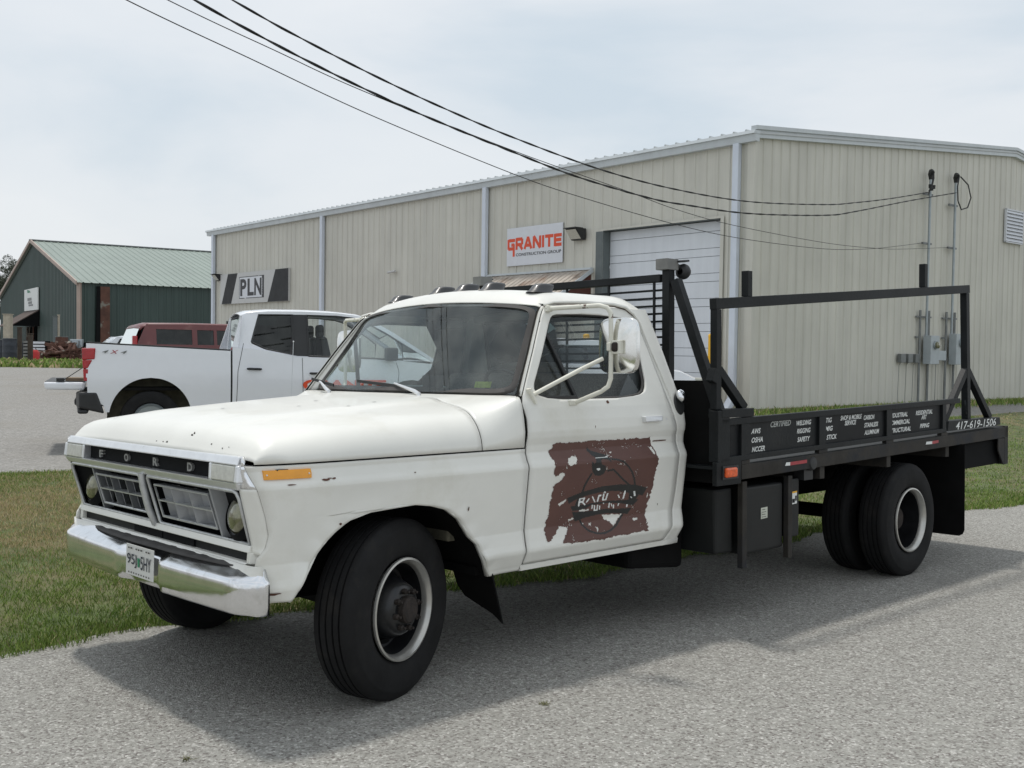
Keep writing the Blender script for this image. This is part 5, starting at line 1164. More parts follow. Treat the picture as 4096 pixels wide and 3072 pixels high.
# walk door under awning and awning
P(mk('entrance_door', G().hexa([bw(.02, 6.22, ZB), bw(.05, 6.22, ZB), bw(.05, 7.28, ZB), bw(.02, 7.28, ZB), bw(.02, 6.22, 2.5), bw(.05, 6.22, 2.5), bw(.05, 7.28, 2.5), bw(.02, 7.28, 2.5)]), 'dark'), wh)
g = G(); A0, A1 = 4.52, 8.60; pr = []
for k in range(int((A1 - A0) / .1905) + 1):
    c = A0 + .05 + k * .1905
    pr += [(c - .02, 0), (c - .008, .02), (c + .008, .02), (c + .02, 0)]
pr = [(A0, 0)] + [p for p in pr if A0 < p[0] < A1] + [(A1, 0)]
g.grid([[bw(-.04, s, 3.44 + d) for s, d in pr], [bw(-1.25, s, 2.72 + d) for s, d in pr]])
aw = P(mk('awning', g, 'awning', recalc=False), wh)
g = G(); g.bar(bw(-.05, A0, 3.455), bw(-.05, A1, 3.455), .10, .05); g.bar(bw(-.04, A0 - .02, 3.42), bw(-1.27, A0 - .02, 2.68), .02, .09); g.bar(bw(-.04, A1 + .02, 3.42), bw(-1.27, A1 + .02, 2.68), .02, .09); g.bar(bw(-1.27, A0, 2.69), bw(-1.27, A1, 2.69), .02, .09)
P(mk('awning_trim', g, 'trim'), wh)
g = G(); g.add([bw(-.05, A0 + .03, 3.38), bw(-.05, A0 + .03, 2.6), bw(-1.2, A0 + .03, 2.66)], [(0, 1, 2)]); P(mk('awning_side_board', g, 'brick', recalc=False), wh)
# louvre on the gable
g = G(); x0, x1, z0, z1 = 10.88, 11.90, 4.60, 5.50
for a, b, c, d in ((x0, x1, z1 - .03, z1), (x0, x1, z0, z0 + .03), (x0, x0 + .03, z0, z1), (x1 - .03, x1, z0, z1)): g.hexa([bw(a, -.09, c), bw(b, -.09, c), bw(b, -.03, c), bw(a, -.03, c), bw(a, -.09, d), bw(b, -.09, d), bw(b, -.03, d), bw(a, -.03, d)])
lo = P(mk('wall_louvre', g, 'signwhite'), wh)
for k in range(9):
    z = z0 + .04 + k * .094; g = G(); g.hexa([bw(x0 + .03, -.10, z), bw(x1 - .03, -.10, z), bw(x1 - .03, -.095, z), bw(x0 + .03, -.095, z), bw(x0 + .03, -.045, z + .10), bw(x1 - .03, -.045, z + .10), bw(x1 - .03, -.04, z + .10), bw(x0 + .03, -.04, z + .10)])
    o = mk('louvre_slat', g, 'signwhite'); o.parent = lo

def T_(name, g, m, label, cat, group=None, **k):
    o = mk(name, g, m, **k); tag(o, label, cat, group); return o
# GRANITE sign
sg = empty('company_sign', loc=bw(-.06, 6.6, 4.1)); tag(sg, 'white rectangular wall sign with orange GRANITE lettering above the awning', 'sign')
P(mk('sign_board', G().hexa([bw(-.036, 5.54, 3.66), bw(-.055, 5.54, 3.66), bw(-.055, 7.63, 3.66), bw(-.036, 7.63, 3.66), bw(-.036, 5.54, 4.62), bw(-.055, 5.54, 4.62), bw(-.055, 7.63, 4.62), bw(-.036, 7.63, 4.62)]), 'signwhite'), sg)
# blocky stroke letters: each letter = list of strokes in a 0..1 box
BL = {'G': [((1, .82), (.12, .82)), ((.12, .92), (.12, .08)), ((.12, .12), (.88, .12)), ((.84, .5), (.84, -.55)), ((.5, .44), (.9, .44))],
      'R': [((.12, 1), (.12, 0)), ((.12, .88), (.88, .88)), ((.86, .9), (.86, .42)), ((.88, .42), (.12, .42)), ((.5, .42), (.9, .0))],
      'A': [((.5, 1), (.08, 0)), ((.5, 1), (.92, 0)), ((.25, .3), (.75, .3))],
      'N': [((.12, 0), (.12, 1)), ((.12, 1), (.88, 0)), ((.88, 0), (.88, 1))],
      'I': [((.5, 0), (.5, 1))], 'T': [((.5, 0), (.5, .9)), ((0, .88), (1, .88))],
      'E': [((.12, 0), (.12, 1)), ((.12, .88), (1, .88)), ((.12, .5), (.95, .5)), ((.12, .12), (1, .12))]}
def stroke_word(g, word, fn, widths, x0, h, th, gap):
    x = x0
    for ch, w in zip(word, widths):
        for (a, b), (c, d) in BL[ch]:
            ax, ay, cx_, cy_ = x + a * w, b * h, x + c * w, d * h; L_ = math.hypot(cx_ - ax, cy_ - ay); ux, uy = (cx_ - ax) / L_, (cy_ - ay) / L_; nx_, ny_ = -uy * th / 2, ux * th / 2
            g.add([fn(ax + nx_, ay + ny_), fn(cx_ + nx_, cy_ + ny_), fn(cx_ - nx_, cy_ - ny_), fn(ax - nx_, ay - ny_)], [(0, 1, 2, 3)])
        x += w + gap
g = G(); stroke_word(g, 'GRANITE', lambda a, b: bw(-.0575 - .0003 * math.sin(a * 50), 7.60 - a, 4.06 + b), [.29, .29, .31, .31, .09, .30, .27], .0, .30, .082, .028)
P(mk('sign_word', g, 'gorange', recalc=False), sg)
g = G(); add_text(g, 'CONSTRUCTION GROUP', lambda a, b, d: bw(-.058, 7.27 - a, 3.895 + b), .075, 1.69, bold=.02)
P(mk('sign_small_print', g, 'signink', recalc=False), sg)
# PLN sign
sp = empty('studio_sign', loc=bw(-.06, 21.8, 3.6)); tag(sp, 'wide grey and charcoal wall sign reading PLN near the far end of the warehouse', 'sign')
def flat(poly, d0, d1): return G().prism(poly, lambda a, b, d: bw(-d0 - d, a, b), d1 - d0)
P(mk('sign_board', flat([(24.55, 3.08), (24.55, 4.20), (19.18, 4.20), (19.18, 3.08)], .036, .11), 'signgrey'), sp)
P(mk('sign_stripe', flat([(24.43, 3.083), (23.89, 4.197), (23.09, 4.197), (23.61, 3.083)], .1102, .113), 'signblk'), sp)
P(mk('sign_stripe', flat([(20.69, 3.083), (20.12, 4.197), (19.181, 4.197), (19.181, 3.083)], .1102, .113), 'signblk'), sp)
P(mk('logo_field', flat([(22.90, 3.27), (22.90, 4.02), (21.15, 4.02), (21.15, 3.27)], .1102, .112), 'signwhite'), sp)
g = G()
for poly in ([(22.93, 4.02), (22.93, 4.045), (21.40, 4.045), (21.40, 4.02)], [(21.33, 4.02), (21.33, 4.045), (20.97, 4.045), (20.97, 4.02)], [(22.93, 3.25), (22.93, 3.275), (22.50, 3.275), (22.50, 3.25)], [(22.36, 3.25), (22.36, 3.275), (20.97, 3.275), (20.97, 3.25)], [(22.94, 3.25), (22.94, 4.045), (22.915, 4.045), (22.915, 3.25)], [(21.12, 3.276), (21.12, 4.02), (20.97, 4.02), (20.97, 3.276)]):
    gg_ = flat(poly, .1122, .1135); g.add(gg_.v, gg_.f)
P(mk('logo_frame', g, 'signink'), sp)
g = G()
for ch, a0, w in (('P', 22.85, .50), ('L', 22.26, .50), ('N', 21.72, .56)): add_text(g, ch, lambda a, b, d: bw(-.114, a0 - a, 3.34 + b), .62, w, bold=.035)
P(mk('logo_letters', g, 'signink', recalc=False), sp)
g = G(); add_text(g, 'STUDIO', lambda a, b, d: bw(-.1145, 21.085 + b * .8, 3.36 + a), .09, .58, bold=.01); P(mk('logo_small_print', g, 'signwhite', recalc=False), sp)
# wall lamps, camera
def wall_lamp(s, z, sc, label):
    r = empty('wall_lamp', loc=bw(-.04, s, z)); tag(r, label, 'wall lamp', 'wall pack lamps on the long wall')
    def q(a, b, c): return bw(-.036 - a * sc, s + b * sc, z + c * sc)
    P(mk('lamp_housing', G().hexa([q(0, -.2, -.13), q(.12, -.18, -.13), q(.12, .18, -.13), q(0, .2, -.13), q(0, -.2, .14), q(.32, -.19, .13), q(.32, .19, .13), q(0, .2, .14)]), 'vblack', bevel=.008), r)
    P(mk('lamp_glass', G().add([q(.135, -.17, -.11), q(.135, .17, -.11), q(.322, .17, .10), q(.322, -.17, .10)], [(0, 1, 2, 3)]), 'lens', recalc=False), r)
    P(mk('lamp_hood', G().hexa([q(.10, -.20, .131), q(.36, -.21, .131), q(.36, .21, .131), q(.10, .20, .131), q(.10, -.20, .15), q(.36, -.21, .15), q(.36, .21, .15), q(.10, .20, .15)]), 'vblack'), r)
wall_lamp(4.95, 4.27, 1.0, 'dark wall lamp between the orange lettered sign and the overhead door')
wall_lamp(24.74, 4.10, .9, 'dark wall lamp at the far left end of the warehouse beside the charcoal sign')
g = G(); g.box(0, 0, 0, 0, 0, 0); g = G(); g.cyl(bw(-.03, 12.82, 3.78), bw(-.12, 12.82, 3.76), .03, n=10); g.cyl(bw(-.10, 12.68, 3.78), bw(-.14, 13.0, 3.75), .035, n=12)
T_('security_camera', g, 'signgrey', 'small pale security camera alone on the middle of the long wall', 'camera', smooth=40)

# electrical services on the gable
def mast(s, ztop, zbot, label, style):
    r = empty('service_mast', loc=bw(s, -.12, zbot)); tag(r, label, 'conduit', 'electric service masts on the gable wall')
    P(mk('conduit', G().cyl(bw(s, -.13, zbot), bw(s, -.13, ztop), .030, n=12), 'galv', smooth=50), r)
    g = G(); g.tube([bw(s, -.13, ztop - .02), bw(s, -.13, ztop + .10), bw(s - .02, -.16, ztop + .16), bw(s - .08, -.22, ztop + .12)], [.04, .065, .07, .05], 10); P(mk('weather_head', g, 'vblack', smooth=50), r)
    g = G()
    for z in ([5.42, 4.24] if style == 0 else [5.28, 4.22]): g.bar(bw(s - .26, -.10, z), bw(s + .16, -.10, z), .045, .045)
    P(mk('strut_bracket', g, 'conduit'), r)
    g = G()
    if style == 0:
        for k in range(3): g.tube([bw(s - .06, -.24, ztop + .11), bw(s - .16 - .05 * k, -.30, ztop - .02 - .1 * k), bw(s - .22 - .03 * k, -.28, ztop - .28), bw(s - .30, -.25, ztop - .34 - .04 * k)], .014, 6)
        for k in range(3): g.lathe([(0, -.05), (.035, -.045), (.04, .04), (0, .05)], bw(s - .24 + .09 * k, -.25, ztop - .22 - .05 * (k % 2)), (0, 0, 1), 8)
    else:
        g.tube([bw(s - .05, -.24, ztop + .11), bw(s - .20, -.28, ztop - .15), bw(s - .20, -.30, ztop - .5), bw(s - .02, -.30, ztop - .70), bw(s + .30, -.30, ztop - .62), bw(s + .46, -.30, ztop - .36), bw(s + .34, -.28, ztop - .05), bw(s + .02, -.24, ztop + .12)], .016, 8)
    P(mk('drip_loop', g, 'cable', smooth=50), r)
mast(6.74, 5.80, 2.0, 'left electric service mast with clustered insulators on the gable', 0)
mast(7.98, 5.86, 2.0, 'right electric service mast with one big hanging wire loop', 1)
def meterbox(s0, s1, z0, z1, label):
    r = empty('electric_meter', loc=bw((s0 + s1) / 2, -.2, z0)); tag(r, label, 'electric meter', 'meter boxes on the gable wall')
    P(mk('meter_box', G().hexa([bw(s0, -.30, z0), bw(s1, -.30, z0), bw(s1, -.10, z0), bw(s0, -.10, z0), bw(s0, -.30, z1), bw(s1, -.30, z1), bw(s1, -.10, z1), bw(s0, -.10, z1)]), 'meter', bevel=.01), r)
    c = bw((s0 + s1) / 2, -.31, z1 - .23)
    P(mk('meter_glass', G().lathe([(0, .09), (.05, .088), (.08, .07), (.09, 0)], c, (-lv[0], -lv[1], 0), 20), 'lamp', smooth=50), r)
    P(mk('meter_ring', G().lathe([(.085, .03), (.10, .03), (.105, 0)], c, (-lv[0], -lv[1], 0), 20), 'galv', smooth=50), r)
meterbox(6.66, 7.08, 1.33, 2.02, 'left grey electric meter box on the gable wall')
meterbox(7.92, 8.36, 1.32, 2.09, 'right grey electric meter box on the gable wall')
for i, (s, gr, lb) in enumerate(((6.53, 0, 'left rack of dark vertical conduit posts'), (7.81, 1, 'right rack of dark vertical conduit posts'))):
    r = empty('conduit_frame', loc=bw(s, -.1, .35)); tag(r, lb + ' beside a meter box on the gable', 'conduit frame', 'strut frames carrying the meters')
    for ds in (0, .42):
        P(mk('strut_post', G().bar(bw(s + ds, -.075, .35), bw(s + ds, -.075, 2.63), .045, .045), 'conduit'), r)
    P(mk('strut_rail', G().bar(bw(s - .16, -.035 - .02, 2.47), bw(s + .55, -.055, 2.47), .04, .04), 'conduit'), r)
    P(mk('strut_rail', G().bar(bw(s - .16, -.055, 1.98), bw(s + .02, -.055, 1.98), .04, .04), 'conduit'), r)
for k, lb in enumerate(('leftmost', 'middle', 'rightmost')):
    s = 5.60 + k * .33; r = empty('junction_box', loc=bw(s, -.1, 1.35)); tag(r, lb + ' of three small grey utility boxes left of the meters', 'utility box', 'small utility boxes in a row on the gable')
    P(mk('box_cover', G().hexa([bw(s, -.14, 1.36), bw(s + .21, -.14, 1.36), bw(s + .21, -.035, 1.36), bw(s, -.035, 1.36), bw(s, -.14, 1.57), bw(s + .21, -.14, 1.57), bw(s + .21, -.035, 1.57), bw(s, -.035, 1.57)]), 'conduit', bevel=.008), r)
    P(mk('box_wire', G().tube([bw(s + .05, -.10, 1.36), bw(s + .04, -.06, 1.30), bw(s + .02, -.05, .35)], .006, 5), 'conduit'), r)
r = empty('gutter_box', loc=bw(7.45, -.1, 1.4)); tag(r, 'small grey splice box between the two meter boxes', 'utility box')
P(mk('box_cover', G().hexa([bw(7.26, -.18, 1.42), bw(7.66, -.18, 1.42), bw(7.66, -.035, 1.42), bw(7.26, -.035, 1.42), bw(7.26, -.18, 1.66), bw(7.66, -.18, 1.66), bw(7.66, -.035, 1.66), bw(7.26, -.035, 1.66)]), 'meter', bevel=.01), r)
P(mk('box_wire', G().tube([bw(7.30, -.12, 1.42), bw(7.34, -.08, 1.30), bw(7.38, -.05, .35)], .007, 5), 'conduit'), r)
P(mk('box_wire', G().tube([bw(7.60, -.12, 1.42), bw(7.70, -.14, 1.36), bw(7.80, -.12, 1.44), bw(7.90, -.12, 1.5)], .009, 5), 'conduit'), r)

# bollards in front of the overhead door
for s, a, lb in ((.33, -.8, 'yellow bollard right of the overhead door'), (3.9, -.8, 'yellow bollard left of the overhead door, seen through the truck cab')):
    x, y, _ = bw(a, s, 0); zz = hz(x, y); r = empty('bollard', loc=(x, y, zz)); tag(r, lb, 'bollard', 'yellow bollards at the overhead door')
    P(mk('bollard_pipe', G().cyl((x, y, zz - .05), (x, y, 1.86), .072, n=20), 'yellow', smooth=50), r)
    P(mk('bollard_cap', G().lathe([(.075, -.01), (.075, .012), (.06, .035), (.03, .048), (0, .05)], (x, y, 1.865), (0, 0, 1), 20), 'yellow', smooth=50), r)

# grass strip at the foot of the gable
pts = []
for k in range(7000):
    s = random.uniform(-.6, 19); d = abs(random.gauss(0, .45)) + .02
    if d > 1.1: continue
    x, y, _ = bw(s, -d, 0); pts.append((x, y, hz(x, y) - .006, 2.2))
blades('grass_strip', pts, .05, .14, .006, 'narrow strip of grass along the foot of the gable wall', lambda P: np.full(len(P), .12))

# overhead lines
def cable(pts, r, label, twist):
    pts = [Vector(p) for p in pts]
    # smooth resample (Catmull-Rom)
    out = []
    for i in range(len(pts) - 1):
        p0 = pts[max(0, i - 1)]; p1 = pts[i]; p2 = pts[i + 1]; p3 = pts[min(len(pts) - 1, i + 2)]
        for k in range(14):
            t = k / 14; out.append(.5 * ((2 * p1) + (p2 - p0) * t + (2 * p0 - 5 * p1 + 4 * p2 - p3) * t * t + (3 * p1 - p0 - 3 * p2 + p3) * t ** 3))
    out.append(pts[-1]); g = G()
    if twist:
        for ph in (0, PI):
            q = []; acc = 0
            for i, p in enumerate(out):
                if i: acc += (p - out[i - 1]).length
                a = acc * 2 * PI / .9 + ph; q.append(p + Vector((.7 * math.cos(a), -.7 * math.cos(a), math.sin(a))) * r * .9)
            g.tube(q, r, 6)
    else: g.tube(out, r, 6)
    T_('power_line', g, 'cable', label, 'cable', 'overhead lines running to the gable', smooth=60, recalc=False)
cable([bw(6.45, -.26, 5.43), (8.39, 23.35, 5.03), (7.16, 21.98, 4.73), (6.22, 20.92, 4.53), (4.21, 18.67, 4.24), (2.58, 16.85, 4.16), (1.25, 15.35, 4.20), (-.05, 13.9, 4.36), (-.94, 12.91, 4.52), (-1.64, 12.13, 4.68), (-2.34, 11.34, 4.87), (-2.89, 10.72, 5.05), (-5, 8.35, 5.8), (-8, 5, 7.2)], .0075, 'uppermost thick twisted black overhead cable', True)
cable([bw(7.72, -.28, 5.55), (9.01, 23.82, 5.06), (7.06, 21.66, 4.50), (6.14, 20.64, 4.28), (4.16, 18.45, 4.0), (2.81, 16.95, 3.92), (2.09, 16.16, 3.91), (.88, 14.82, 4.0), (-.05, 13.8, 4.15), (-1.06, 12.67, 4.33), (-1.69, 11.97, 4.47), (-2.24, 11.37, 4.62), (-2.75, 10.81, 4.78), (-3.18, 10.33, 4.93), (-5, 8.3, 5.6), (-8, 5, 7.0)], .0085, 'second thick twisted black overhead cable, the one ending at the looped mast', True)
cable([bw(6.48, -.12, 4.24), (7.89, 22.79, 3.86), (6.25, 20.96, 3.65), (4.05, 18.49, 3.56), (2.6, 16.87, 3.60), (.99, 15.07, 3.74), (-.03, 13.93, 3.88), (-1.68, 12.08, 4.22), (-2.76, 10.86, 4.51), (-3.66, 9.86, 4.76), (-5, 8.35, 5.2), (-8, 5, 6.3)], .0055, 'lowest thin overhead wire', False)
cable([bw(7.72, -.12, 4.22), (8.68, 23.45, 3.92), (7.77, 22.44, 3.83), (6.16, 20.66, 3.74), (3.79, 18.04, 3.74), (2.56, 16.68, 3.82), (1.65, 15.68, 3.95), (0, 13.85, 4.16), (-1.72, 11.95, 4.45), (-2.56, 11.02, 4.65), (-3.39, 10.09, 4.86), (-5, 8.3, 5.35), (-8, 5, 6.5)], .005, 'thin overhead wire that crosses the thick cables', False)
# small bird-like speck of insect left out

# ------------------------------------------------------------------ green building
A1_ = math.radians(55.8); sv = np.array([math.sin(A1_), math.cos(A1_)]); hv = np.array([-math.cos(A1_), math.sin(A1_)]); C2 = np.array([-33.153, 79.618])
def gb(a, b, z): p = C2 + sv * a + hv * b; return (p[0], p[1], z)     # a along side, b along gable
gr = empty('green_building', loc=gb(0, 0, .2)); tag(gr, 'dark green metal workshop with pale green roof, far left', 'building')
GE, GP, GW, GL = 6.18, 10.72, 38.6, 32.0
def rib2(n, fn, lo, hi, s0, s1, st, d):
    g = G(); pr = []
    s = s0
    while s < s1:
        pr += [(s, 0), (s + st * .5, 0), (s + st * .6, d), (s + st * .8, d), (s + st * .9, 0)]; s += st
    pr.append((s1, 0)); g.grid([[fn(s, d_, lo) for s, d_ in pr], [fn(s, d_, hi(s)) for s, d_ in pr]]); return g
P(mk('gable_wall', rib2(0, lambda s, d, z: gb(-d, s, z), -.5, lambda s: GE + (GP - GE) * (1 - abs(s - GW / 2) / (GW / 2)), 0, GW, .6, .05), 'gwall', recalc=False), gr)
P(mk('side_wall', rib2(0, lambda s, d, z: gb(s, -d, z), -.5, lambda s: GE, 0, GL, .6, .05), 'gwall', recalc=False), gr)
g = G()
st = []
s = -.3
while s < GL: st += [(s, 0), (s + .42, 0), (s + .46, .05), (s + .52, .05), (s + .56, 0)]; s += .6
g.grid([[gb(a, -.35, GE - .05 + d) for a, d in st], [gb(a, GW / 2, GP + .10 + d) for a, d in st]]); g.grid([[gb(a, GW / 2, GP + .10 + d) for a, d in st], [gb(a, GW + .35, GE - .05 + d) for a, d in st]])
rf2 = P(mk('roof', g, 'groof', recalc=False), gr)
g = G(); g.bar(gb(-.32, -.35, GE - .08), gb(-.32, GW / 2, GP + .08), .10, .30); g.bar(gb(-.32, GW + .35, GE - .08), gb(-.32, GW / 2, GP + .08), .10, .30); P(mk('rake_trim', g, 'gtrim'), rf2)
g = G(); g.bar(gb(-.4, GW / 2, GP + .16), gb(GL, GW / 2, GP + .16), .5, .10); P(mk('ridge_cap', g, 'conduit'), rf2)
g = G(); g.bar(gb(-.06, -.06, -.3), gb(-.06, -.06, GE), .28, .28); P(mk('corner_post', g, 'gtrim'), gr)
g = G(); g.hexa([gb(1.45, -.25, .2), gb(2.15, -.25, .2), gb(2.15, -.05, .2), gb(1.45, -.05, .2), gb(1.45, -.25, 5.9), gb(2.15, -.25, 5.9), gb(2.15, -.05, 5.9), gb(1.45, -.05, 5.9)]); P(mk('rusted_door_track', g, 'rust'), gr)
g = G(); g.hexa([gb(1.1, -.28, .2), gb(1.42, -.28, .2), gb(1.42, -.06, .2), gb(1.1, -.06, .2), gb(1.2, -.28, 5.9), gb(1.42, -.28, 5.9), gb(1.42, -.06, 5.9), gb(1.2, -.06, 5.9)]); P(mk('door_edge', g, 'dark'), gr)
g = G(); g.hexa([gb(-.2, 17.6, .1), gb(-.06, 17.6, .1), gb(-.06, 22.0, .1), gb(-.2, 22.0, .1), gb(-.2, 17.6, 2.95), gb(-.06, 17.6, 2.95), gb(-.06, 22.0, 2.95), gb(-.2, 22.0, 2.95)]); ed = P(mk('entrance_door', g, 'dark'), gr)
g = G(); g.bar(gb(-.25, 21.2, .1), gb(-.25, 21.2, 2.9), .25, .1); g.bar(gb(-.25, 18.0, .1), gb(-.25, 18.0, 2.9), .2, .1); g.bar(gb(-.25, 19.6, .1), gb(-.25, 19.6, 2.9), .5, .1); P(mk('door_frame', g, 'rust'), gr)
g = G(); g.add([gb(-.1, 16.2, 4.4), gb(-.1, 23.2, 4.4), gb(-2.4, 23.4, 2.95), gb(-2.4, 16.2, 2.95)], [(0, 1, 2, 3)]); P(mk('entrance_canopy', g, 'brownroof', solid=.08), gr)
g = G(); g.add([gb(-.1, 16.15, 4.35), gb(-2.35, 16.15, 2.95), gb(-.1, 16.15, 2.95)], [(0, 1, 2)]); P(mk('canopy_side', g, 'dark', solid=.05), gr)
ss = empty('notice_board', loc=gb(-.2, 20, 5)); tag(ss, 'white square sign above the brown canopy of the green building', 'sign')
P(mk('sign_board', G().hexa([gb(-.2, 16.3, 4.45), gb(-.1, 16.3, 4.45), gb(-.1, 23.2, 4.45), gb(-.2, 23.2, 4.45), gb(-.2, 16.3, 6.45), gb(-.1, 16.3, 6.45), gb(-.1, 23.2, 6.45), gb(-.2, 23.2, 6.45)]), 'lettwhite'), ss)
g = G()
for (a0, a1, z0, z1) in ((19.4, 21.4, 5.35, 5.62), (19.2, 21.0, 5.05, 5.28), (18.6, 20.8, 4.85, 5.0)): g.add([gb(-.22, a0, z0), gb(-.22, a1, z0), gb(-.22, a1, z1), gb(-.22, a0, z1)], [(0, 1, 2, 3)])
P(mk('sign_print', g, 'conduit', recalc=False), ss)
g = G(); g.add([gb(-.22, 19.8, 6.1), gb(-.22, 21.4, 6.1), gb(-.22, 21.6, 6.4), gb(-.22, 20.4, 6.3)], [(0, 1, 2, 3)]); P(mk('sign_mark', g, 'green_ink', recalc=False), ss)
# yard clutter in front of it
def wp(px, D):
    """direction of a bearing measured from the photo, at distance D"""
    a = math.atan((px - 2048) / F_PX); return D * math.sin(a) / math.cos(a), D
def obj_at(px, D): x, y = wp(px, D); return x, y, hz(x, y)
def barrel(px, D, r, h, m, label, group='barrels in front of the green building'):
    x, y, z = obj_at(px, D); ro = empty('barrel', loc=(x, y, z)); tag(ro, label, 'barrel', group)
    P(mk('barrel_body', G().lathe([(0, 0), (r, 0), (r, h * .33), (r * 1.04, h * .34), (r, h * .36), (r, h * .65), (r * 1.04, h * .66), (r, h * .68), (r, h), (r * .93, h), (r * .93, h - .03), (0, h - .03)], (x, y, z), (0, 0, 1), 20), m, smooth=40), ro)
    P(mk('barrel_ring', G().lathe([(r * .98, h - .02), (r * 1.05, h - .02), (r * 1.05, h + .02), (r * .98, h + .02)], (x, y, z), (0, 0, 1), 20), 'conduit', smooth=40), ro)
barrel(14, 72, .5, 1.35, 'rag', 'dark barrel at the extreme left edge of the yard')
barrel(37, 71, .45, 1.45, 'rag', 'blue black barrel under the pale post')
barrel(246, 70, .40, 1.6, 'rust', 'tall rusty drum standing up out of the scrap pile')
def postat(px, D, h, w, m, label, cat='post', group=None, zb=0):
    x, y, z = obj_at(px, D); ro = empty('post', loc=(x, y, z)); tag(ro, label, cat, group)
    P(mk('post_shaft', G().box(x - w / 2, x + w / 2, y - w / 2, y + w / 2, z + zb, z + h), m, bevel=.02), ro)
    P(mk('post_cap', G().box(x - w * .6, x + w * .6, y - w * .6, y + w * .6, z + h, z + h + .05), m), ro)
postat(31, 76, 3.2, .50, 'postgrey', 'pale square post at the far left of the yard')
postat(222, 76, 3.1, .32, 'jamb', 'grey green post beside the rusty drum')
postat(233, 76, 3.2, .14, 'postgrey', 'thin pale post next to the grey green post')
postat(78, 58, 2.0, .20, 'bark', 'left of the two short brown stakes by the yard edge', group='short stakes at the yard edge')
postat(120, 57, 1.65, .22, 'bark', 'right of the two short brown stakes by the yard edge', group='short stakes at the yard edge')
# air conditioner / slatted crate
def crate(px, D, w, h, m, label, group=None):
    x, y, z = obj_at(px, D); ro = empty('crate', loc=(x, y, z)); tag(ro, label, 'crate', group)
    P(mk('crate_body', G().box(x - w / 2, x + w / 2, y, y + w, z, z + h), 'dark'), ro)
    for k in range(6):
        zz = z + h * (k + .15) / 6; P(mk('crate_slat', G().box(x - w / 2 - .02, x + w / 2 + .02, y - .04, y, zz, zz + h / 9), m), ro)
crate(110, 70, .55, 1.35, 'crate', 'narrow slatted grey unit between the brown stakes', 'slatted units in the yard')
crate(152, 69, .85, 1.30, 'signwhite', 'white slatted unit right of the brown stakes', 'slatted units in the yard')
x, y, z = obj_at(134, 62); ro = empty('red_canister', loc=(x, y, z)); tag(ro, 'small bright red can on the ground by the white slatted unit', 'can')
P(mk('can_body', G().lathe([(0, 0), (.32, 0), (.32, .6), (.2, .75), (0, .76)], (x, y, z), (0, 0, 1), 16), mat('bright_red', (.45, .02, .02)), smooth=40), ro); P(mk('can_handle', G().tube([(x - .15, y, z + .72), (x - .1, y, z + .9), (x + .1, y, z + .9), (x + .15, y, z + .72)], .03, 6), 'vblack'), ro)
# scrap pile: many uncountable bits
g = G()
for k in range(260):
    px_ = random.uniform(165, 335); x, y = wp(px_, random.uniform(66, 71)); z = hz(x, y); h = .9 * math.exp(-((px_ - 250) / 60) ** 2) + .35
    c = Vector((x, y, z + random.uniform(0, h))); d = Vector((random.uniform(-1, 1), random.uniform(-.5, .5), random.uniform(-.35, .35))).normalized() * random.uniform(.15, .8)
    g.bar(c - d, c + d, random.uniform(.05, .3), random.uniform(.04, .22))
o = mk('scrap_pile', g, 'rust'); o['kind'] = 'stuff'; tag(o, 'low heap of rusty scrap metal and boards in front of the green building', 'scrap pile')
def slab(px, D, w, h, t, m, name, label):
    x, y, z = obj_at(px, D); ro = empty(name, loc=(x, y, z)); tag(ro, label, name.replace('_', ' '))
    P(mk('panel_face', G().hexa([(x - w / 2, y, z), (x + w / 2, y, z), (x + w / 2, y + t, z), (x - w / 2, y + t, z), (x - w / 2 + .1, y + .3, z + h), (x + w / 2, y + .3, z + h), (x + w / 2, y + t + .3, z + h), (x - w / 2 + .1, y + t + .3, z + h)]), m, bevel=.02), ro)
    for k in (-1, 1): P(mk('panel_rib', G().bar((x + k * w * .3, y - .03, z + .1), (x + k * w * .3, y + .22, z + h - .1), .06, .05), 'conduit'), ro)
slab(292, 69, .9, 1.45, .3, 'galv', 'leaning_panel', 'grey metal panel leaning upright at the right of the scrap')
slab(325, 69.5, 1.0, 1.25, .6, 'dark', 'dark_bin', 'dark square bin at the corner of the green building')
for px_, h, lb in ((88, 1.2, 'dark machine left of the slatted units'),):
    slab(px_, 72, 1.3, h, .8, 'rag', 'yard_machine', lb)
# weedy strip before the yard
pts = []
for k in range(5000):
    px_ = random.uniform(-60, 345); x, y = wp(px_, random.uniform(50, 60) + (6 if random.random() < .3 else 0)); pts.append((x, y, hz(x, y), 14))
blades('yard_weeds', pts, .10, .28, .012, 'ragged weeds along the edge of the scrap yard', lambda P: np.full(len(P), .25))
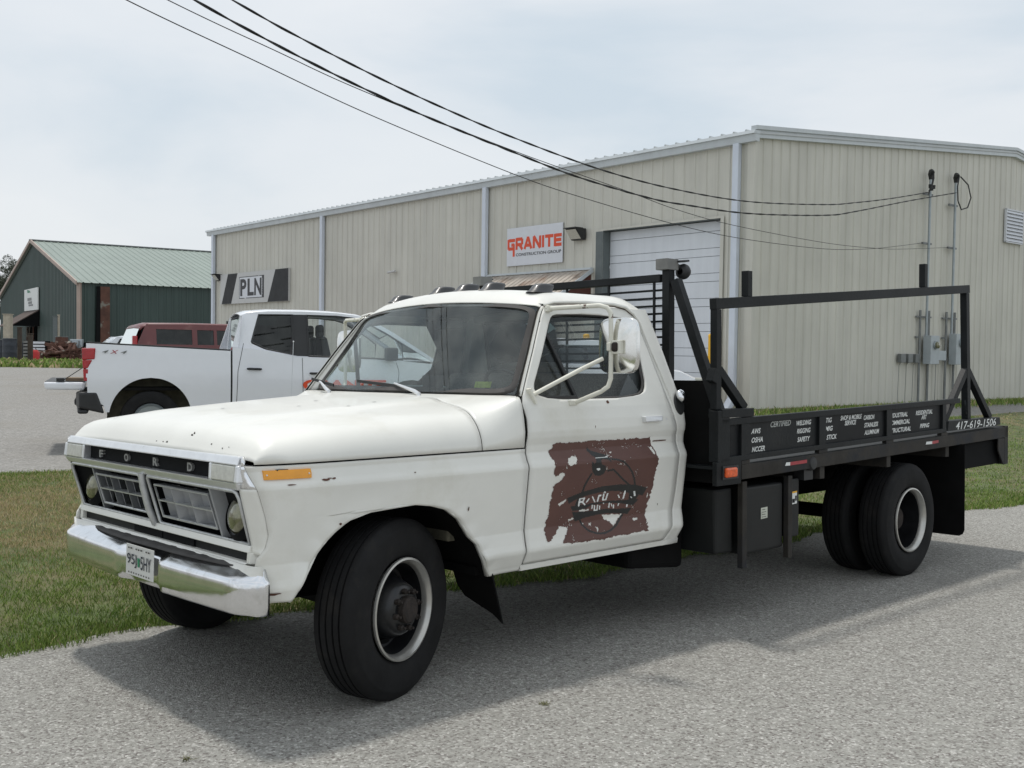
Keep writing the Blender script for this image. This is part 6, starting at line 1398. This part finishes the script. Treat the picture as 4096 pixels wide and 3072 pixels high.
# tree behind the green building
def tree(px, D, h, r, label):
    x, y, z = obj_at(px, D); ro = empty('tree', loc=(x, y, z)); tag(ro, label, 'tree')
    tg = G(); tg.tube([(x, y, z), (x + .2, y, z + h * .35), (x, y + .2, z + h * .6)], [.45, .3, .16], 8)
    for k in range(9):
        a = k * 2.4; tg.tube([(x, y, z + h * (.3 + .04 * k)), (x + math.cos(a) * r * .5, y + math.sin(a) * r * .5, z + h * (.5 + .04 * k)), (x + math.cos(a) * r * .8, y + math.sin(a) * r * .8, z + h * (.62 + .035 * k))], [.16, .09, .03], 6)
    P(mk('trunk', tg, 'bark', smooth=50), ro)
    cl = [(random.gauss(0, r * .45), random.gauss(0, r * .45), random.gauss(h * .68, h * .15), random.uniform(.5, 1.1)) for _ in range(80)]
    n = 24000; V, Fc = [], []
    for i in range(n):
        c = cl[i % len(cl)]; d = rng.normal(size=3); d /= np.linalg.norm(d); rr_ = c[3] * (.6 + .5 * random.random())
        p = np.array((x + c[0], y + c[1], z + c[2])) + d * rr_; a = rng.normal(size=3) * .07; b = rng.normal(size=3) * .07
        V += [tuple(p - a), tuple(p + b), tuple(p + a)]; Fc.append((3 * i, 3 * i + 1, 3 * i + 2))
    P(mk('crown', G().add(V, Fc), 'leafdark', recalc=False), ro)
tree(6, 150, 12.6, 5.2, 'dark leafy tree showing behind the left slope of the green building')
tree(66, 165, 13.6, 2.6, 'small dark treetop peeking over the roof edge of the green building')
# ------------------------------------------------------------------ white crew-cab pickup
def vframe(name, x, y, z, az, label, cat, pitch=0.0):
    r = bpy.data.objects.new(name, None); COL.objects.link(r); r.location = (x, y, z)
    r.rotation_euler = (0, -pitch, math.radians(90 - az)); tag(r, label, cat); return r
pk = vframe('pickup_truck', -5.848, 14.2, .07, 69, 'white crew cab pickup truck with orange door lettering and lowered tailgate, parked behind the hood', 'pickup truck')
# local: X forward from tail, Y left (far side +), near side = right = -Y ; width 2.0 => near side at y=0, far side y=2.0
WD = 1.98
def vs(s, z):                        # side surface bulge
    return -.035 * math.exp(-((z - .95) / .35) ** 2) + .05 * max(0, (z - 1.35)) * 1.2 + .02
def rows_side(zs, xl, xr, n, sgn):
    rows = []
    for z in zs:
        a, b = xl(z), xr(z); rows.append([((a + (b - a) * k / n), (vs(0, z) if sgn > 0 else WD - vs(0, z)), z) for k in range(n + 1)])
    return rows
AXR, AXF, RW = .86, 4.62, .41
def zl(a, b, d=.02): n = max(2, int((b - a) / d)); return [a + (b - a) * i / n for i in range(n + 1)]
def arc(axx, R, z, side):
    zc = .44; t = max(0, 1 - ((z - zc) / (R)) ** 2) if z > zc else 1
    return axx + side * (R * .98) * math.sqrt(t)
railz = lambda s: ip(s, [0, 2.0], [1.47, 1.385])
for sgn in (1, -1):
    g = G(); ZA = 1.0; R = .56
    g.grid(rows_side(zl(.52, ZA, .012), lambda z: ip(z, [.52, .62, .70, 1.5], [.27, .24, .04, .02]), lambda z: arc(AXR, R, z, -1), 8, sgn))
    g.grid(rows_side(zl(.52, ZA, .012), lambda z: arc(AXR, R, z, 1), lambda z: 1.94, 8, sgn))
    top = []
    for t in [i / 14 for i in range(15)]:
        r = []
        for k in range(25):
            s = .02 + 1.92 * k / 24; z = ZA + (railz(s) - ZA) * t; r.append((s, (vs(0, z) if sgn > 0 else WD - vs(0, z)), z))
        top.append(r)
    g.grid(top)
    mk('bed_side', g, 'vwhite', pk, smooth=50)
    g = G(); y0 = .045 if sgn > 0 else WD - .105
    g.hexa([(.03, y0, railz(.03) + .002), (1.94, y0, railz(1.94) + .002), (1.94, y0 + .06, railz(1.94) + .002), (.03, y0 + .06, railz(.03) + .002), (.03, y0, railz(.03) + .022), (1.94, y0, railz(1.94) + .022), (1.94, y0 + .06, railz(1.94) + .022), (.03, y0 + .06, railz(.03) + .022)])
    mk('bed_rail_cap', g, 'vblack', pk, bevel=.005)
    # cab side: lower doors, then frames around glass
    g = G(); R = .54; FE = 5.80
    belt = lambda s: ip(s, [1.96, 2.3, 2.9, 3.4, 4.4, 5.3, 5.8], [1.44, 1.42, 1.31, 1.30, 1.27, 1.20, 1.12])
    rr_ = []
    for t in [i / 20 for i in range(21)]:
        r = []
        for k in range(40):
            s = 1.965 + (AXF - R - 1.965) * k / 39; z = .46 + (belt(s) - .46) * t; r.append((s, (vs(0, z) if sgn > 0 else WD - vs(0, z)), z))
        rr_.append(r)
    g.grid(rr_)
    g.grid(rows_side(zl(.44, .98, .015), lambda z: AXF - R, lambda z: arc(AXF, R, z, -1), 3, sgn)); g.grid(rows_side(zl(.44, .98, .015), lambda z: arc(AXF, R, z, 1), lambda z: FE - .02, 8, sgn))
    rr_ = []
    for t in [i / 10 for i in range(11)]:
        r = []
        for k in range(16):
            s = AXF - R + (FE - AXF + R - .02) * k / 15; z = .98 + (belt(s) - .98) * t; r.append((s, (vs(0, z) if sgn > 0 else WD - vs(0, z)) + (0.10 * max(0, (s - 5.5) / .3) ** 2) * sgn, z))
        rr_.append(r)
    g.grid(rr_); mk('cab_side', g, 'vwhite', pk, smooth=50)
# greenhouse shell
roofz = lambda s: ip(s, [2.10, 2.2, 2.5, 3.0, 3.5, 3.85, 4.1, 4.6, 5.1], [1.90, 1.945, 1.975, 1.985, 1.975, 1.94, 1.88, 1.58, 1.25])
def ghy(z): return .075 + .21 * max(0, min(1, (z - 1.33) / .62)) ** 1.1
rows = []
ssl = [2.10, 2.13, 2.2, 2.3, 2.5, 2.8, 3.1, 3.4, 3.65, 3.85, 4.0]
for s in ssl:
    zt = roofz(s); r = []
    for k in range(13):
        a = k / 12; y = ghy(1.93) + .02 + (WD - 2 * ghy(1.93) - .04) * a; r.append((s, y, zt + .055 * math.sin(PI * a) ** .6 - .01))
    rows.append(r)
mk('roof', G().grid(rows), 'vwhite', pk, smooth=50, solid=.02)
for sgn in (1, -1):
    Y = (lambda z: ghy(z)) if sgn > 0 else (lambda z: WD - ghy(z))
    g = G()
    def pl(poly): g.add([(s, Y(z), z) for s, z in poly], [tuple(range(len(poly)))])
    pl([(1.965, 1.44), (2.10, 1.90), (2.2, 1.945), (2.36, 1.93), (2.24, 1.50), (2.22, 1.42)])
    pl([(2.2, 1.945), (2.5, 1.975), (3.0, 1.985), (3.5, 1.975), (3.5, 1.935), (3.0, 1.94), (2.5, 1.935), (2.36, 1.93)])
    pl([(3.5, 1.975), (3.85, 1.94), (4.0, 1.905), (4.40, 1.68), (5.02, 1.28), (4.95, 1.27), (4.28, 1.68), (3.92, 1.87), (3.78, 1.91), (3.5, 1.935)])
    pl([(2.22, 1.42), (2.24, 1.50), (2.42, 1.42), (2.9, 1.325), (3.4, 1.315), (4.4, 1.29), (4.95, 1.27), (4.4, 1.26), (3.4, 1.29), (2.9, 1.30), (2.3, 1.40)])
    mk('window_surround', g, 'vwhite', pk, solid=.02)
    for nm, poly in (('rear_door_window', [(2.24, 1.52), (2.36, 1.925), (2.86, 1.935), (2.86, 1.335), (2.45, 1.42)]), ('front_door_window', [(3.06, 1.325), (3.06, 1.935), (3.5, 1.93), (3.78, 1.905), (3.92, 1.865), (4.28, 1.67), (4.50, 1.52), (4.50, 1.285)])):
        g = G(); g.add([(s, Y(z) + .008 * sgn, z) for s, z in poly], [tuple(range(len(poly)))]); mk(nm, g, 'tint' if nm[0] == 'r' else 'glass2', pk, recalc=False)
        g = G(); cyc = poly + [poly[0]]; g.tube([(s, Y(z) - .002 * sgn, z) for s, z in cyc], .014, 6); mk('window_trim', g, 'vblack', pk)
    g = G(); g.add([(s, Y(z) - .003 * sgn, z) for s, z in ((2.83, 1.33), (2.83, 1.94), (3.08, 1.94), (3.08, 1.325))], [(0, 1, 2, 3)]); mk('door_pillar', g, 'vblack', pk, recalc=False, solid=.01)
# windscreen, rear glass, hood, grille, floor, interior
g = G(); g.grid([[(4.0 + (5.0 - 4.0) * t, ghy(1.9 - .62 * t) + .05 + (WD - 2 * ghy(1.9 - .62 * t) - .1) * a, 1.905 - .635 * t) for a in (0, .25, .5, .75, 1)] for t in (0, .33, .66, 1)]); mk('windscreen', g, 'glass2', pk, smooth=60)
g = G(); g.grid([[(s, y, ip(s, [4.85, 5.2, 5.6, 5.78, 5.86], [1.27, 1.245, 1.19, 1.13, .98]) + .04 * math.sin(PI * (y - .05) / (WD - .1))) for y in np.linspace(.06, WD - .06, 9)] for s in (4.85, 5.0, 5.2, 5.4, 5.6, 5.7, 5.78, 5.83, 5.86)]); mk('hood', g, 'vwhite', pk, smooth=50, solid=.01)
g = G(); g.box(5.78, 5.87, .12, WD - .12, .62, .98); mk('grille', g, 'vblack', pk, bevel=.02); g = G(); g.box(5.72, 5.93, .04, WD - .04, .40, .62); mk('front_bumper', g, 'chrome', pk, bevel=.04)
for y in (.06, WD - .36):
    g = G(); g.box(5.70, 5.875, y, y + .30, .86, .98); mk('headlight', g, 'lens', pk, bevel=.02)
g = G(); g.grid([[(1.97 + .13 * t, y, .6 + 1.30 * t) for y in (.09, .45)] for t in (0, 1)]); g.grid([[(1.97 + .13 * t, y, .6 + 1.30 * t) for y in (WD - .45, WD - .09)] for t in (0, 1)]); g.grid([[(1.97, y, z) for y in (.05, WD - .05)] for z in (.5, 1.40)]); mk('cab_back', g, 'vwhite', pk)
g = G(); g.add([(2.05, .45, 1.40), (2.05, WD - .45, 1.40), (2.10, WD - .45, 1.86), (2.10, .45, 1.86)], [(0, 1, 2, 3)]); mk('rear_window', g, 'tint', pk, recalc=False)
g = G(); g.box(.05, 1.95, .06, WD - .06, .82, .86); g.box(2.0, 4.9, .1, WD - .1, .42, .47); g.box(1.0, 5.5, .5, 1.5, .38, .60); mk('underbody', g, 'under', pk)
g = G(); g.hexa([(2.45, .3, .9), (2.9, .3, .9), (2.9, 1.7, .9), (2.45, 1.7, .9), (2.3, .3, 1.55), (2.42, .3, 1.55), (2.42, 1.7, 1.55), (2.3, 1.7, 1.55)]); g.box(2.45, 3.0, .3, 1.7, .75, .95)
for y in (.30, 1.15): g.hexa([(3.35, y, .9), (3.55, y, .9), (3.55, y + .5, .9), (3.35, y + .5, .9), (3.28, y, 1.62), (3.38, y, 1.62), (3.38, y + .5, 1.62), (3.28, y + .5, 1.62)]); g.box(3.26, 3.36, y + .12, y + .38, 1.60, 1.80)
mk('seats', g, 'dash', pk, bevel=.04)
g = G(); g.box(4.2, 4.95, .12, WD - .12, 1.0, 1.26); mk('dashboard', g, 'dash', pk)
# seams, handles, gap
g = G(); g.add([(1.942, .012, .50), (1.962, .012, .50), (1.972, .075, 1.43), (1.946, .060, 1.385)], [(0, 1, 2, 3)]); g.box(1.935, 1.975, .05, .2, .5, 1.37); mk('bed_gap', g, 'vblack', pk, recalc=False)
g = G()
for seam in ([(2.02, .50), (2.04, 1.1), (2.12, 1.5)], [(2.98, .50), (2.96, 1.30)], [(4.40, .90), (4.42, 1.1), (4.38, 1.24)]):
    zs_ = zl(seam[0][1], seam[-1][1], .03); g.tube([(ip(z, [q[1] for q in seam], [q[0] for q in seam]), vs(0, z) - .001, z) for z in zs_], .004, 4)
mk('door_seam', g, 'vblack', pk)
for s, z in ((2.26, 1.135), (3.16, 1.075)):
    g = G(); g.tube([(s - .09, vs(0, z) - .012, z), (s - .07, vs(0, z) - .038, z), (s + .09, vs(0, z) - .038, z - .004), (s + .11, vs(0, z) - .012, z - .004)], [.012, .018, .018, .012], 8); mk('door_handle', g, 'vblack', pk, smooth=50)
# mirror
g = G(); g.box(4.18, 4.36, -.20, -.02, 1.27, 1.47); g.box(4.22, 4.34, -.05, .10, 1.28, 1.34); mk('side_mirror', g, 'vblack', pk, bevel=.04)
# tail lamps
for y in (-.012, WD - .10):
    g = G(); g.hexa([(-.03, y, 1.24), (.13, y, 1.25), (.13, y + .11, 1.25), (-.03, y + .11, 1.24), (-.035, y, 1.40), (.14, y, 1.405), (.14, y + .11, 1.405), (-.035, y + .11, 1.40)]); g.hexa([(-.02, y, 1.12), (.04, y, 1.12), (.04, y + .11, 1.12), (-.02, y + .11, 1.12), (-.03, y, 1.24), (.10, y, 1.24), (.10, y + .11, 1.24), (-.03, y + .11, 1.24)]); g.hexa([(-.01, y, .95), (.065, y, .95), (.065, y + .11, .95), (-.01, y + .11, .95), (-.02, y, 1.12), (.05, y, 1.12), (.05, y + .11, 1.12), (-.02, y + .11, 1.12)])
    mk('tail_lamp', g, 'taillight', pk, bevel=.014, seg=3)
# rear bumper
g = G()
for y0, y1 in ((-.02, .32), (WD - .32, WD + .02)):
    g.hexa([(-.07, y0, .58), (.26, y0, .50), (.22, y1, .50), (-.12, y1, .58), (-.07, y0, .80), (.16, y0, .80), (.16, y1, .80), (-.12, y1, .80)])
g.box(-.14, .02, .32, WD - .32, .60, .70); g.hexa([(-.09, .0, .50), (.05, 0, .50), (.05, WD, .50), (-.16, WD, .50), (-.09, 0, .56), (.05, 0, .56), (.05, WD, .56), (-.16, WD, .56)])
mk('rear_bumper', g, 'vblack', pk, bevel=.03)
# tailgate lowered
g = G(); g.hexa([(-.50, .10, .83), (.0, .10, .82), (.0, WD - .10, .82), (-.50, WD - .10, .83), (-.52, .10, .935), (.0, .10, .93), (.0, WD - .10, .93), (-.52, WD - .10, .935)]); tg_ = mk('tailgate', g, 'vwhite', pk, bevel=.03)
g = G(); g.box(-.50, -.0, .14, WD - .14, .931, .942); mk('tailgate_liner', g, 'vblack', tg_)
g = G(); g.tube([(-.28, .16, .95), (0.0, .12, 1.15)], .006, 5); g.box(-.36, -.26, .12, .2, .945, .985); mk('tailgate_cable', g, 'vblack', pk)
T0 = G(); T0.hexa([(-.25, .30, .945), (.6, .30, .93), (.6, .75, .93), (-.25, .75, .945), (-.25, .30, .985), (.6, .30, .97), (.6, .75, .97), (-.25, .75, .985)])
bd = mk('plywood_board', T0, 'wood'); bd.matrix_world = pk.matrix_basis.copy(); tag(bd, 'tan board sticking out over the lowered tailgate of the white pickup', 'board')
# wheels
for ax, y, sd in ((AXR, .13, -1), (AXF, .13, -1), (AXR, WD - .13, 1), (AXF, WD - .13, 1)):
    w = empty('wheel', pk, (ax, y, RW - .01))
    g = tyre_g(.26, R=RW, ri=.24); mk('tyre', g, 'rubber', w, smooth=30)
    g = G(); g.lathe([(.24, .10), (.23, .115), (.20, .06), (.10, .05), (.05, .09), (0, .09)], (0, 0, 0), (0, sd, 0), 32); mk('rim', g, 'galv', w, smooth=40)
g = G()
for ax, R in ((AXR, .575), (AXF, .555)):
    for yy in (0.03, WD - .03):
        sg_ = 1 if yy < 1 else -1
        a = np.linspace(-.35, PI + .35, 24); g.grid([[(ax + R * math.cos(t), yy, .44 + R * math.sin(t)), (ax + R * math.cos(t), yy + sg_ * .45, .44 + R * math.sin(t))] for t in a])
        g.add([(ax - R, yy + sg_ * .45, .3), (ax + R, yy + sg_ * .45, .3), (ax + R, yy + sg_ * .45, 1.0), (ax - R, yy + sg_ * .45, 1.0)], [(0, 1, 2, 3)])
mk('wheel_well', g, 'wellbrown', pk, recalc=False, smooth=60)
# lettering on door, 4x4 badge, side badge
g = G(); add_text(g, 'GRANITE', lambda a, b, d: (2.965 + a, vs(0, .9) - .024, .83 + b), .150, 1.25, bold=.05); mk('door_lettering', g, 'gorange', pk, recalc=False)
g = G(); add_text(g, '4', lambda a, b, d: (.22 + a, vs(0, 1.37) - .024, 1.335 + b), .045, .09, shear=.4, bold=.01); add_text(g, '4', lambda a, b, d: (.46 + a, vs(0, 1.37) - .024, 1.33 + b), .045, .09, shear=.4, bold=.01); bg_ = mk('drive_badge', g, 'conduit', pk, recalc=False)
g = G(); add_text(g, 'X', lambda a, b, d: (.325 + a, vs(0, 1.37) - .024, 1.330 + b), .05, .11, shear=.3, bold=.01); mk('badge_cross', g, 'red', pk, recalc=False)
# antenna-like marker rod standing beside the rear door
x, y = wp(1172, 13.45); zz = hz(x, y)
r = empty('marker_rod', loc=(x, y, zz)); tag(r, 'thin white rod with a small ball tip standing in front of the white pickup doors', 'rod')
P(mk('rod_shaft', G().cyl((x - .05, y, zz), (x, y, 1.60), .006, .004, n=6), 'signwhite'), r); P(mk('rod_tip', G().lathe([(0, -.012), (.012, 0), (0, .012)], (x, y, 1.60), (0, 0, 1), 10), 'signwhite'), r)

# ------------------------------------------------------------------ simple body builder for the two far vehicles
def body(root, prof_low, wl, windows, m, L, Wd, zb, wheels, zbelt, roof, tumble=.12):
    """prof: (s, ztop of body) ; roof: list (s,z) greenhouse outline"""
    g = G(); rows = []
    for s, z in prof_low:
        e = .10 * (max(0, .25 - s) / .25) ** 2 + .10 * (max(0, s - (L - .25)) / .25) ** 2
        rows.append([(s, e + .05, zb), (s, e, zb + .25), (s, e - .0, (zb + z) / 2 + .1), (s, e + .03, z - .03), (s, e + .07, z), (s, Wd / 2, z + .03), (s, Wd - e - .07, z), (s, Wd - e - .03, z - .03), (s, Wd - e, (zb + z) / 2 + .1), (s, Wd - e, zb + .25), (s, Wd - e - .05, zb)])
    g.grid(rows); g.add(rows[0], [tuple(range(len(rows[0])))]); g.add(rows[-1], [tuple(range(len(rows[-1])))]); b = mk('body', g, m, root, smooth=40)
    g = G(); rows = []
    for s, z in roof: rows.append([(s, .06 + (tumble) * min(1, (z - zbelt) / .5), max(z - .05, zbelt)), (s, .10 + tumble * min(1, (z - zbelt) / .5), z), (s, Wd / 2, z + .03), (s, Wd - .10 - tumble * min(1, (z - zbelt) / .5), z), (s, Wd - .06 - tumble * min(1, (z - zbelt) / .5), max(z - .05, zbelt))])
    g.grid(rows); mk('roof', g, m, root, smooth=50, solid=.02)
    for sd in (1, -1):
        Yf = lambda z: (.05 + tumble * max(0, (z - zbelt)) / .5) if sd > 0 else (Wd - .05 - tumble * max(0, (z - zbelt)) / .5)
        for kind, poly in windows:
            g = G(); g.add([(s, Yf(z) + (.012 * sd if kind != 'p' else 0), z) for s, z in poly], [tuple(range(len(poly)))])
            if kind == 'w': mk('side_window', g, 'tint', root, recalc=False)
            else: mk('window_pillar', g, m, root, recalc=False, solid=.02)
    for ax in wheels:
        for y, sd in ((.12, -1), (Wd - .12, 1)):
            w = empty('wheel', root, (ax, y, .34)); mk('tyre', tyre_g(.21, R=.35, ri=.2), 'rubber', w, smooth=30)
            g = G(); g.lathe([(.20, .08), (.19, .09), (.1, .05), (0, .06)], (0, 0, 0), (0, sd, 0), 24); mk('rim', g, 'galv', w, smooth=40)
x, y = wp(529, 26.0); zg = hz(x, y)
vn_ = vframe('van', x, y, .12, 58, 'faded maroon passenger van with side windows beyond the white pickup bed', 'van')
wins = [('w', [(.60, 1.40), (.60, 1.80), (1.50, 1.81), (1.50, 1.40)]), ('w', [(1.63, 1.40), (1.63, 1.81), (2.06, 1.81), (2.06, 1.40)]), ('w', [(2.14, 1.40), (2.14, 1.81), (3.0, 1.81), (3.15, 1.40)]), ('w', [(3.3, 1.40), (3.2, 1.80), (3.9, 1.78), (4.3, 1.40)]),
        ('p', [(.10, 1.35), (.30, 1.80), (.36, 1.92), (.60, 1.92), (.60, 1.35)]), ('p', [(.60, 1.80), (.60, 1.92), (4.0, 1.92), (3.9, 1.79)]), ('p', [(1.50, 1.35), (1.50, 1.82), (1.63, 1.82), (1.63, 1.35)]), ('p', [(2.06, 1.35), (2.06, 1.82), (2.14, 1.82), (2.14, 1.35)]), ('p', [(3.0, 1.82), (3.15, 1.35), (3.3, 1.35), (3.2, 1.82)]), ('p', [(4.0, 1.92), (4.5, 1.35), (4.3, 1.35), (3.85, 1.80)]), ('p', [(.1, 1.35), (4.5, 1.35), (4.5, 1.41), (.1, 1.41)])]
body(vn_, [(0, 1.33), (.1, 1.38), (1, 1.38), (4.4, 1.36), (5.0, 1.15), (5.3, 1.0)], 0, wins, 'maroon', 5.3, 1.95, .38, (1.1, 4.3), 1.36, [(.20, 1.80), (.28, 1.88), (.45, 1.93), (1.5, 1.95), (3.5, 1.95), (4.0, 1.92), (4.5, 1.4)], .10)
g = G(); g.add([(.04, .20, 1.40), (.04, 1.75, 1.40), (.22, 1.70, 1.84), (.22, .26, 1.84)], [(0, 1, 2, 3)]); rw = mk('rear_window', g, 'tint', vn_, recalc=False)
g = G(); g.box(.0, .12, -.01, .11, 1.28, 1.62); mk('tail_lamp', g, 'taillight', vn_, bevel=.02)
g = G(); add_text(g, '50', lambda a, b, d: (.105 + b * .4, 1.25 - a, 1.50 + b), .20, .42, bold=.03); mk('window_sticker', g, 'lettwhite', rw, recalc=False)
x, y = wp(412, 44.0)
cr_ = vframe('hatchback', x, y, .30, 58, 'silver car with rounded roof parked between the green building and the maroon van', 'car')
wins = [('w', [(.45, 1.10), (.75, 1.42), (1.35, 1.48), (1.35, 1.10)]), ('w', [(1.45, 1.10), (1.45, 1.48), (2.3, 1.44), (2.9, 1.08)]), ('p', [(.1, 1.05), (.55, 1.50), (.75, 1.50), (.45, 1.05)]), ('p', [(.6, 1.44), (.6, 1.52), (2.4, 1.52), (2.35, 1.45)]), ('p', [(1.35, 1.05), (1.35, 1.5), (1.45, 1.5), (1.45, 1.05)]), ('p', [(2.3, 1.5), (2.4, 1.5), (3.1, 1.02), (2.9, 1.02)])]
body(cr_, [(0, .95), (.2, 1.05), (1, 1.08), (3.0, 1.02), (3.8, .88), (4.3, .72)], 0, wins, 'silver', 4.3, 1.78, .28, (.8, 3.4), 1.06, [(.25, 1.25), (.5, 1.45), (.9, 1.53), (1.6, 1.56), (2.3, 1.52), (2.7, 1.32), (3.1, 1.05)], .14)
g = G(); g.add([(.12, .25, 1.06), (.12, 1.5, 1.06), (.42, 1.45, 1.42), (.42, .3, 1.42)], [(0, 1, 2, 3)]); mk('rear_window', g, 'tint', cr_, recalc=False)
# second white car, seen only through the cab glass
x, y = wp(1960, 17.5)
c3 = vframe('sedan', x, y, hz(x, y), 62, 'white low car seen through the truck cab, nose near the yellow bollard', 'car')
body(c3, [(0, .95), (.3, 1.05), (1.2, 1.10), (3.0, 1.08), (4.0, .98), (4.5, .80), (4.6, .62)], 0, [('w', [(.9, 1.12), (1.2, 1.42), (1.9, 1.46), (1.9, 1.12)]), ('w', [(2.0, 1.12), (2.0, 1.46), (2.6, 1.42), (3.1, 1.10)]), ('p', [(.5, 1.05), (1.0, 1.48), (1.2, 1.48), (.9, 1.05)]), ('p', [(1.1, 1.42), (1.1, 1.50), (2.6, 1.50), (2.6, 1.42)]), ('p', [(2.5, 1.5), (2.6, 1.5), (3.3, 1.05), (3.1, 1.05)])], 'vwhite', 4.6, 1.85, .25, (.9, 3.7), 1.08, [(.7, 1.25), (1.0, 1.45), (1.6, 1.52), (2.3, 1.50), (2.8, 1.35), (3.3, 1.08)], .14)
g = G(); g.box(4.35, 4.58, .05, .42, .72, .84); mk('headlight', g, 'lens', c3, bevel=.03); g = G(); g.box(4.50, 4.63, .35, 1.5, .45, .66); mk('grille', g, 'vblack', c3, bevel=.02)

# tufts of weed growing through the road
for (u, v, lb) in ((-.98, .98, 'small weed tuft on the road in front of the truck, the leftmost'), (-.62, 1.62, 'small brown weed tuft low in the picture near the road centre'), (.42, 1.42, 'tiny green weed tuft beside the truck shadow')):
    x, y = xy(u, v); z = hz(x, y); g = G()
    for k in range(26):
        a = random.uniform(0, 2 * PI); l_ = random.uniform(.012, .035); c = Vector((x + random.gauss(0, .010), y + random.gauss(0, .010), z)); t = c + Vector((math.cos(a) * l_, math.sin(a) * l_, random.uniform(.004, .016))); n_ = Vector((-math.sin(a), math.cos(a), 0)) * .0022
        g.add([c - n_, c + n_, t], [(0, 1, 2)])
    T_('weed_tuft', g, mat('weed_leaf', (.10, .10, .03), var=.3), lb, 'weed', 'weeds growing through the road', recalc=False)
# ------------------------------------------------------------------ parts that came out of one loop but stand apart become parts of their own
def split_far():
    skip = ('letter', 'print', 'chip', 'scrape', 'decal', 'plate_', 'number', 'seam', 'emblem', 'word', 'roof_rib', 'logo', 'wire', 'crown', 'louvre', 'badge', 'grille_backing', 'underbody', 'seats', 'label')
    for o in list(COL.objects):
        if o.type != 'MESH' or o.parent is None or o.get('kind') or any(k in o.name for k in skip): continue
        me = o.data; nv = len(me.vertices)
        if nv > 30000 or me.users > 1: continue
        par = list(range(nv))
        def find(a):
            while par[a] != a: par[a] = par[par[a]]; a = par[a]
            return a
        for p in me.polygons:
            v = p.vertices; r = find(v[0])
            for q in v[1:]:
                par[find(q)] = r
        root = [find(i) for i in range(nv)]; ids = sorted(set(root))
        if not 2 <= len(ids) <= 14: continue
        co = np.array([v.co for v in me.vertices]); ra = np.array(root)
        bb = [(co[ra == i].min(0), co[ra == i].max(0)) for i in ids]; sz = [np.linalg.norm(b - a) for a, b in bb]
        cl = list(range(len(ids)))
        for i in range(len(ids)):
            for j in range(i):
                gap = np.linalg.norm(np.maximum(0, np.maximum(bb[i][0] - bb[j][1], bb[j][0] - bb[i][1])))
                if gap < max(.012, .45 * min(max(sz[i], sz[j]), .25) * .12):
                    a, b = cl[i], cl[j]; cl = [b if c == a else c for c in cl]
        groups = sorted(set(cl))
        if len(groups) < 2: continue
        cid = {ids[k]: cl[k] for k in range(len(ids))}; base = o.name.split('.')[0]; parts = []
        for gi in groups:
            keep = [i for i in range(nv) if cid[root[i]] == gi]; mp_ = {v: k for k, v in enumerate(keep)}
            fs = [[mp_[v] for v in p.vertices] for p in me.polygons if cid[root[p.vertices[0]]] == gi]; sm = [p.use_smooth for p in me.polygons if cid[root[p.vertices[0]]] == gi]
            m2 = bpy.data.meshes.new(base); m2.from_pydata([tuple(co[i]) for i in keep], [], fs); m2.polygons.foreach_set('use_smooth', sm)
            for mt in me.materials: m2.materials.append(mt)
            if any(sm): m2.set_sharp_from_angle(angle=math.radians(40))
            parts.append(m2)
        o.data = parts[0]
        for m2 in parts[1:]:
            c = o.copy(); c.data = m2; COL.objects.link(c); c.parent = o.parent; c.matrix_parent_inverse = o.matrix_parent_inverse.copy()
split_far()
